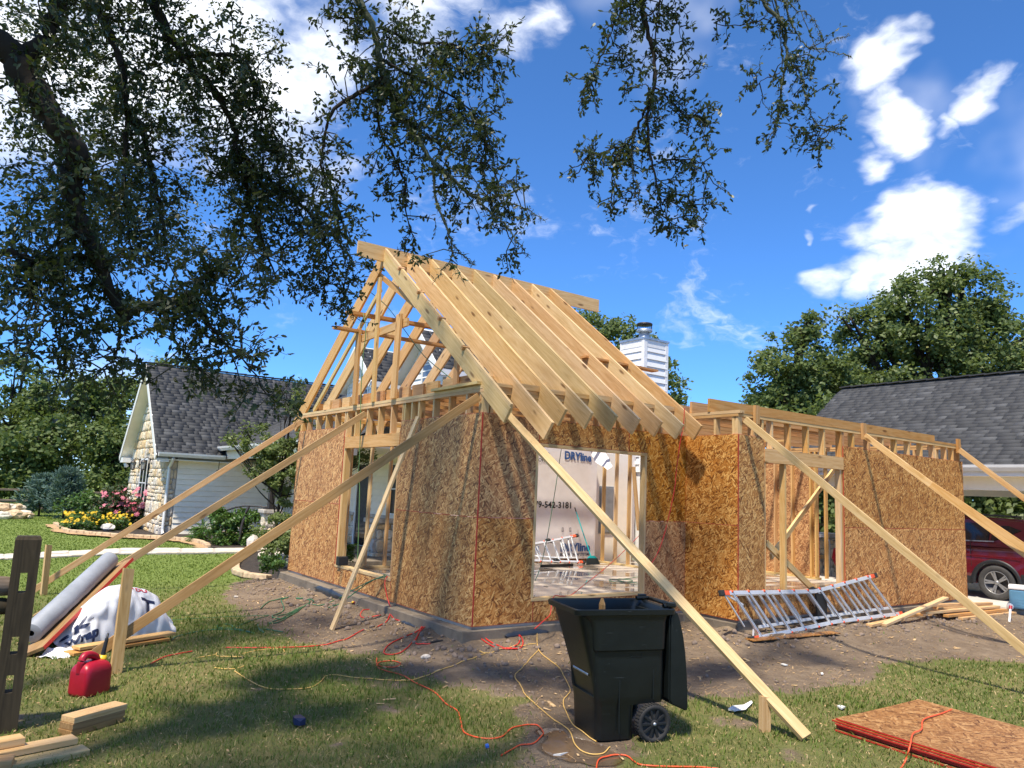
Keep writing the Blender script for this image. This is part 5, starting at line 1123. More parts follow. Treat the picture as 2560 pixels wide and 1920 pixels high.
def window(parent, org, u, nrm, W, H, frame_mat, mull=(1, 1), glass=None, ft=.05):
    """frame with bars and panes; org = lower left corner on the wall face"""
    org, u, nrm = Vector(org), Vector(u).normalized(), Vector(nrm); up = Vector((0, 0, 1))
    w = empty_child('window', parent, org)
    def bar(a, b, wd): board('frame_bar', org+u*a[0]+up*a[1]+nrm*.012, org+u*b[0]+up*b[1]+nrm*.012, wd, .016, u if abs(a[0]-b[0]) < .01 else up, frame_mat, w)
    bar((0, ft/2), (W, ft/2), ft); bar((0, H-ft/2), (W, H-ft/2), ft); bar((ft/2, ft), (ft/2, H-ft), ft); bar((W-ft/2, ft), (W-ft/2, H-ft), ft)
    for i in range(1, mull[0]): bar((W*i/mull[0], ft), (W*i/mull[0], H-ft), .03)
    for i in range(1, mull[1]): bar((ft, H*i/mull[1]), (W-ft, H*i/mull[1]), .035)
    for i in range(mull[0]):
        for j in range(mull[1]):
            c = org+u*(W*(i+.5)/mull[0])+up*(H*(j+.5)/mull[1])+nrm*.006
            board('pane', c-u*(W/mull[0]/2-.01), c+u*(W/mull[0]/2-.01), H/mull[1]-.01, .004, up, glass or M['glass_dark'], w)
    return w
def empty_child(name, parent, loc):
    o = bpy.data.objects.new(name, None); o.empty_display_size = .1; o.parent = parent; o.matrix_basis = WM(parent).inverted() @ Matrix.Translation(loc); col.objects.link(o); return o

# ------------------------------------------------------------------ the white house
HOUSE = empty('white_house', 'cream sided house with stone gable, grey shingle roof and wall dormers', 'house', (.2, 18.15, -.25))
H = HOUSE; CS, WT = M['cream_siding'], M['white_trim']
X0, YF, YB, YRG, ZRG, ZE = .2, 18.15, 24.0, 21.1, 5.40, 2.24
bx(H, 'wall', (X0+.06, YF, -.4), (9.0, YB, 2.35), M['mortar'])
prism(H, 'gable_wall', [(X0+.06, YF, 2.35), (X0+.06, YB, 2.35), (X0+.06, YRG, 5.2)], (8.7, 0, 0), M['mortar'])
siding(H, (X0+.42, YF, 0), (1, 0, 0), 4.2, -.22, 2.1, CS, .17, None, (0, -1, 0))
bx(H, 'frieze_board', (X0+.4, YF-.03, 2.08), (4.5, YF, 2.35), CS)
win = (20.55, 21.75, .45, 2.12)
gab = lambda x, z: (z < 2.25 or z < 2.35+(5.0-2.35)*(1-abs(x-2.95)/2.9)) and not (win[0]-18.15-.05 < x < win[1]-18.15+.05 and win[2]-.05 < z < win[3]+.05)
stones(H, (X0+.06, YF, 0), (0, 1, 0), YB-YF, -.3, 5.0, (-1, 0, 0), gab, 5, (.20, .42), (.16, .42))
stones(H, (X0+.03, YF, 0), (1, 0, 0), .38, -.3, 2.1, (0, -1, 0), None, 6, (.2, .35), (.3, .4))
window(H, (X0-.01, win[1], win[2]), (0, -1, 0), (-1, 0, 0), win[1]-win[0], win[3]-win[2], M['white_trim'], (2, 2), M['glass_dark'], .06)
sF = Vector((0, YRG-17.72, ZRG-ZE)); LF = sF.length
deck(H, 'roof_deck', (X0-.32, 17.72, ZE-.02), (1, 0, 0), sF, 8.9, LF, .05, M['black_seal']); sB = Vector((0, YRG-24.35, ZRG-ZE)); deck(H, 'roof_deck', (X0-.32, 24.35, ZE-.02), (1, 0, 0), sB, 8.9, sB.length, .05, M['black_seal'])
inW = lambda u_, s_: not (u_-.34+X0 > 1.82 and s_/LF*(YRG-17.72)+17.72 < 17.8+(u_-.34+X0-1.82)*.56)
shingle_roof(H, (X0-.34, 17.70, ZE), (1, 0, 0), sF, 8.9, LF, 190, inW, seed=11)
for k in range(26): board('ridge_cap', (X0-.34+k*.34, YRG, ZRG+.015), (X0-.34+k*.34+.36, YRG, ZRG+.035), .03, .26, (0, 0, 1), M['shingle'], H)
for a, b in (((17.72, ZE), (YRG, ZRG)), ((24.35, ZE), (YRG, ZRG))):
    for x in (X0-.33,): board('rake_board', (x, a[0], a[1]-.13), (x, b[0], b[1]-.13), .20, .03, (0, 0, 1), WT, H)
    prism(H, 'rake_soffit', [(X0-.31, a[0], a[1]-.24), (X0-.31, b[0], b[1]-.24), (X0+.06, b[0], b[1]-.24), (X0+.06, a[0], a[1]-.24)], (0, 0, -.02), CS)
bx(H, 'eave_return', (X0-.31, 23.7, 1.98), (X0+.05, 24.33, 2.16), WT); bx(H, 'eave_soffit', (X0-.3, 17.75, 2.04), (4.4, YF-.032, 2.07), CS)
def gutter(parent, p0, p1, outw, mat=WT):
    p0, p1, outw = Vector(p0), Vector(p1), Vector(outw); prof = [(0, 0), (0, -.13), (.06, -.13), (.115, -.055), (.125, 0), (.118, .0), (.108, -.05), (.055, -.12), (.008, -.12), (.008, 0)]
    bm = bmesh.new(); f = bm.faces.new([bm.verts.new(p0+outw*a+Vector((0, 0, b))) for a, b in prof]); r = bmesh.ops.extrude_face_region(bm, geom=[f]); bmesh.ops.translate(bm, vec=p1-p0, verts=[v for v in r['geom'] if isinstance(v, bmesh.types.BMVert)])
    return put('gutter', mesh_bm(bm, 'gutter', mat), parent)
gutter(H, (X0-.28, 17.68, ZE+.03), (1.9, 17.68, ZE+.03), (0, -1, 0))
V, F = tube_arrays(catmull([(.36, 17.63, 2.11), (.36, 17.70, 2.04), (.36, 17.98, 1.85), (.36, 18.06, 1.70), (.36, 18.06, .2), (.36, 18.06, -.12), (.36, 17.95, -.22)], 4), .05, 4); put('downspout', mesh_np('downspout', V, F, WT), H)
for y, z in ((20.35, 1.95), (22.25, 1.95)):     # lanterns on the stone
    l = empty_child('wall_lantern', H, (X0-.1, y, z)); dm = M['dark_metal']
    bx(l, 'back_plate', (X0-.0, y-.05, z-.16), (X0+.03, y+.05, z+.16), dm); V, F = tube_arrays(catmull([(X0, y, z+.12), (X0-.10, y, z+.19), (X0-.19, y, z+.10)], 5), .012, 6); put('arm', mesh_np('arm', V, F, dm), l)
    put('lamp_roof', lathe([(0, .12), (.03, .10), (.10, .03), (.10, .02), (0, .02)], 8, 'lroof', dm, False, False), l, (X0-.19, y, z)); put('lamp_glass', lathe([(.07, .02), (.055, -.20), (0, -.2)], 8, 'lglass', M['lamp_glass'], False, False), l, (X0-.19, y, z)); put('lamp_base', lathe([(0, -.19), (.065, -.2), (.065, -.23), (0, -.25)], 8, 'lbase', dm, False, False), l, (X0-.19, y, z))
    for k in range(8): a = k*math.pi/4; board('lamp_bar', (X0-.19+.085*math.cos(a), y+.085*math.sin(a), z+.02), (X0-.19+.065*math.cos(a), y+.065*math.sin(a), z-.2), .012, .012, (1, 0, 0), dm, l)
fl = empty_child('flood_light', H, (X0-.2, 23.9, 1.92))
for dy in (-.12, .08): put('lamp_head', lathe([(0, .0), (.03, .0), (.075, .13), (.07, .14), (0, .12)], 14, 'head', WT, True, False), fl, Matrix.Translation((X0-.2, 23.9+dy, 1.95)) @ Matrix.Rotation(R(150), 4, 'Y') @ Matrix.Rotation(R(20 if dy > 0 else -20), 4, 'X'))
# vent-hook by the gutter end
V, F = tube_arrays([(1.75, 17.72, 2.08), (1.75, 17.72, 1.82), (1.68, 17.72, 1.80), (1.85, 17.70, 1.80)], .010, 5); put('rain_chain_hook', mesh_np('hook', V, F, M['dark_metal']), H)

# body behind the addition: west wall with porch, wall dormers, wrapped end wall
XW = 4.30
bx(H, 'wall', (XW, 6.62, -.4), (9.1, 18.1, 2.6), CS); bx(H, 'porch_slab', (1.95, 8.2, -.4), (XW, 18.1, -.12), M['concrete'])
segs = [(6.7, 9.0), (9.72, 9.95), (10.72, 11.75), (12.75, 18.0)]
for a, b in segs: siding(H, (XW, a, 0), (0, 1, 0), b-a, .78, 2.5, CS, .17, None, (-1, 0, 0)); stones(H, (XW, a, 0), (0, 1, 0), b-a, -.12, .70, (-1, 0, 0), None, int(a*10), (.22, .42), (.2, .45)); bx(H, 'stone_cap', (XW-.09, a-.02, .70), (XW, b+.02, .78), M['rock_grey'])
window(H, (XW-.02, 10.72, .80), (0, -1, 0), (-1, 0, 0), .77, 1.35, WT, (1, 2), M['glass_dark']); window(H, (XW-.02, 9.72, .80), (0, -1, 0), (-1, 0, 0), .72, 1.35, WT, (1, 2), M['glass_dark'])
dr = empty_child('door', H, (XW, 12.25, -.12)); bx(dr, 'door_leaf', (XW-.03, 11.85, -.1), (XW-.0, 12.66, 2.1), M['glass_dark']); bx(dr, 'door_jamb', (XW-.06, 12.66, -.1), (XW, 12.75, 2.16), WT); bx(dr, 'door_jamb', (XW-.06, 11.76, -.1), (XW, 11.85, 2.16), WT); bx(dr, 'door_head', (XW-.06, 11.76, 2.1), (XW-.001, 12.75, 2.2), WT)
bx(H, 'porch_beam', (1.98, 8.2, 2.18), (2.16, 17.9, 2.46), CS); bx(H, 'porch_ceiling', (2.16, 8.2, 2.38), (XW, 18.0, 2.42), CS)
for i, (x, y, w) in enumerate(((2.15, 13.6, .21), (3.50, 9.5, .27))):
    pl = empty_child('porch_pillar', H, (x, y, -.25)); bx(pl, 'pillar_core', (x-w+.05, y-w+.05, -.4), (x+w-.05, y+w-.05, .66), M['mortar'])
    for d, o_ in (((1, 0, 0), (x-w+.05, y-w+.05, 0)), ((0, 1, 0), (x-w+.05, y-w+.05, 0))): stones(pl, o_, d, 2*w-.1, -.3, .64, (0, -1, 0) if d[0] else (-1, 0, 0), None, 40+i, (.18, .4), (.2, .45), .05)
    bx(pl, 'pillar_cap', (x-w-.05, y-w-.05, .66), (x+w+.05, y+w+.05, .76), M['rock_grey'], .015)
    if i == 0: bx(pl, 'post_foot', (x-.16, y-.16, .76), (x+.16, y+.16, .79), M['dark_metal'], .005); bx(pl, 'post', (x-.075, y-.075, .79), (x+.075, y+.075, 2.2), M['dark_metal'], .004)
# handrail by the pillar
for nm, pts in (('handrail', [(2.3, 13.5, .80), (1.9, 13.9, .82), (1.55, 14.3, .80), (1.2, 14.7, .62), (1.15, 14.75, .45)]), ('rail_post', [(1.7, 14.1, .80), (1.55, 14.05, .3), (1.5, 14.0, -.2)])):
    V, F = tube_arrays(catmull(pts, 5), .025 if nm == 'handrail' else .04, 6); put(nm, mesh_np(nm, V, F, M['dark_metal']), H)
ZPE = 2.52; zr = lambda x: ZPE+(x-1.82)*.52
sW = Vector((1, 0, .52)); LW = (7.1-1.82)*math.hypot(1, .52)
deck(H, 'roof_deck', (1.82, 7.6, ZPE-.02), (0, 1, 0), sW, 10.9, LW, .05, M['black_seal']); deck(H, 'roof_deck', (12.4, 7.6, ZPE-.02), (0, 1, 0), (-1, 0, .52), 10.9, LW, .05, M['black_seal'])
shingle_roof(H, (1.80, 7.6, ZPE), (0, 1, 0), sW, 10.5, LW, 90, lambda a, b: a+7.6 < 18.15+b*.5, seed=12, e=.15)
gutter(H, (1.82, 17.95, ZPE+.04), (1.82, 8.4, ZPE+.04), (-1, 0, 0))
def dormer(yc, zr_, hw, ze, xw=XW):
    """wall dormer facing -x"""
    d = empty_child('dormer', H, (xw, yc, ze)); Wm = M['white_siding']; xb = 6.6
    bx(d, 'cheek_wall', (xw+.02, yc-hw+.03, 3.0), (xb, yc+hw-.03, ze), Wm)
    prism(d, 'gable_infill', [(xw+.02, yc-hw+.03, ze), (xw+.02, yc+hw-.03, ze), (xw+.02, yc, zr_-.12)], (2.2, 0, 0), Wm)
    sl = (zr_-ze)/hw
    siding(d, (xw+.02, yc-hw, 0), (0, 1, 0), 2*hw, 3.0, zr_-.2, Wm, .16, lambda z: (0.02, 2*hw-.02) if z < ze else ((z-ze)/sl+.02, 2*hw-(z-ze)/sl-.02), (-1, 0, 0))
    siding(d, (xw+.02, yc-hw+.03, 0), (1, 0, 0), xb-xw, 3.0, ze, Wm, .16, None, (0, -1, 0))
    for y in (yc-hw+.03, yc+hw-.03): bx(d, 'corner_board', (xw-.03, y-.05, 3.0), (xw+.015, y+.05, ze), WT)
    window(d, (xw-.01, yc+.12, ze-.95), (0, -1, 0), (-1, 0, 0), .62, 1.05, WT, (1, 1), M['glass_sky'], .07)
    for sg in (-1, 1):
        ov = .22; a = Vector((xw-.28, yc+sg*(hw+ov), ze-sl*ov)); s = Vector((0, -sg*(hw+ov), sl*(hw+ov)))
        deck(d, 'dormer_deck', a-Vector((0, 0, .03)), (1, 0, 0), s, 2.9, s.length, .05, WT)
        shingle_roof(d, a, (1, 0, 0), s, 2.9, s.length, 10, None, seed=20+int(yc)+sg, e=.15)
        board('rake_board', a-Vector((.01, 0, .12)), a-Vector((.01, 0, .12))+s, .20, .03, (0, 0, 1), WT, d)
        prism(d, 'soffit', [tuple(a-Vector((0, 0, .2))), tuple(a+s-Vector((0, 0, .2))), tuple(a+s-Vector((-.3, 0, .2))), tuple(a-Vector((-.3, 0, .2)))], (0, 0, -.02), CS)
        bx(d, 'dormer_fascia', (xw-.28, a.y-.02, a.z-.18), (xb-.1, a.y+.02, a.z-.02), WT)
    return d
dormer(9.25, 5.56, .95, 4.62); dormer(12.95, 5.58, .95, 4.66)
# chimney
CH = empty_child('chimney', H, (9.35, 6.55, 2.5)); cx0, cx1, cy0, cy1, zt = 9.37, 10.25, 6.57, 7.45, 5.72
bx(CH, 'chimney_core', (cx0+.02, cy0+.02, 0), (cx1-.02, cy1-.02, zt), M['white_siding'])
siding(CH, (cx0+.02, cy0+.02, 0), (1, 0, 0), cx1-cx0-.04, 2.2, zt-.18, M['white_siding'], .20, None, (0, -1, 0)); siding(CH, (cx0+.02, cy0+.02, 0), (0, 1, 0), cy1-cy0-.04, 2.2, zt-.18, M['white_siding'], .20, None, (-1, 0, 0))
for x, y in ((cx0, cy0), (cx1, cy0), (cx0, cy1)): bx(CH, 'corner_board', (x-.025, y-.025, 2.2), (x+.085, y+.085, zt) if x == cx0 and y == cy0 else ((x+.02, y+.085, zt) if y == cy0 else (x+.085, y+.02, zt)), WT) if x == cx0 else bx(CH, 'corner_board', (x-.09, y-.02, 2.2), (x+.02, y+.09, zt), WT)
bx(CH, 'top_band', (cx0-.012, cy0-.012, zt-.2), (cx1+.012, cy1+.012, zt-.01), WT); bx(CH, 'cap_flashing', (cx0-.04, cy0-.04, zt-.008), (cx1+.04, cy1+.04, zt+.05), M['galv'])
fx, fy = 9.81, 7.01
put('flue', lathe([(.14, 0), (.14, .28), (.12, .28)], 24, 'flue', M['galv'], True, False), CH, (fx, fy, zt+.05)); put('flue_ring', lathe([(.13, 0), (.20, 0), (.215, .02), (.215, .07), (.205, .07)], 24, 'fr', M['galv'], True, False), CH, (fx, fy, zt+.30)); put('flue_lid', lathe([(0, .07), (.20, .05), (.215, .04), (.215, 0), (0, 0)], 24, 'fl', M['dark_metal'], True, False), CH, (fx, fy, zt+.50))
for k in range(20): a = k*math.pi/10; board('mesh_wire', (fx+.20*math.cos(a), fy+.20*math.sin(a), zt+.36), (fx+.20*math.cos(a+.1), fy+.20*math.sin(a+.1), zt+.51), .007, .007, (1, 0, 0), M['dark_metal'], CH)
# wrapped end wall facing into the addition
def wrap_sheet(name, org, u, nrm, W, z0, z1, seed, amp=.014):
    nx, nz = int(W/.05), int((z1-z0)/.05); org, u, nrm = Vector(org), Vector(u), Vector(nrm); V = []
    for i in range(nx+1):
        for j in range(nz+1):
            a, b = W*i/nx, z0+(z1-z0)*j/nz
            f = amp*(vnoise(a, b, 1.2, seed)+.6*vnoise(a+b*.8, b*.4, 4, seed+3)+.35*vnoise(a, b*2.2, 7, seed+5)); p = org+u*a+nrm*(.02+f); V.append((p.x, p.y, b))
    F = [(i*(nz+1)+j, (i+1)*(nz+1)+j, (i+1)*(nz+1)+j+1, i*(nz+1)+j+1) for i in range(nx) for j in range(nz)]
    return put(name, mesh_np(name, V, F, M['wrap_pink'], smooth=True), H)
bx(H, 'end_wall', (4.32, 6.34, -.3), (7.5, 6.62, 2.75), M['osb']); bx(H, 'end_wall', (7.5, 6.80, -.3), (9.3, 7.0, 2.75), M['osb'])
w1 = wrap_sheet('house_wrap', (4.3, 6.34, 0), (1, 0, 0), (0, -1, 0), 3.28, .06, 2.75, 2., .007); w2 = wrap_sheet('house_wrap', (7.55, 6.80, 0), (1, 0, 0), (0, -1, 0), 1.8, .30, 2.75, 5., .03); wrap_sheet('house_wrap', (7.52, 6.36, 0), (0, 1, 0), (1, 0, 0), .45, .06, 2.75, 8.)
def write(txt, p, size, mat, bold, sx=1., ang=0, width=None):
    me = text_mesh(txt, size, mat, bold, 0, sx)
    if width:
        k = width/max(v.co.x for v in me.vertices)
        for v in me.vertices: v.co.x *= k
    m = frame(p, (1, 0, 0), (0, -1, 0)); m = Matrix(((1, 0, 0, p[0]), (0, 0, -1, p[1]), (0, 1, 0, p[2]), (0, 0, 0, 1))); return put('lettering', me, H, m @ Matrix.Rotation(ang, 4, 'Z'))
yw = 6.34-.034
write('DRYline', (6.50, yw, .235), .255, M['ink_blue'], .010, .90, 0, .92); write('BUILDING WRAP SYSTEMS', (6.50, yw, .13), .082, M['ink_navy'], .003, .94, 0, .92); write('ine', (5.60, yw, .235), .255, M['ink_blue'], .010, .9); write('SYSTEMS', (5.47, yw, .13), .082, M['ink_navy'], .003, .94)
write('DRYline', (6.53, yw, 2.36), .255, M['ink_blue'], .010, .90, -.02, .85); write('ine', (5.83, yw, 2.36), .24, M['ink_blue'], .010, .9); write('TOWN', (5.70, yw, 2.25), .12, M['ink_navy'], .001, .9)
write('979-542-3181', (5.585, yw, 1.215), .20, M['ink_black'], .004, 1., 0, 1.20); write('DRYline', (8.2, 6.80-.06, 2.35), .27, M['ink_blue'], .010, .9); write('979-5', (8.55, 6.80-.06, 1.15), .24, M['ink_black'], .004, 1.05); write('Previ', (7.62, 6.80-.06, .82), .13, M['ink_black'], .006, .9)
for x in (6.52, 6.75): write('[]', (x, yw, .70), .10, M['ink_navy'], .001, 1)
pn = empty_child('meter_panel', H, (8.1, 6.72, .7)); bx(pn, 'panel_box', (7.95, 6.60, .62), (8.42, 6.76, 1.78), M['duct_grey'], .008); bx(pn, 'panel_door', (7.98, 6.585, .66), (8.39, 6.599, 1.74), M['duct_grey'], .004)
for x in (8.05, 8.2, 8.33): V, F = tube_arrays([(x, 6.66, .62), (x, 6.66, .05)], .022, 8); put('conduit', mesh_np('conduit', V, F, M['galv'], smooth=True), pn)
# hanging torn flap of wrap and loose film
bm = bmesh.new(); q = [(7.038, 6.000, 2.613), (7.186, 5.600, 2.541), (7.119, 5.300, 2.219), (6.965, 5.300, 2.129), (7.014, 5.800, 2.331)]; bm.faces.new([bm.verts.new(p) for p in q]); bmesh.ops.triangulate(bm, faces=bm.faces[:]); bmesh.ops.subdivide_edges(bm, edges=bm.edges[:], cuts=3)
for v in bm.verts: v.co += Vector((0, .02*math.sin(v.co.z*31), .0))
put('torn_flap', mesh_bm(bm, 'flap', M['wrap_white'], smooth=True), H)
# broom inside
a, b = Vector((6.79, 6.18, 1.24)), Vector((6.86, 5.66, .19)); br = empty('broom', 'teal broom leaning on the wrapped wall inside', 'broom', (6.88, 5.62, 0))
V, F = tube_arrays([a, b], .013, 8); put('handle', mesh_np('handle', V, F, M['teal_plastic'], smooth=True), br); V, F = tube_arrays([a+(a-b)*.0, a-(a-b)*.09], .0145, 8); put('grip', mesh_np('grip', V, F, M['black_rubber'], smooth=True), br)
put('head', extrude_poly([(-.06, .06), (.06, .06), (.13, 0), (-.13, 0)], .045, 'head', M['teal_plastic'], bevel=.008), br, frame((6.88, 5.63, .13), (1, -.2, 0), (0, -1, .15)))
put('bristles', extrude_poly([(-.13, 0), (.13, 0), (.19, -.125), (-.15, -.13)], .05, 'bristles', M['broom_bristle']), br, frame((6.88, 5.63, .129), (1, -.2, 0), (0, -1, .12)))
tag(put('level', boxmesh(.9, .03, .06, M['black_plastic'], .004), None, frame((5.55, 5.25, .035), (1, .02, 0), (0, 0, 1))), 'black straight-edge lying on the wet floor', 'straight-edge')

# ------------------------------------------------------------------ carport
CP = empty('carport', 'open carport with long grey shingle roof and white gutter', 'carport', (11.7, -.5, -.2))
ex, ez, rx, rz_, y0, y1 = 11.68, 2.47, 15.0, 4.84, 4.35, -9.0
s = Vector((rx-ex, 0, rz_-ez)); deck(CP, 'roof_deck', (ex, y1, ez-.03), (0, 1, 0), s, y0-y1, s.length, .06, M['black_seal']); deck(CP, 'roof_deck', (2*rx-ex, y1, ez-.03), (0, 1, 0), Vector((-(rx-ex), 0, rz_-ez)), y0-y1, s.length, .06, M['black_seal'])
shingle_roof(CP, (ex-.03, y1, ez-.01), (0, 1, 0), s, y0-y1, s.length, 290, None, seed=31, e=.145)
for k in range(36): board('ridge_cap', (rx, y0-.34*k, rz_+.02), (rx, y0-.34*k-.36, rz_+.04), .03, .26, (0, 0, 1), M['shingle'], CP)
gutter(CP, (ex-.01, y0, ez+.02), (ex-.01, y1, ez+.02), (-1, 0, 0))
bx(CP, 'fascia', (ex-.005, y1, ez-.20), (ex+.02, y0, ez-.03), WT); bx(CP, 'soffit', (ex+.02, y1, ez-.20), (12.02, y0, ez-.17), CS); bx(CP, 'beam', (12.02, y1, ez-.47), (12.22, y0, ez-.15), M['cream_siding'])
bx(CP, 'ceiling', (12.22, y1, ez-.17), (18.0, y0, ez-.13), CS); bx(CP, 'beam', (18.0, y1, ez-.47), (18.2, y0, ez-.15), CS)
for x, y in ((18.1, 2.72), (18.1, -1.6), (18.1, -5.5), (12.12, -7.5), (18.1, -8.5)): bx(CP, 'post', (x-.09, y-.09, -.2), (x+.09, y+.09, ez-.47), WT, .006)
prism(CP, 'gable_wall', [(ex+.3, y0-.1, ez-.1), (2*rx-ex-.3, y0-.1, ez-.1), (rx, y0-.1, rz_-.15)], (0, -.1, 0), WT)
bx(CP, 'rake_board', (ex, y0-.02, ez-.2), (ex+.05, y0+.01, ez), WT)

# ------------------------------------------------------------------ red SUV
def suv():
    zg = -.183; yw, xs = -.49, 12.28; root = empty('suv', 'dark red SUV parked under the carport, rear wheel showing', 'car', (xs+.9, 1.0, zg))
    # local: L forward (+y), x across from near side, z up
    P = M['car_paint']; Wd = 1.82
    fw = yw+2.66; rear = yw-.96; front = fw+.93
    def Q(l, z): return (l, z)
    low = [(rear+.03, .38), (rear, .55), (rear+.02, .80), (rear+.06, 1.02), (rear+.55, 1.04), (rear+1.6, 1.0), (fw-.35, .98), (front-.35, .86), (front-.05, .72), (front, .50), (front-.06, .32)]
    arch = lambda c: [(c+.40*math.cos(a), .335+.40*math.sin(a)) for a in np.linspace(-.12, math.pi+.12, 15)]
    bot = [(front-.2, .26)]+arch(fw)+[(fw-.7, .27), (yw+.7, .27)]+arch(yw)+[(rear+.25, .33)]
    me = extrude_poly(low+bot, Wd, 'lower', P, bevel=.0)
    bm = bmesh.new(); bm.from_mesh(me)
    for v in bm.verts:      # tumblehome: sides bulge at the belt, tuck in at sill and top
        z = v.co.y; k = 1-.10*max(0, (z-.72)/.32)**2-.05*max(0, (.5-z)/.3); v.co.z *= k
    bmesh.ops.bevel(bm, geom=[e for e in bm.edges if abs(e.verts[0].co.z-e.verts[1].co.z) < .2], offset=.035, segments=3, affect='EDGES'); bm.to_mesh(me); bm.free()
    B = Matrix(((0, 0, 1, xs+Wd/2), (1, 0, 0, 0), (0, 1, 0, zg), (0, 0, 0, 1)))
    put('body', me, root, B)
    roof = [(rear+.05, 1.0), (rear+.18, 1.30), (rear+.34, 1.57), (rear+.55, 1.62), (yw+.7, 1.655), (yw+1.5, 1.64), (yw+1.9, 1.56), (fw+.05, .97)]
    me = extrude_poly(roof, Wd-.22, 'cabin', P); bm = bmesh.new(); bm.from_mesh(me)
    for v in bm.verts: v.co.z *= 1-.16*max(0, (v.co.y-1.0)/.65)
    bmesh.ops.bevel(bm, geom=[e for e in bm.edges if abs(e.verts[0].co.z-e.verts[1].co.z) < .2], offset=.05, segments=3, affect='EDGES'); bm.to_mesh(me); bm.free(); put('cabin', me, root, B)
    def panel(name, pts, x0, x1z, mat, t=.012, par=None):     # plate on the near side following the lean
        bm = bmesh.new(); vs_ = []
        for l, z in pts: k = (Wd-.22)/2*(1-.16*max(0, (z-1.0)/.65)); vs_.append(bm.verts.new((xs+Wd/2-k-.004, l, zg+z)))
        f = bm.faces.new(vs_); r = bmesh.ops.extrude_face_region(bm, geom=[f]); bmesh.ops.translate(bm, vec=(-.008, 0, 0), verts=[v for v in r['geom'] if isinstance(v, bmesh.types.BMVert)]); return put(name, mesh_bm(bm, name, mat), par or root)
    panel('quarter_window', [(rear+.52, 1.40), (rear+1.0, 1.17), (rear+1.08, 1.17), (rear+1.03, 1.48), (rear+.75, 1.48)], 0, 0, M['glass_dark'])
    panel('rear_door_window', [(rear+1.13, 1.16), (yw+1.15, 1.10), (yw+1.15, 1.53), (rear+1.08, 1.49)], 0, 0, M['glass_dark']); panel('front_door_window', [(yw+1.22, 1.10), (fw-.25, 1.06), (yw+1.95, 1.45), (yw+1.7, 1.53), (yw+1.22, 1.53)], 0, 0, M['glass_dark'])
    board('belt_trim', (xs+.075, rear+1.0, zg+1.155), (xs+.075, fw-.2, zg+1.07), .022, .02, (0, 0, 1), M['galv'], root)
    board('door_handle', (xs-.005, yw+.52, zg+.93), (xs-.005, yw+.74, zg+.925), .035, .03, (0, 0, 1), P, root, .01)
    for l, a, b in ((yw+.45, .62, 1.15), (yw+1.18, .32, 1.1), (fw-.45, .35, 1.02)): board('door_seam', (xs+.004, l, zg+a), (xs+.03, l+.02, zg+b), .008, .02, (0, 1, 0), M['black_plastic'], root)
    board('crease', (xs-.006, rear+.5, zg+.86), (xs-.006, fw-.5, zg+.84), .018, .014, (0, 0, 1), P, root, .005)
    board('roof_rail', (xs+.20, rear+.5, zg+1.675), (xs+.20, yw+1.4, zg+1.70), .03, .03, (0, 0, 1), M['dark_metal'], root, .008)
    board('sill_cladding', (xs+.03, yw+.45, zg+.36), (xs+.03, fw-.45, zg+.36), .18, .05, (0, 0, 1), M['black_plastic'], root, .01); board('bumper_cladding', (xs+.02, rear-.02, zg+.46), (xs+.02, yw-.45, zg+.44), .22, .06, (0, 0, 1), M['black_plastic'], root, .015)
    put('tail_lamp', boxmesh(.12, .3, .14, M['red_plastic'], .03), root, (xs+.10, rear+.08, zg+.98)); board('spoiler', (xs+.25, rear+.32, zg+1.61), (xs+1.55, rear+.32, zg+1.61), .05, .22, (0, 0, 1), P, root, .015)
    for c in (yw, fw):
        for xx in (xs+.11, xs+Wd-.11):
            near = xx < xs+.9; w = empty_child('wheel', root, (xx, c, zg+.34)); rot = Matrix.Translation((xx, c, zg+.34)) @ Matrix.Rotation(R(-90), 4, 'Y')
            put('tyre', lathe([(.225, -.10), (.30, -.115), (.335, -.10), (.343, -.06), (.343, .06), (.335, .10), (.30, .115), (.235, .105), (.225, .09)], 48, 'tyre', M['tyre'], True, False), w, rot)
            put('rim', lathe([(.225, -.09), (.226, .09), (.215, .095), (.20, .06), (.05, .03), (0, .03)], 40, 'rim', M['dark_metal'], True, False), w, rot); put('rim_lip', lathe([(.232, .08), (.232, .10), (.218, .104), (.212, .08)], 40, 'lip', M['alloy'], True, False), w, rot)
            if near or c == yw:
                for k in range(5):
                    for dd in (-.16, .16): a = 2*math.pi*k/5+.3; p0 = Vector((.045*math.cos(a+dd), .045*math.sin(a+dd), .075)); p1 = Vector((.215*math.cos(a+dd*.75), .215*math.sin(a+dd*.75), .088)); m = rot @ frame((p0+p1)/2, p1-p0, (0, 0, 1)); put('spoke', boxmesh(.185, .034, .024, M['alloy'], .006), w, m)
                put('hub_cap', lathe([(0, .10), (.04, .098), (.05, .06), (0, .06)], 16, 'hub', M['alloy'], True, False), w, rot)
            # arch cladding
            if near:
                V = []; F = []
                for k in range(21):
                    a = -.1+(math.pi+.2)*k/20
                    for rr, dx in ((.385, .03), (.40, -.012), (.47, -.016), (.475, .02)): V.append((xs+dx, c+rr*math.cos(a), zg+.335+rr*math.sin(a)*.98))
                for k in range(20):
                    for q in range(3): F.append((k*4+q, k*4+q+1, k*4+q+5, k*4+q+4))
                put('arch_cladding', mesh_np('arch', V, F, M['black_plastic'], smooth=True), root)
suv()
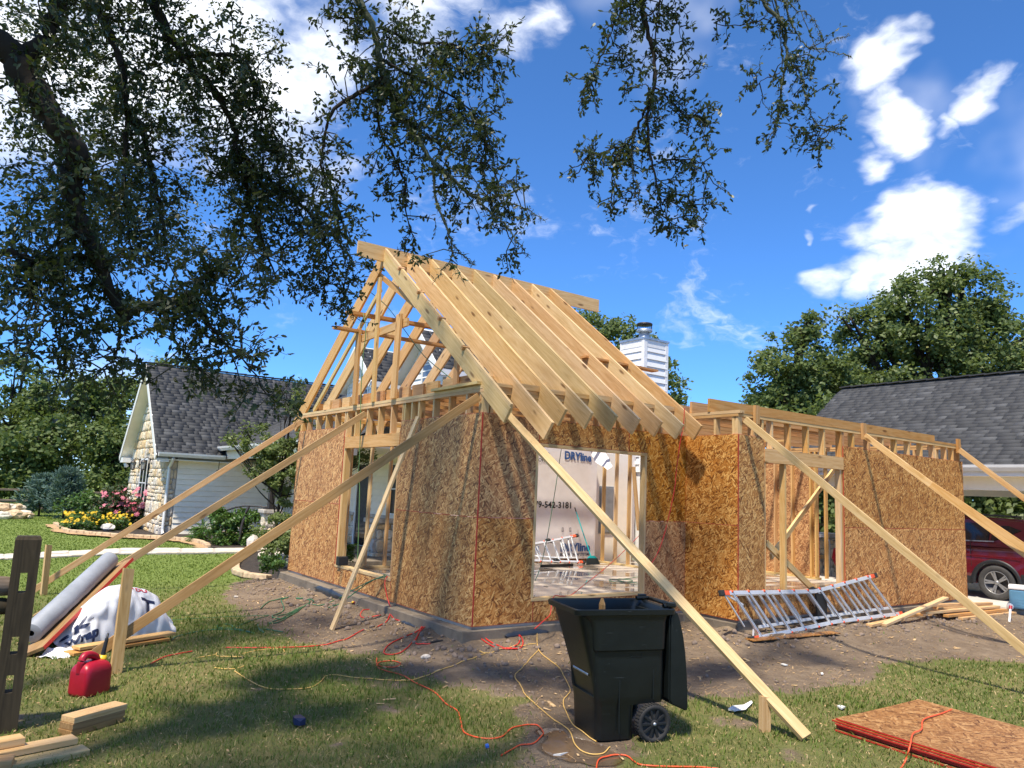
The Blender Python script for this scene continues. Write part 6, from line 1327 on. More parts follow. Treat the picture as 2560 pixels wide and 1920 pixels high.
# ------------------------------------------------------------------ cooler
c = Vector((11.12, -1.50, -.185)); rt = empty('cooler', 'blue cooler with white lid and wheels at the edge of the drive', 'cooler', tuple(c))
put('body', boxmesh(.62, .36, .34, M['cooler_blue'], .03), rt, frame(c+Vector((0, 0, .20)), (.35, -1, 0), (0, 0, 1))); put('lid', boxmesh(.64, .38, .07, M['white_trim'], .02), rt, frame(c+Vector((0, 0, .405)), (.35, -1, 0), (0, 0, 1)))
for k in range(3): put('side_groove', boxmesh(.4, .365, .012, M['white_trim'] if k == 9 else M['cooler_blue'], .004), rt, frame(c+Vector((0, 0, .10+.05*k)), (.35, -1, 0), (0, 0, 1)))
for sg in (-1, 1): put('wheel', lathe([(0, -.025), (.055, -.025), (.06, 0), (.055, .025), (0, .025)], 18, 'wheel', M['white_trim'], True, False), rt, frame(c+Vector((-.10, .285, .06))+Vector((.34, .12, 0))*(.5*sg+.0)*.9, (1, .35, 0), (0, 0, 1)) @ Matrix.Rotation(R(90), 4, 'Y'))
# ------------------------------------------------------------------ stone pier with conduit lamp on the patio
pr = empty('stone_pier', 'low stone pier on the patio seen through the wing', 'pier', (13.2, 4.3, -.2)); bx(pr, 'core', (12.5, 4.2, -.3), (14.6, 4.9, .72), M['mortar']); stones(pr, (12.5, 4.2, 0), (1, 0, 0), 2.1, -.25, .70, (0, -1, 0), None, 77, (.2, .45), (.25, .55)); bx(pr, 'cap', (12.4, 4.1, .72), (14.7, 5.0, .82), M['rock_grey'], .01)
lp_ = empty('conduit_lamp', 'small white lamp on a bent conduit beside the stone pier', 'lamp', (13.05, 3.6, -.2)); V, F = tube_arrays(catmull([(13.05, 3.6, -.18), (13.05, 3.6, .3), (13.05, 3.6, .62), (13.02, 3.66, .75), (12.95, 3.78, .78)], 6), .02, 8); put('conduit', mesh_np('conduit', V, F, M['galv'], smooth=True), lp_); put('lamp_head', boxmesh(.12, .16, .08, M['white_trim'], .015), lp_, (12.94, 3.80, .79)); put('junction_box', boxmesh(.09, .06, .13, M['galv'], .008), lp_, (13.05, 3.6, -.12))

# ------------------------------------------------------------------ foliage builders
def leaf_cards(P, size, nrm=None, aspect=.5, seed=0, up=.25):
    """rhombic leaves at points P with random pose; returns V, F"""
    g = np.random.default_rng(seed); n = len(P)
    d = g.normal(size=(n, 3)); d[:, 2] = d[:, 2]*.7-.12; d /= np.linalg.norm(d, axis=1)[:, None]
    q = g.normal(size=(n, 3)); q[:, 2] += up
    if nrm is not None: q = q*.8+nrm
    s = np.cross(d, q); s /= np.linalg.norm(s, axis=1)[:, None]+1e-9
    L = (np.full(n, size) if np.isscalar(size) else size)*g.uniform(.65, 1.25, n); L = L[:, None]
    m = P+d*L*.5; up_ = np.cross(s, d)*L*.06
    V = np.stack([P, m+s*L*aspect*.5+up_, P+d*L, m-s*L*aspect*.5+up_], 1).reshape(-1, 3)
    return V, np.arange(n*4).reshape(-1, 4)
def crown_points(ells, n, g, clump=.5, shell=.55):
    """leaf positions gathered in clumps through a set of ellipsoids"""
    w = np.array([r[0]*r[1]*r[2] for c, r in ells])**(2/3); w /= w.sum(); P = []; N = []
    for (c, r), k in zip(ells, w):
        c = np.array(c); r = np.array(r, float); nc = max(6, int(n*k/70))
        d = g.normal(size=(nc, 3)); d /= np.linalg.norm(d, axis=1)[:, None]; rad = g.uniform(shell, 1.05, nc)[:, None]
        cc = c+d*r*rad; m = int(n*k/nc)+1
        o = g.normal(size=(nc, m, 3)); o /= np.linalg.norm(o, axis=2)[..., None]+1e-9; o *= (g.random((nc, m, 1))**.5)*clump*g.uniform(.55, 1.3, (nc, 1, 1))
        o[..., 2] *= .7
        P.append((cc[:, None]+o).reshape(-1, 3)); N.append((d[:, None]*.9+o/clump*.6+np.array([0, 0, .5])).reshape(-1, 3))
    return np.concatenate(P), np.concatenate(N)
def tree(name, label, base, ells, n, leaf, mat, group=None, trunk=.2, cat='tree', clump=.6, seed=1, limbs=True, aspect=.62, tlo=0., thi=1., crown='crown'):
    g = np.random.default_rng(seed); root = empty(name, label, cat, tuple(base), group)
    P, N = crown_points(ells, n, g, clump); P[:, 2] = np.maximum(P[:, 2], base[2]+.03); V, F = leaf_cards(P, leaf, N, aspect, seed)
    lo, hi = P[:, 2].min(), P[:, 2].max(); tone = np.clip(tlo+(thi-tlo)*(g.beta(2.2, 2.4, len(P))), 0, 1)
    o = put(crown, mesh_np(crown, V, F, mat, np.repeat(tone, 4)), root); o['kind'] = 'stuff'
    if trunk:
        A = Acc(); b = Vector(base)-Vector((0, 0, .15)); top = Vector(np.mean([c for c, r in ells], axis=0)); top.z = max(c[2] for c, r in ells)
        pts = catmull([b, b.lerp(top, .3)+Vector((g.uniform(-.1, .1), g.uniform(-.1, .1), 0))*trunk*6, b.lerp(top, .65), top], 4); V, F = tube_arrays(pts, np.linspace(trunk, trunk*.25, len(pts)), 8); A.add(V, F, .4)
        if limbs:
            for c, r in ells:
                f = g.uniform(.25, .6); s = b.lerp(top, f); e = Vector(c)+Vector(g.normal(size=3))*.2; pts = catmull([s, s.lerp(e, .5)+Vector((0, 0, -.08*(e-s).length)), e], 4); V, F = tube_arrays(pts, np.linspace(trunk*.45, trunk*.1, len(pts)), 6); A.add(V, F, .4)
                for q in range(3):
                    e2 = Vector(c)+Vector(g.normal(size=3)*np.array(r)*.55); V, F = tube_arrays(catmull([s.lerp(e, .6), e.lerp(e2, .5), e2], 3), np.linspace(trunk*.18, trunk*.05, 7), 5); A.add(V, F, .5)
        put('trunk', A.mesh('trunk', M['bark'], True), root)
    return root

# big oaks behind the carport
def E_(lst, k=1.0, sy=1.): return [(p, (r*k, r*k*sy, r*k*.9)) for p, r in lst]
tree('oak_tree', 'tall dark oak behind the carport roof, the taller of two', (27.2, 7.2, -.3), E_([((26.500, 7.387, 9.141), 2.1), ((24.862, 8.660, 8.576), 1.35), ((27.684, 6.343, 10.250), 1.5), ((28.794, 5.923, 8.130), 2.2), ((26.111, 8.005, 7.222), 2.4), ((29.090, 7.167, 6.928), 2.6), ((30.132, 5.221, 6.686), 2.3), ((25.749, 9.592, 6.743), 1.9), ((24.123, 9.130, 8.915), .7), ((26.866, 6.752, 11.249), .8), ((32.519, 4.574, 7.705), 2.4), ((25.615, 7.861, 10.041), .9), ((28.326, 6.028, 9.432), .9)], 1.06), 46000, .20, M['tree_leaf'], 'oaks behind the carport', .42, seed=3, clump=.62)
tree('oak_tree', 'lower dark oak left of the tall one behind the carport', (19.6, 10.4, -.3), E_([((21.478, 10.067, 7.296), 1.35), ((21.581, 9.814, 8.312), .75), ((21.163, 10.491, 6.177), 1.25), ((22.613, 9.487, 5.982), 1.6), ((22.935, 10.513, 5.908), 1.5), ((21.643, 11.477, 5.685), .55), ((24.376, 9.433, 6.178), 1.2), ((21.887, 9.494, 8.880), .35)], 1.05), 17000, .18, M['tree_leaf'], 'oaks behind the carport', .3, seed=4, clump=.5)
tree('oak_tree', 'small pale-green tree at the wing roof edge behind the oaks', (21.8, 18.6, -.3), E_([((27.428, 15.856, 6.684), .9), ((27.953, 15.414, 7.062), .7), ((27.106, 16.173, 6.201), .7), ((26.595, 16.626, 5.707), .9)], 1.), 3000, .2, M['far_leaf'], None, .2, seed=5, clump=.5)
tree('oak_tree', 'tree top showing above the rafters left of the chimney', (15.5, 23.5, -.3), E_([((18.581, 19.181, 9.652), .95), ((19.274, 18.776, 9.140), 1.2), ((19.903, 18.455, 8.403), 1.5), ((21.799, 17.235, 7.627), .9), ((22.253, 17.100, 6.550), .8), ((21.517, 18.780, 7.061), 2.2)], 1.), 9000, .2, M['tree_leaf'], None, .3, seed=6, clump=.55)
# treeline
def far_tree(i, x, y, h, w, lbl, mat='far_leaf', n=6500):
    g = random.Random(100+i); es = []
    for k in range(7):
        a = g.uniform(0, 6.28); rr = g.uniform(.1, .62)*w; zc = h*g.uniform(.38, .84); r = w*g.uniform(.30, .48); es.append(((x+rr*math.cos(a), y+rr*math.sin(a), zc-.3), (r, r, min(r*.85, h*.3))))
    es.append(((x, y, h*.86-.3), (w*.36, w*.36, h*.15))); es.append(((x, y-.3*w, h*.22), (w*.75, w*.4, h*.24)))
    tree('woodland_tree', lbl, (x, y, -.35), es, n, .26, M[mat], 'woodland behind the garden', .22, seed=200+i, clump=.8)
spots = [(-9.5, 47, 7.6, 3.6), (-5.6, 43, 6.6, 3.0), (-3.0, 46, 8.6, 3.6), (-.2, 41, 7.8, 3.2), (2.6, 44, 8.6, 3.6), (4.6, 40, 8.8, 3.0), (-13.5, 50, 8.2, 4.0), (-1.8, 37.5, 4.6, 2.6), (1.4, 36.5, 4.9, 2.6), (-5.0, 38.5, 4.2, 2.6)]
wl = ['woodland tree at the edge of the picture, left of the cedars', 'low round woodland tree beyond the first fence rails', 'tall woodland tree above the cedar bushes', 'broad woodland tree next to the stone gable roof', 'tall woodland tree touching the stone gable roof edge', 'woodland tree half hidden by the stone gable roof', 'woodland tree cut off by the picture edge', 'dark low thicket tree behind the bigger cedar', 'dark low thicket tree behind the pink rose', 'dark low thicket tree behind the smaller cedar']
for i, (x, y, h, w) in enumerate(spots): far_tree(i, x, y, h, w, wl[i], n=7600 if i < 7 else 6500)
bk = [(12, 42, 8, 4), (19, 40, 8, 4), (26, 36, 8, 4), (33, 30, 9, 4.5), (25, 22, 5, 3.0), (30, 14.5, 5, 3.2), (33, 7, 6, 3.5), (27, 1.5, 5, 3.0), (30, -4.5, 7, 3.8), (22.5, 7.5, 3.4, 2.2), (24, 12.5, 4, 2.6), (33, -11, 8, 4.5), (20.5, 9.0, 5.5, 2.6), (24.5, 4.2, 4.2, 2.4), (25, .6, 4.0, 2.4), (24.5, -2.8, 4.4, 2.4)]
for i, (x, y, h, w) in enumerate(bk): far_tree(20+i, x, y, h, w, 'background tree %s' % ['behind the house roof, mostly hidden', 'behind the house, right of the hidden one', 'behind the house and the chimney', 'beyond the house and the small pale tree', 'seen through the wing, beyond the patio', 'under the carport roof, behind its far post', 'beyond the carport behind the SUV cabin', 'beyond the carport behind the SUV tail', 'beyond the carport at the picture edge', 'dark behind the patio pier', 'dark beyond the pier lamp', 'far beyond the carport', 'dark through the wing window, nearest the fence', 'low behind the far carport post', 'low behind the SUV roof', 'low behind the SUV tail lamp'][i], 'tree_leaf', 4500)
bare = empty('bare_tree', 'grey leafless tree among the woodland at the picture edge', 'tree', (-9.0, 44, -.3)); A = Acc(); g = random.Random(5)
def twiggy(A, p, d, L, r, lv, g):
    q = p+d*L; m = p.lerp(q, .5)+Vector((g.uniform(-1, 1), g.uniform(-1, 1), g.uniform(-1, 1)))*L*.1; V, F = tube_arrays([p, m, q], [r, r*.8, r*.6], 5); A.add(V, F, .8)
    if lv > 0:
        for k in range(3):
            d2 = (d+Vector((g.uniform(-1, 1), g.uniform(-1, 1), g.uniform(-.4, .8)))*.8).normalized(); twiggy(A, q.lerp(p, g.uniform(0, .3)), d2, L*g.uniform(.55, .8), r*.6, lv-1, g)
twiggy(A, Vector((-9.0, 44, -.4)), Vector((0, 0, 1)), 3.2, .13, 5, g); put('branches', A.mesh('branches', M['moss_bark'], True), bare)
dead = empty('dead_shrub', 'pale leafless shrub seen under the carport above the SUV', 'shrub', (22.5, 1.9, -.3)); A = Acc(); g = random.Random(8)
for k in range(5): twiggy(A, Vector((22.5+g.uniform(-.4, .4), 1.9+g.uniform(-.5, .5), -.3)), Vector((g.uniform(-.4, .4), g.uniform(-.4, .4), 1)).normalized(), .8, .03, 4, g)
put('branches', A.mesh('branches', M['moss_bark'], True), dead)

# ------------------------------------------------------------------ garden
bm = bmesh.new(); bm.faces.new([bm.verts.new((x, y, 0)) for x, y in BED]); bmesh.ops.triangulate(bm, faces=bm.faces[:]); SB = put('garden_bed', mesh_bm(bm, 'bed', M['soil']), None, (0, 0, -.235)); tag(SB, 'dark soil of the flower bed along the house', kind='structure')
bm = bmesh.new(); bm.faces.new([bm.verts.new((x, y, 0)) for x, y in BED2]); bmesh.ops.triangulate(bm, faces=bm.faces[:]); SB2 = put('garden_bed', mesh_bm(bm, 'bed', M['soil']), None, (0, 0, -.225)); tag(SB2, 'dark soil of the bed by the new wall', kind='structure')
def edging(parent, pts, w, h, z, gap=.012, mat='edging_stone', ln=(.2, .34)):
    C = catmull([Vector((p[0], p[1], 0)) for p in pts], 12); d = 0; i = 0; acc = [0]
    for a, b in zip(C, C[1:]): acc.append(acc[-1]+(b-a).length)
    s = 0
    def at_(s):
        k = max(0, min(len(C)-2, int(np.searchsorted(acc, s))-1)); t = (s-acc[k])/max(1e-6, acc[k+1]-acc[k]); return C[k].lerp(C[k+1], t)
    while s < acc[-1]-.2:
        L = rng.uniform(*ln); p, q = at_(s), at_(min(acc[-1], s+L)); 
        if (q-p).length > .05: c = (p+q)/2; put('edging_block', boxmesh(round(L-gap, 2), w, h, M[mat], .02), parent, frame((c.x, c.y, z+rng.uniform(-.01, .01)), q-p, (rng.uniform(-.06, .06), 0, 1)))
        s += L
edging(SB, [tuple(p) for p in BED[:8]], .13, .11, -.215); edging(SB2, [tuple(p) for p in BED2[1:6]], .16, .10, -.215, ln=(.3, .6))
# dried grass strip along the edging
def strip(name, label, pts, w, z, mat):
    C = catmull([Vector((p[0], p[1], 0)) for p in pts], 8); V = []; F = []
    for i, c in enumerate(C):
        d = (C[min(i+1, len(C)-1)]-C[max(i-1, 0)]).normalized(); n = Vector((d.y, -d.x, 0))
        for k in (0, 1): q = c+n*(w*(.7+.5*rng.random())*k-.0); V.append((q.x, q.y, z+.003*k))
    for i in range(len(C)-1): F.append((2*i, 2*i+1, 2*i+3, 2*i+2))
    tag(put(name, mesh_np(name, V, F, mat)), label, 'straw', kind='stuff')
strip('straw_mulch', 'dried orange grass along the bed edging', [tuple(p) for p in BED[:8]], .34, -.246, M['straw'])
def clump_pts(c, r, n, seed):
    g = np.random.default_rng(seed); d = g.normal(size=(n, 3)); d /= np.linalg.norm(d, axis=1)[:, None]; return np.array(c)+d*np.array(r)*(g.random((n, 1))**.4)
def flowers(parent, P, size, mat, name='flower', seed=0):
    g = random.Random(seed); bm = bmesh.new(); k = 7
    c = bm.verts.new((0, 0, .25))
    for i in range(k):
        a = 2*math.pi*i/k; b = a+math.pi/k; c2 = a-math.pi/k
        v = [bm.verts.new((.35*math.cos(c2), .35*math.sin(c2), .25)), bm.verts.new((1*math.cos(a-.25), 1*math.sin(a-.25), .12)), bm.verts.new((1*math.cos(a+.25), 1*math.sin(a+.25), .12)), bm.verts.new((.35*math.cos(b), .35*math.sin(b), .25))]
        bm.faces.new(v); bm.faces.new((c, v[0], v[3]))
    for f in list(bm.faces)[:]: pass
    ms = []
    for t in (.1, .5, .9):
        b2 = bm.copy(); bmesh.ops.scale(b2, vec=(size, size, size), verts=b2.verts); ms.append(mesh_bm(b2, name, mat, tone=t))
    bm.free()
    for p in P:
        d = Vector((g.uniform(-.8, .1), g.uniform(-1, -.1), g.uniform(.2, 1))).normalized(); put(name, g.choice(ms), parent, frame(p, d.orthogonal(), d) @ Matrix.Scale(g.uniform(.7, 1.2), 4))
# pink rose
rb = Vector((-.35, 21.0, -.25)); g = random.Random(4); rose = tree('rose_bush', 'rose bush with pink blooms beside the stone gable', rb, [((rb.x, rb.y, .35), (.95, .7, .55)), ((rb.x-.25, rb.y, .75), (.6, .5, .42)), ((rb.x+.45, rb.y-.2, .25), (.6, .5, .45))], 6500, .10, M['rose_leaf'], None, .03, 'rose bush', .22, 61, False)
g = random.Random(4); flowers(rose, [(-0.644, 20.828, 0.904), (-0.447, 20.689, 0.891), (-0.526, 20.744, 0.901), (-0.321, 20.513, 0.678), (-0.531, 20.670, 0.638), (-0.453, 20.614, 0.642), (-0.091, 20.315, 0.867), (-0.054, 20.285, 0.883), (-0.981, 20.915, 0.371), (-0.978, 20.963, 0.794), (-0.880, 20.893, 0.790), (-0.757, 20.815, 0.735), (-0.686, 20.710, 0.340), (-0.832, 20.799, 0.426), (-0.406, 20.564, 0.730), (-0.670, 20.665, 0.530), (-0.175, 20.297, 0.605), (-0.602, 20.791, 0.945)]+[(rb.x+g.uniform(-.75, .7), rb.y-g.uniform(.35, .75), g.uniform(.25, 1.1)) for _ in range(34)], .10, M['pink_petal'])
yb = Vector((-1.15, 20.2, -.25)); yel = tree('yellow_flowers', 'mound of yellow flowers at the front of the bed', yb, [((-1.75, 20.3, -.05), (.45, .5, .28)), ((-1.2, 20.0, -.05), (.5, .5, .32)), ((-.6, 20.1, -.02), (.5, .5, .34)), ((-1.0, 20.6, .12), (.6, .4, .34))], 3600, .09, M['bush_leaf'], None, 0, 'flowers', .2, 62)
g = random.Random(6); flowers(yel, [(g.uniform(-2.15, -.15), g.uniform(19.55, 20.4), g.uniform(-.05, .32)) for _ in range(110)], .05, M['yellow_petal'], seed=3)
tree('leafy_shrub', 'light green shrub between the cedar and the rose', (-1.25, 23.2, -.25), [((-1.25, 23.2, .25), (.8, .6, .55)), ((-1.0, 23, .6), (.4, .4, .35))], 2600, .11, M['bush_leaf'], None, .02, 'shrub', .25, 63, False)
def cedar(label, base, h, r, seed):
    root = empty('cedar_bush', label, 'cedar', base, 'blue-green cedars by the fence'); g = np.random.default_rng(seed); P = []; D = []
    for k in range(70):
        t = (k+g.random())/70; a = k*2.4+g.normal()*.3; lo = r*(1-t*.9)**.8*(.45+.75*g.random()); z0 = h*(.02+.72*t)
        d0 = np.array([math.cos(a), math.sin(a), .55+.9*t]); d0 /= np.linalg.norm(d0); p0 = np.array([base[0], base[1], base[2]+z0])
        for j in range(9):
            s_ = g.uniform(.15, 1); pj = p0+d0*lo*1.15*s_+np.array([0, 0, .18*lo*s_*s_]); dj = d0+g.normal(size=3)*.5; dj /= np.linalg.norm(dj); Lj = g.uniform(.1, .3)*(.6+lo)
            q_ = g.random(11)[:, None]; P.append(pj+dj*Lj*q_+g.normal(size=(11, 3))*.02); D.append(np.tile(dj, (11, 1)))
    P = np.concatenate(P); D = np.concatenate(D); n = len(P); q = D+g.normal(size=(n, 3))*.35; q /= np.linalg.norm(q, axis=1)[:, None]; s = np.cross(q, g.normal(size=(n, 3))); s /= np.linalg.norm(s, axis=1)[:, None]
    L = g.uniform(.10, .24, n)[:, None]; V = np.stack([P, P+q*L*.5+s*.022, P+q*L, P+q*L*.5-s*.022], 1).reshape(-1, 3)
    o = put('foliage', mesh_np('foliage', V, np.arange(n*4).reshape(-1, 4), M['cedar_leaf'], np.repeat(g.beta(2, 2, n), 4)), root); o['kind'] = 'stuff'
    V, F = tube_arrays([base, (base[0], base[1], base[2]+h*.8)], [.05, .01], 6); put('trunk', mesh_np('trunk', V, F, M['bark'], np.full(len(V), .4)), root)
cedar('smaller blue-green cedar nearer the picture edge', (-2.14, 28.9, -.3), 1.95, .78, 1); cedar('larger blue-green cedar beside the rose bed', (-1.45, 27.1, -.3), 2.35, .95, 2)
# planting by the porch
tree('porch_shrub', 'bright green shrub in front of the porch railing', (1.45, 14.6, -.25), [((1.35, 14.5, .2), (.55, .5, .42)), ((1.75, 14.6, .35), (.6, .5, .45)), ((1.0, 14.5, .45), (.25, .25, .4)), ((2.1, 14.6, .05), (.4, .4, .3))], 4200, .10, M['bush_leaf'], None, .02, 'shrub', .2, 64, False)
tree('porch_shrub', 'low shrub with pale flowers at the path edge', (1.25, 13.9, -.25), [((1.2, 13.9, -.08), (.38, .3, .2)), ((1.7, 13.9, -.08), (.3, .3, .18))], 1200, .08, M['bush_leaf'], None, 0, 'shrub', .15, 65, False)
tree('strap_plant', 'tuft of strap leaves in the bed by the siding', (.75, 15.5, -.25), [((.75, 15.5, 0), (.3, .3, .28))], 420, .34, M['bush_leaf'], None, 0, 'plant', .12, 66, False, .09)
tree('corner_shrub', 'dark green shrub at the corner of the strand-board wall', (1.774, 11.531, -0.220), [((0.590, 8.123, 0.298), (.42, .4, .3)), ((0.676, 8.029, 0.479), (.35, .35, .3)), ((0.517, 8.359, 0.662), (.3, .3, .3)), ((0.417, 8.463, 0.477), (.25, .25, .22))], 3000, .085, M['tree_leaf'], None, .015, 'shrub', .16, 67, False, .5, .3, 1)
tree('corner_shrub', 'small dry plant among the rocks beside the strand-board wall', (0.490, 8.676, -0.220), [((-0.302, 6.313, 0.087), (.16, .16, .14)), ((-0.201, 6.235, 0.119), (.2, .2, .12))], 900, .06, M['bush_leaf'], None, 0, 'plant', .1, 68, False)
tree('crape_myrtle', 'leafy small tree between the porch and the new wall', (.80, 9.2, -.25), [((0.821, 9.034, 1.937), (.62, .6, .55)), ((0.623, 9.094, 2.400), (.5, .5, .42)), ((1.000, 8.979, 1.521), (.6, .6, .5)), ((0.528, 9.230, 2.016), (.36, .36, .3)), ((0.230, 9.154, 2.246), (.32, .3, .2)), ((-0.122, 9.258, 2.379), (.24, .22, .12)), ((-0.282, 9.361, 2.448), (.14, .14, .08)), ((0.017, 9.121, 2.588), (.15, .15, .1)), ((0.814, 8.381, 3.546), (.13, .13, .22)), ((0.813, 8.437, 3.236), (.16, .16, .2)), ((0.181, 9.151, 1.761), (.26, .2, .1)), ((0.906, 8.686, 2.851), (.4, .4, .4)), ((1.161, 8.759, 2.114), (.7, .6, .7)), ((2.298, 8.299, 2.215), (.3, .3, .12)), ((2.440, 8.213, 2.127), (.2, .2, .12)), ((2.191, 8.411, 2.017), (.2, .2, .15))], 9000, .085, M['tree_leaf'], None, .045, 'tree', .16, 69, True, .55, .35, 1.)
tree('potted_plant', 'weedy plant growing inside below the gable window', (1.915, 7.728, 0.000), [((1.216, 6.189, 0.262), (.16, .16, .2)), ((1.248, 6.181, 0.183), (.1, .1, .12))], 380, .07, M['bush_leaf'], None, 0, 'plant', .08, 70, False)
bx_ = tag(put('black_pot', boxmesh(.15, .12, .13, M['black_plastic'], .008), None, (.03, 3.74, .367)), 'small black box standing on the gable window sill', 'box')
def rock(label, p, s, mat='rock_grey', seed=0, group='garden rocks'):
    bm = bmesh.new(); bmesh.ops.create_icosphere(bm, subdivisions=3, radius=1)
    for v in bm.verts: k = 1+.28*noise.noise(v.co*1.6+Vector((seed, 0, 0)))+.1*noise.noise(v.co*4+Vector((0, seed, 0))); v.co = Vector((v.co.x*s[0], v.co.y*s[1], v.co.z*s[2]))*k
    tag(put('rock', mesh_bm(bm, 'rock', M[mat]), None, Matrix.Translation(p) @ Matrix.Rotation(seed, 4, 'Z')), label, 'rock', group)
def zz(p, dz=0): return (p[0], p[1], -.25+dz)
rock('dark upright boulder at the end of the path', zz((1.419, 12.519, -0.250), .14), (.2, .16, .24), 'rock_grey', 1.3); rock('pale flat rock by the new wall, upper', zz((1.371, 10.247, -0.250), .06), (.42, .2, .13), 'flagstone', 2.2); rock('pale rock touching the new wall corner, lower', zz((0.930, 8.740, -0.250), .04), (.3, .25, .12), 'flagstone', 3.1); rock('small rock behind the dry plant', zz((1.006, 10.473, -0.250), .05), (.12, .1, .1), 'flagstone', 4.4)
rock('white block among the yellow flowers', (-.95, 19.45, -.12), (.30, .16, .12), 'concrete_pale', 5.0)
rp = [(0, 1200, .3), (50, 1215, .25), (100, 1225, .34), (60, 1190, .22), (110, 1195, .22), (165, 1215, .3), (195, 1222, .18), (20, 1230, .25), (-30, 1215, .3), (140, 1190, .15)]
cn = ['first rock of the heap left of the cedars, at the picture edge', 'brown rock second in the heap left of the cedars', 'long tan rock at the front of the heap by the lawn', 'upper tan rock of the heap left of the cedars', 'upper pale rock of the heap left of the cedars', 'pale slanting rock at the heap end by the cedar', 'last small rock of the heap beside the cedar', 'front brown rock of the heap at the lawn edge', 'rock of the heap cut by the picture edge', 'topmost small rock of the heap']
RP = [(-3.500, 27.070), (-3.278, 26.939), (-3.066, 26.606), (-3.207, 27.575), (-2.970, 27.653), (-2.741, 27.106), (-2.611, 26.943), (-3.437, 26.300), (-3.636, 27.027), (-2.827, 27.700)]
for i, ((a, b, s), p) in enumerate(zip(rp, RP)): rock(cn[i], (p[0], p[1], -.28+(.12 if b > 1200 else .38)), (s*1.15, s*.9, s*.62), ['edging_stone', 'flagstone'][i % 2], i*1.7, 'rock heap by the lawn')
# split-rail fences
def rail_fence(a, b, n, zs, lbl, grp):
    a, b = Vector(a), Vector(b)
    for i in range(n+1):
        p = a.lerp(b, i/n); root = tag(put('rail_fence_post', boxmesh(1.35, .14, .14, M['old_wood'], .015), None, frame((p.x, p.y, .33), (0, 0, 1), (1, 0, 0))), lbl+', post %s' % (['first', 'second', 'third', 'fourth', 'fifth', 'sixth', 'seventh', 'eighth'][i]), 'fence post', grp)
        if i < n:
            q = a.lerp(b, (i+1)/n)
            for z in zs: board('rail', (p.x, p.y, z+rng.uniform(-.03, .03)), (q.x, q.y, z+rng.uniform(-.03, .03)), .10, .07, (0, 0, 1), M['grey_rail'], root, .02)
rail_fence((-15, 35.5, 0), (2.2, 33.0, 0), 6, (.62, .18, -.18), 'far split-rail fence behind the cedars', 'far fence posts'); rail_fence((20.5, 14, 0), (21.5, -7, 0), 7, (.85, .45, .05), 'rail fence beyond the carport', 'carport fence posts')

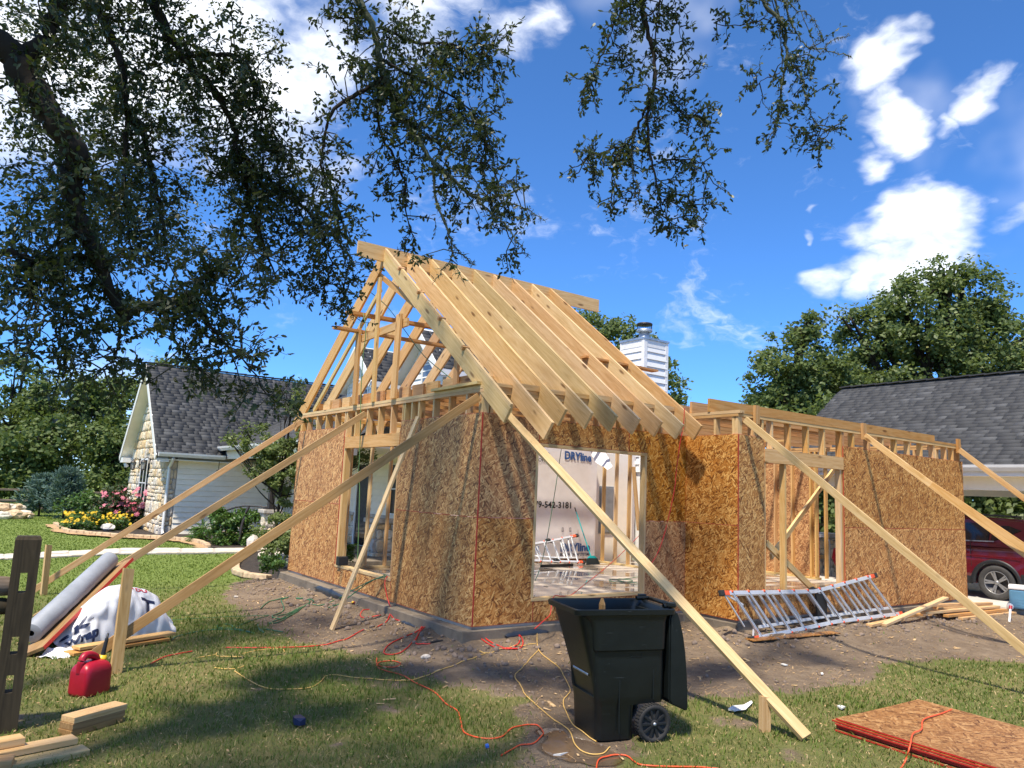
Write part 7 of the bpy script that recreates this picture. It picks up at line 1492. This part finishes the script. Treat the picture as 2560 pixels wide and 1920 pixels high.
# ------------------------------------------------------------------ the live oak overhead
OAK = empty('live_oak', 'big live oak whose dark leafy limbs hang in from above', 'tree', (-9.6, -5.4, -.3))
LIMB = [  # points, start radius, end radius, twig count, first fraction that bears twigs, moss
    ([(-5.365, -1.739, 4.281), (-4.974, -1.986, 4.094), (-4.805, -2.068, 3.876), (-4.627, -2.147, 3.604), (-4.502, -2.149, 3.457), (-4.513, -2.063, 3.368), (-4.487, -2.050, 3.191), (-4.428, -2.061, 3.013), (-4.353, -2.039, 2.937), (-4.226, -2.023, 2.682), (-4.083, -1.973, 2.527)], .095, .034, 130, .05, 0),
    ([(-4.858, -2.024, 3.982), (-4.751, -2.045, 4.232), (-4.693, -2.010, 4.498), (-4.635, -1.987, 4.833)], .045, .04, 60, .0, 0),
    ([(-4.381, -2.005, 2.854), (-4.468, -2.005, 2.861), (-4.601, -2.013, 2.738), (-4.730, -2.057, 2.807), (-4.908, -2.045, 2.758)], .026, .014, 60, .1, 0),
    ([(-4.097, -1.992, 2.550), (-4.019, -2.036, 2.624), (-3.787, -2.090, 2.686), (-3.729, -2.083, 2.768), (-3.689, -2.066, 2.860), (-3.520, -2.092, 3.025), (-3.344, -2.112, 3.130)], .026, .008, 80, .15, .4),
    ([(-3.727, -2.099, 2.708), (-3.625, -2.120, 2.551), (-3.518, -2.113, 2.433), (-3.369, -2.138, 2.320), (-3.224, -2.146, 2.134), (-3.147, -2.195, 2.094)], .012, .003, 60, .0, 0),
    ([(-3.836, -2.075, 2.660), (-3.822, -2.025, 2.464), (-3.743, -2.057, 2.327), (-3.643, -2.052, 2.241), (-3.513, -2.057, 2.096)], .010, .003, 45, .1, 0),
    ([(-4.158, -1.989, 2.570), (-4.128, -1.977, 2.376), (-4.164, -1.926, 2.234), (-4.198, -1.888, 2.158)], .011, .003, 45, .1, 0),
    ([(-4.420, -1.990, 2.582), (-4.470, -1.921, 2.395), (-4.419, -1.935, 2.262), (-4.370, -1.960, 2.205)], .009, .003, 40, .0, 0),
    ([(-4.683, -2.084, 2.771), (-4.634, -2.081, 2.553), (-4.558, -2.106, 2.392), (-4.619, -2.043, 2.279)], .009, .003, 40, .0, 0),
    ([(-4.549, -1.263, 5.309), (-4.475, -1.261, 5.005), (-4.372, -1.299, 4.798), (-4.236, -1.341, 4.483), (-4.172, -1.330, 4.165), (-4.059, -1.277, 4.109), (-3.942, -1.187, 3.827), (-3.861, -1.088, 3.646), (-3.751, -0.996, 3.383)], .045, .010, 190, .0, 0),
    ([(-4.175, -1.320, 4.123), (-4.137, -1.279, 3.738), (-4.068, -1.154, 3.453), (-3.987, -1.038, 3.168)], .018, .006, 70, .1, 0),
    ([(-4.192, -1.297, 5.464), (-4.093, -1.312, 5.150), (-3.950, -1.367, 4.881), (-3.828, -1.420, 4.689), (-3.644, -1.410, 4.583), (-3.437, -1.389, 4.333), (-3.382, -1.388, 4.108), (-3.268, -1.307, 3.887), (-3.174, -1.216, 3.695), (-3.014, -1.161, 3.436), (-2.872, -1.096, 3.199)], .046, .008, 230, .0, 0),
    ([(-3.828, -1.429, 4.738), (-3.642, -1.566, 4.756), (-3.471, -1.570, 4.795), (-3.345, -1.627, 4.603), (-3.210, -1.558, 4.367), (-3.089, -1.600, 4.117)], .018, .004, 90, .1, 0),
    ([(-3.386, -1.391, 4.137), (-3.159, -1.399, 3.968), (-2.892, -1.442, 3.832), (-2.672, -1.436, 3.609), (-2.504, -1.383, 3.337), (-2.358, -1.328, 3.132)], .016, .004, 140, .0, 0),
    ([(-2.827, -2.063, 5.674), (-2.746, -2.064, 5.348), (-2.617, -2.117, 5.127), (-2.548, -2.122, 4.878), (-2.507, -2.132, 4.766), (-2.382, -2.174, 4.498), (-2.276, -2.222, 4.342), (-2.105, -2.301, 4.098), (-1.950, -2.388, 3.960), (-1.793, -2.477, 3.829), (-1.663, -2.573, 3.847), (-1.467, -2.730, 3.939)], .040, .007, 170, .0, .6),
    ([(-1.793, -2.477, 3.829), (-1.624, -2.592, 3.794), (-1.506, -2.675, 3.786), (-1.353, -2.768, 3.692)], .009, .003, 8, .0, .8), ([(-1.792, -2.476, 3.822), (-1.684, -2.536, 3.721), (-1.579, -2.594, 3.624), (-1.481, -2.640, 3.486), (-1.405, -2.679, 3.399)], .011, .003, 8, .2, .8),
    ([(-2.504, -2.129, 4.737), (-2.589, -2.056, 4.670), (-2.824, -1.968, 4.426), (-2.874, -1.884, 4.152), (-2.838, -1.870, 3.927), (-2.740, -1.905, 3.730), (-2.672, -1.924, 3.557)], .020, .005, 130, .0, 0),
    ([(-2.525, -2.101, 4.662), (-2.454, -1.981, 4.399), (-2.354, -2.018, 4.207), (-2.189, -1.979, 4.019), (-2.152, -1.964, 3.785), (-2.085, -1.974, 3.573)], .014, .004, 60, .1, 0),
    ([(-2.105, -2.301, 4.098), (-2.049, -2.286, 3.782), (-1.949, -2.316, 3.552), (-1.907, -2.329, 3.452), (-1.910, -2.305, 3.327), (-1.979, -2.229, 3.183)], .012, .003, 5, .0, .5), ([(-1.898, -2.335, 3.452), (-1.821, -2.375, 3.365), (-1.747, -2.416, 3.299)], .006, .002, 3, .0, .6),
    ([(-2.349, -2.189, 4.452), (-2.103, -2.219, 4.325), (-1.824, -2.278, 4.232), (-1.630, -2.405, 4.167), (-1.565, -2.425, 4.019)], .010, .003, 70, .0, .2), ([(-2.582, -2.144, 5.137), (-2.288, -2.223, 5.099), (-2.041, -2.396, 5.075), (-1.801, -2.442, 5.068), (-1.722, -2.520, 5.187)], .014, .003, 120, .0, 0), ([(-2.536, -2.131, 4.882), (-2.252, -2.196, 4.802), (-1.945, -2.277, 4.719), (-1.737, -2.395, 4.541), (-1.674, -2.393, 4.279)], .013, .003, 130, .0, 0), ([(-2.741, -2.061, 5.311), (-2.829, -1.977, 5.196), (-2.928, -1.919, 5.264), (-2.970, -1.862, 5.115)], .010, .003, 45, .1, 0),
    ([(-0.671, -3.066, 6.130), (-0.596, -3.058, 5.776), (-0.521, -3.063, 5.506), (-0.446, -3.079, 5.287), (-0.416, -3.052, 5.014), (-0.444, -3.006, 4.865), (-0.501, -2.929, 4.663), (-0.547, -2.873, 4.537), (-0.615, -2.791, 4.347), (-0.594, -2.746, 4.010)], .030, .004, 120, .0, .1),
    ([(-0.501, -2.929, 4.663), (-0.508, -2.902, 4.540), (-0.481, -2.881, 4.314), (-0.421, -2.898, 4.170), (-0.423, -2.866, 3.995)], .010, .003, 20, .2, .3), ([(-0.547, -2.873, 4.537), (-0.713, -2.740, 4.457), (-0.821, -2.655, 4.411), (-0.817, -2.637, 4.292)], .009, .003, 45, .1, .1),
    ([(-0.420, -3.045, 4.990), (-0.427, -2.993, 4.727), (-0.344, -2.988, 4.362), (-0.258, -3.000, 4.080), (-0.210, -3.007, 3.931), (-0.033, -3.112, 3.806)], .014, .003, 90, .1, .2),
    ([(-0.615, -3.058, 5.855), (-0.715, -2.956, 5.682), (-0.767, -2.890, 5.520), (-0.818, -2.809, 5.266), (-0.884, -2.725, 5.064), (-0.922, -2.663, 4.863)], .013, .003, 105, .0, .1), ([(-0.415, -3.055, 5.030), (-0.318, -3.112, 4.956), (-0.170, -3.191, 4.805), (-0.073, -3.261, 4.810), (-0.015, -3.289, 4.734)], .009, .003, 70, .1, 0), ([(-0.322, -3.010, 4.399), (-0.157, -3.134, 4.428), (-0.025, -3.226, 4.415), (0.070, -3.274, 4.301)], .008, .003, 50, .1, 0), ([(-0.240, -3.006, 4.045), (-0.153, -3.083, 4.130), (-0.014, -3.170, 4.058), (0.032, -3.183, 3.941)], .007, .003, 35, .1, 0), ([(-0.570, -3.062, 5.698), (-0.446, -3.160, 5.745), (-0.335, -3.219, 5.631), (-0.262, -3.237, 5.436)], .010, .003, 75, .0, 0), ([(-0.453, -3.070, 5.267), (-0.314, -3.156, 5.195), (-0.201, -3.239, 5.201), (-0.176, -3.243, 5.123)], .008, .003, 35, .1, 0), ([(-0.740, -2.904, 5.490), (-0.657, -2.936, 5.335), (-0.568, -2.965, 5.141)], .007, .003, 45, .0, 0),
    ([(0.525, -3.365, 6.490), (0.646, -3.393, 6.154), (0.842, -3.488, 5.899), (0.884, -3.471, 5.632), (0.880, -3.433, 5.438), (0.888, -3.402, 5.229), (0.891, -3.369, 5.028), (0.882, -3.344, 4.924)], .024, .004, 75, .1, .4),
    ([(0.787, -3.503, 6.205), (0.830, -3.512, 6.083), (0.915, -3.541, 5.903), (1.037, -3.598, 5.734), (1.156, -3.683, 5.728), (1.370, -3.826, 5.671)], .014, .004, 10, .0, 1.), ([(1.087, -3.637, 5.750), (1.188, -3.716, 5.790), (1.318, -3.824, 5.870)], .005, .002, 0, .0, .5), ([(0.902, -3.488, 5.658), (1.008, -3.537, 5.506), (1.064, -3.542, 5.307), (1.144, -3.564, 5.110), (1.247, -3.615, 4.983), (1.372, -3.711, 5.016)], .012, .003, 55, .2, .6), ([(0.827, -3.524, 6.164), (0.998, -3.627, 6.053), (1.092, -3.669, 5.913), (1.121, -3.673, 5.816)], .008, .002, 4, .0, .7), ([(0.698, -3.415, 6.071), (0.540, -3.277, 5.934), (0.386, -3.162, 5.904), (0.296, -3.101, 5.920)], .007, .003, 30, .2, 0), ([(0.859, -3.449, 5.609), (0.741, -3.332, 5.431), (0.669, -3.258, 5.298)], .006, .003, 30, .2, 0), ([(1.144, -3.564, 5.110), (1.202, -3.577, 4.942), (1.223, -3.577, 4.858)], .004, .002, 14, .2, 0),
]
def make_oak():
    g = np.random.default_rng(42); A = Acc(); W = Acc(); leafP = []; leafD = []
    # trunk and boughs, out of the picture
    base = Vector((-9.6, -5.4, -.5)); fork = Vector((-9.2, -5.0, 3.0))
    V, F = tube_arrays(catmull([base, (-9.55, -5.35, .6), (-9.4, -5.2, 1.8), fork], 5), np.linspace(.55, .36, 16), 14); A.add(V, F, .4)
    boughs = [[fork, (-8.2, -4.0, 4.4), (-6.6, -3.0, 5.2), (-5.2, -2.2, 5.6), (-3.6, -1.2, 6.2), (-1.8, -.6, 6.9)], [fork, (-8.4, -5.2, 4.8), (-6.6, -5.0, 6.0), (-4.2, -4.4, 6.6), (-1.6, -3.8, 6.9), (.6, -3.2, 7.2), (2.2, -2.6, 7.6)], [fork, (-9.4, -4.0, 4.6), (-8.2, -2.2, 6.0), (-6.4, -.6, 6.8), (-4.6, .6, 7.6)], [fork, (-8.8, -6.0, 5.0), (-7.0, -7.2, 6.6), (-4.6, -7.8, 7.6), (-2.0, -7.4, 8.2)], [fork, (-10.2, -6.0, 4.8), (-11.4, -7.0, 6.4), (-12.2, -8.2, 7.6)], [fork, (-10.4, -4.2, 5.0), (-11.6, -2.8, 6.6), (-12.0, -1.2, 7.8)]]
    B = []
    for b in boughs: C = catmull(b, 6); V, F = tube_arrays(C, np.linspace(.24, .06, len(C)), 10); A.add(V, F, .4); B += C
    def twig(p, d, L, r=.0035, leaves=True, moss=0.):
        n = 5; pts = [Vector(p)]; d = Vector(d).normalized()
        for k in range(n): d = (d+Vector(g.normal(size=3))*.28+Vector((0, 0, -.10))).normalized(); pts.append(pts[-1]+d*(L/n))
        V, F = tube_arrays(pts, np.linspace(r, r*.35, n+1), 4); W.add(V, F, .35+.5*moss)
        if leaves:
            m = int(L/.0165); t = g.uniform(.08, 1, m)*n
            Q = np.array([tuple(q) for q in pts]); i = np.minimum(t.astype(int), n-1); f = (t-i)[:, None]
            leafP.append(Q[i]*(1-f)+Q[i+1]*f+g.normal(size=(m, 3))*.006); dd = Q[i+1]-Q[i]; leafD.append(dd/(np.linalg.norm(dd, axis=1)[:, None]+1e-9))
    for li, (pts, r0, r1, nt, f0, moss) in enumerate(LIMB):
        fac = 1.15 if li in (0, 1, 2, 3, 9, 10, 11, 12, 13) else (.6 if li < 9 else (.72 if li < 24 else .62)); nt = int(nt*fac); sc = 1. if li < 14 else (.82 if li < 24 else .62)
        if pts[0][2] > 5.2 or nt >= 120:
            if Vector(pts[0]).z > 4.9:
                s = Vector(pts[0]); q = min(B, key=lambda b: (b-s).length); pts = [tuple(q), tuple(q.lerp(s, .5)+Vector((0, 0, .25)))]+list(pts)
        C = catmull(pts, 6); n = len(C); rad = np.linspace(r0, r1, n)*(1+.12*g.normal(size=n))
        C = [c+Vector(g.normal(size=3))*.006 for c in C]
        V, F = tube_arrays(C, rad, 9 if r0 > .03 else 6); (A if moss < .3 else W).add(V, F, .35+.6*moss)
        if moss >= .3:      # lichen tufts
            for k in range(int(n*5)):
                c = C[int(g.integers(0, n))]; twig(c+Vector(g.normal(size=3))*.006, Vector(g.normal(size=3))+Vector((0, 0, -.3)), g.uniform(.015, .05), .0035, False, .9)
        for k in range(nt):
            t = f0+(1-f0)*g.random(); i = min(n-2, int(t*(n-1))); p = C[i].lerp(C[i+1], g.random())
            d = Vector(g.normal(size=3)); d.z -= .35; ax = (C[i+1]-C[i]).normalized(); d = (d-ax*d.dot(ax)*.3).normalized()
            L = g.uniform(.12, .36)*sc
            if g.random() < .45:        # a side shoot that bears twigs of its own
                q = p+d*L*1.1; V, F = tube_arrays([p, p.lerp(q, .5)+Vector(g.normal(size=3))*.02, q], [.006, .0045, .003], 5); W.add(V, F, .4)
                for _ in range(3): twig(p.lerp(q, g.uniform(.5, 1)), d+Vector(g.normal(size=3))*.7, g.uniform(.12, .28)*sc)
            else: twig(p, d, L)
    P = np.concatenate(leafP); D = np.concatenate(leafD); n = len(P)
    d = D*.55+g.normal(size=(n, 3))*.75; d /= np.linalg.norm(d, axis=1)[:, None]; q = g.normal(size=(n, 3)); q[:, 2] += .8; s = np.cross(d, q); s /= np.linalg.norm(s, axis=1)[:, None]+1e-9; u = np.cross(s, d)
    L = g.uniform(.030, .055, n)[:, None]; wd = L*.25
    V = np.stack([P, P+d*L*.35+s*wd*.9+u*L*.05, P+d*L*.75+s*wd*.75+u*L*.04, P+d*L-u*L*.03, P+d*L*.75-s*wd*.75+u*L*.04, P+d*L*.35-s*wd*.9+u*L*.05], 1).reshape(-1, 3)
    tone = np.clip(g.beta(2, 2.6, n)*.95+(g.random(n) > .992)*.6, 0, 1)
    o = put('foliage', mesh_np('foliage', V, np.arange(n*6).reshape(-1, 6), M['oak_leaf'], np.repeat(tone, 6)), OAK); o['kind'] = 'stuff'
    # deeper foliage of the near limbs
    inner = [((-4.849, 1.326, 5.942), .75), ((-4.332, 1.255, 5.657), .8), ((-3.871, 1.300, 6.345), .8), ((-3.693, 1.064, 5.553), .8), ((-3.145, 0.941, 5.431), .75), ((-4.073, 0.960, 4.868), .8), ((-4.650, 0.913, 4.662), .8), ((-3.530, 0.883, 4.508), .8), ((-2.961, 0.732, 4.467), .75), ((-4.438, 0.860, 4.101), .7), ((-3.927, 0.757, 4.019), .75), ((-3.319, 0.577, 3.980), .5), ((-4.740, 0.644, 3.734), .65), ((-2.827, 0.797, 6.365), .55), ((-2.455, 0.556, 4.817), .45), ((-1.879, -1.018, 5.763), .5), ((-1.547, -1.203, 5.465), .5), ((-1.345, -1.270, 5.023), .4)]
    P, N = crown_points([(c, (r, r, r*.95)) for c, r in inner], 13000, g, .30, .1); V, F = leaf_cards(P, .05, N, .5, 19)
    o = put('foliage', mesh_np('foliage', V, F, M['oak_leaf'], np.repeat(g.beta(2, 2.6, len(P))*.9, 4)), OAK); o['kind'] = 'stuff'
    # the rest of the crown, unseen above and behind; clumps set to shade lawn and walls
    es = [((-7.5, -4.5, 7.0), (2.2, 2.0, 1.0)), ((-5.0, -2.6, 7.2), (2.2, 1.8, .9)), ((-3.2, -3.6, 7.4), (2.0, 1.6, .9)), ((-6.4, -.8, 7.6), (2.0, 1.8, .9)), ((-3.6, -.2, 7.8), (1.7, 1.5, .8)), ((-4.6, -5.4, 7.8), (2.2, 1.6, .9)), ((-9.0, -2.6, 7.6), (2.2, 2.0, 1.0)), ((-7.6, -7.4, 8.0), (2.4, 2.0, 1.0)), ((-11, -5.5, 7.6), (2.4, 2.4, 1.2)), ((-1.6, -4.0, 7.8), (1.6, 1.3, .7)), ((-3.4, -7.6, 8.6), (2.2, 1.4, .8)), ((-1.4, -1.4, 8.2), (1.3, 1.1, .6)), ((.4, -3.0, 8.3), (1.3, 1.1, .6)), ((-11.5, -1.6, 8.2), (2.0, 2.0, 1.0)), ((-1.4, -1.9, 7.9), (1.3, .8, .5)), ((.2, -1.8, 8.3), (1.2, .7, .5)), ((-2.5, -.8, 7.8), (1.1, 1.0, .5)), ((-5.5, -4.0, 7.0), (2.0, 1.8, .8)), ((-6.2, -6.0, 7.2), (2.0, 1.6, .8)), ((1.2, -4.4, 8.6), (1.1, .9, .5))]
    P, N = crown_points(es, 5000, g, .6, .2); V, F = leaf_cards(P, .095, N, .6, 9)
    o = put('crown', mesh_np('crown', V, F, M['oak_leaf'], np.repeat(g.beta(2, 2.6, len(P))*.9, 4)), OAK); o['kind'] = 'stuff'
    P, N = crown_points([((-2.6, -.4, 7.7), (1.0, 1.1, .5)), ((-1.0, -1.7, 7.9), (1.4, .7, .45)), ((.3, -1.9, 8.2), (1.0, .6, .4)), ((-3.4, -1.4, 7.4), (.9, .9, .5)), ((-2.0, .4, 7.9), (.7, .6, .35))], 4800, g, .5, .1); P2, N2 = crown_points([((-6.6, -4.2, 7.2), (2.0, 1.7, .6)), ((-5.4, -3.2, 6.9), (1.6, 1.4, .5)), ((-7.4, -5.2, 7.4), (1.8, 1.6, .6)), ((-5.2, -4.6, 7.2), (1.5, 1.2, .5)), ((-4.6, -2.6, 7.4), (1.2, 1.0, .4))], 5200, g, .5, .1); P = np.concatenate([P, P2]); N = np.concatenate([N, N2]); V, F = leaf_cards(P, .095, N, .6, 29)  # dense unseen leaf clusters added to shade the walls and the left limbs
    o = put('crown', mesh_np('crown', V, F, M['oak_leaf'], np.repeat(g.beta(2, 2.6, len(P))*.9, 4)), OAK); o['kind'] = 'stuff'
    put('trunk', A.mesh('trunk', M['bark'], True), OAK); put('twigs', W.mesh('twigs', M['moss_bark'], True), OAK)
    print('OAK leaves', n, 'crown', len(P))
make_oak()
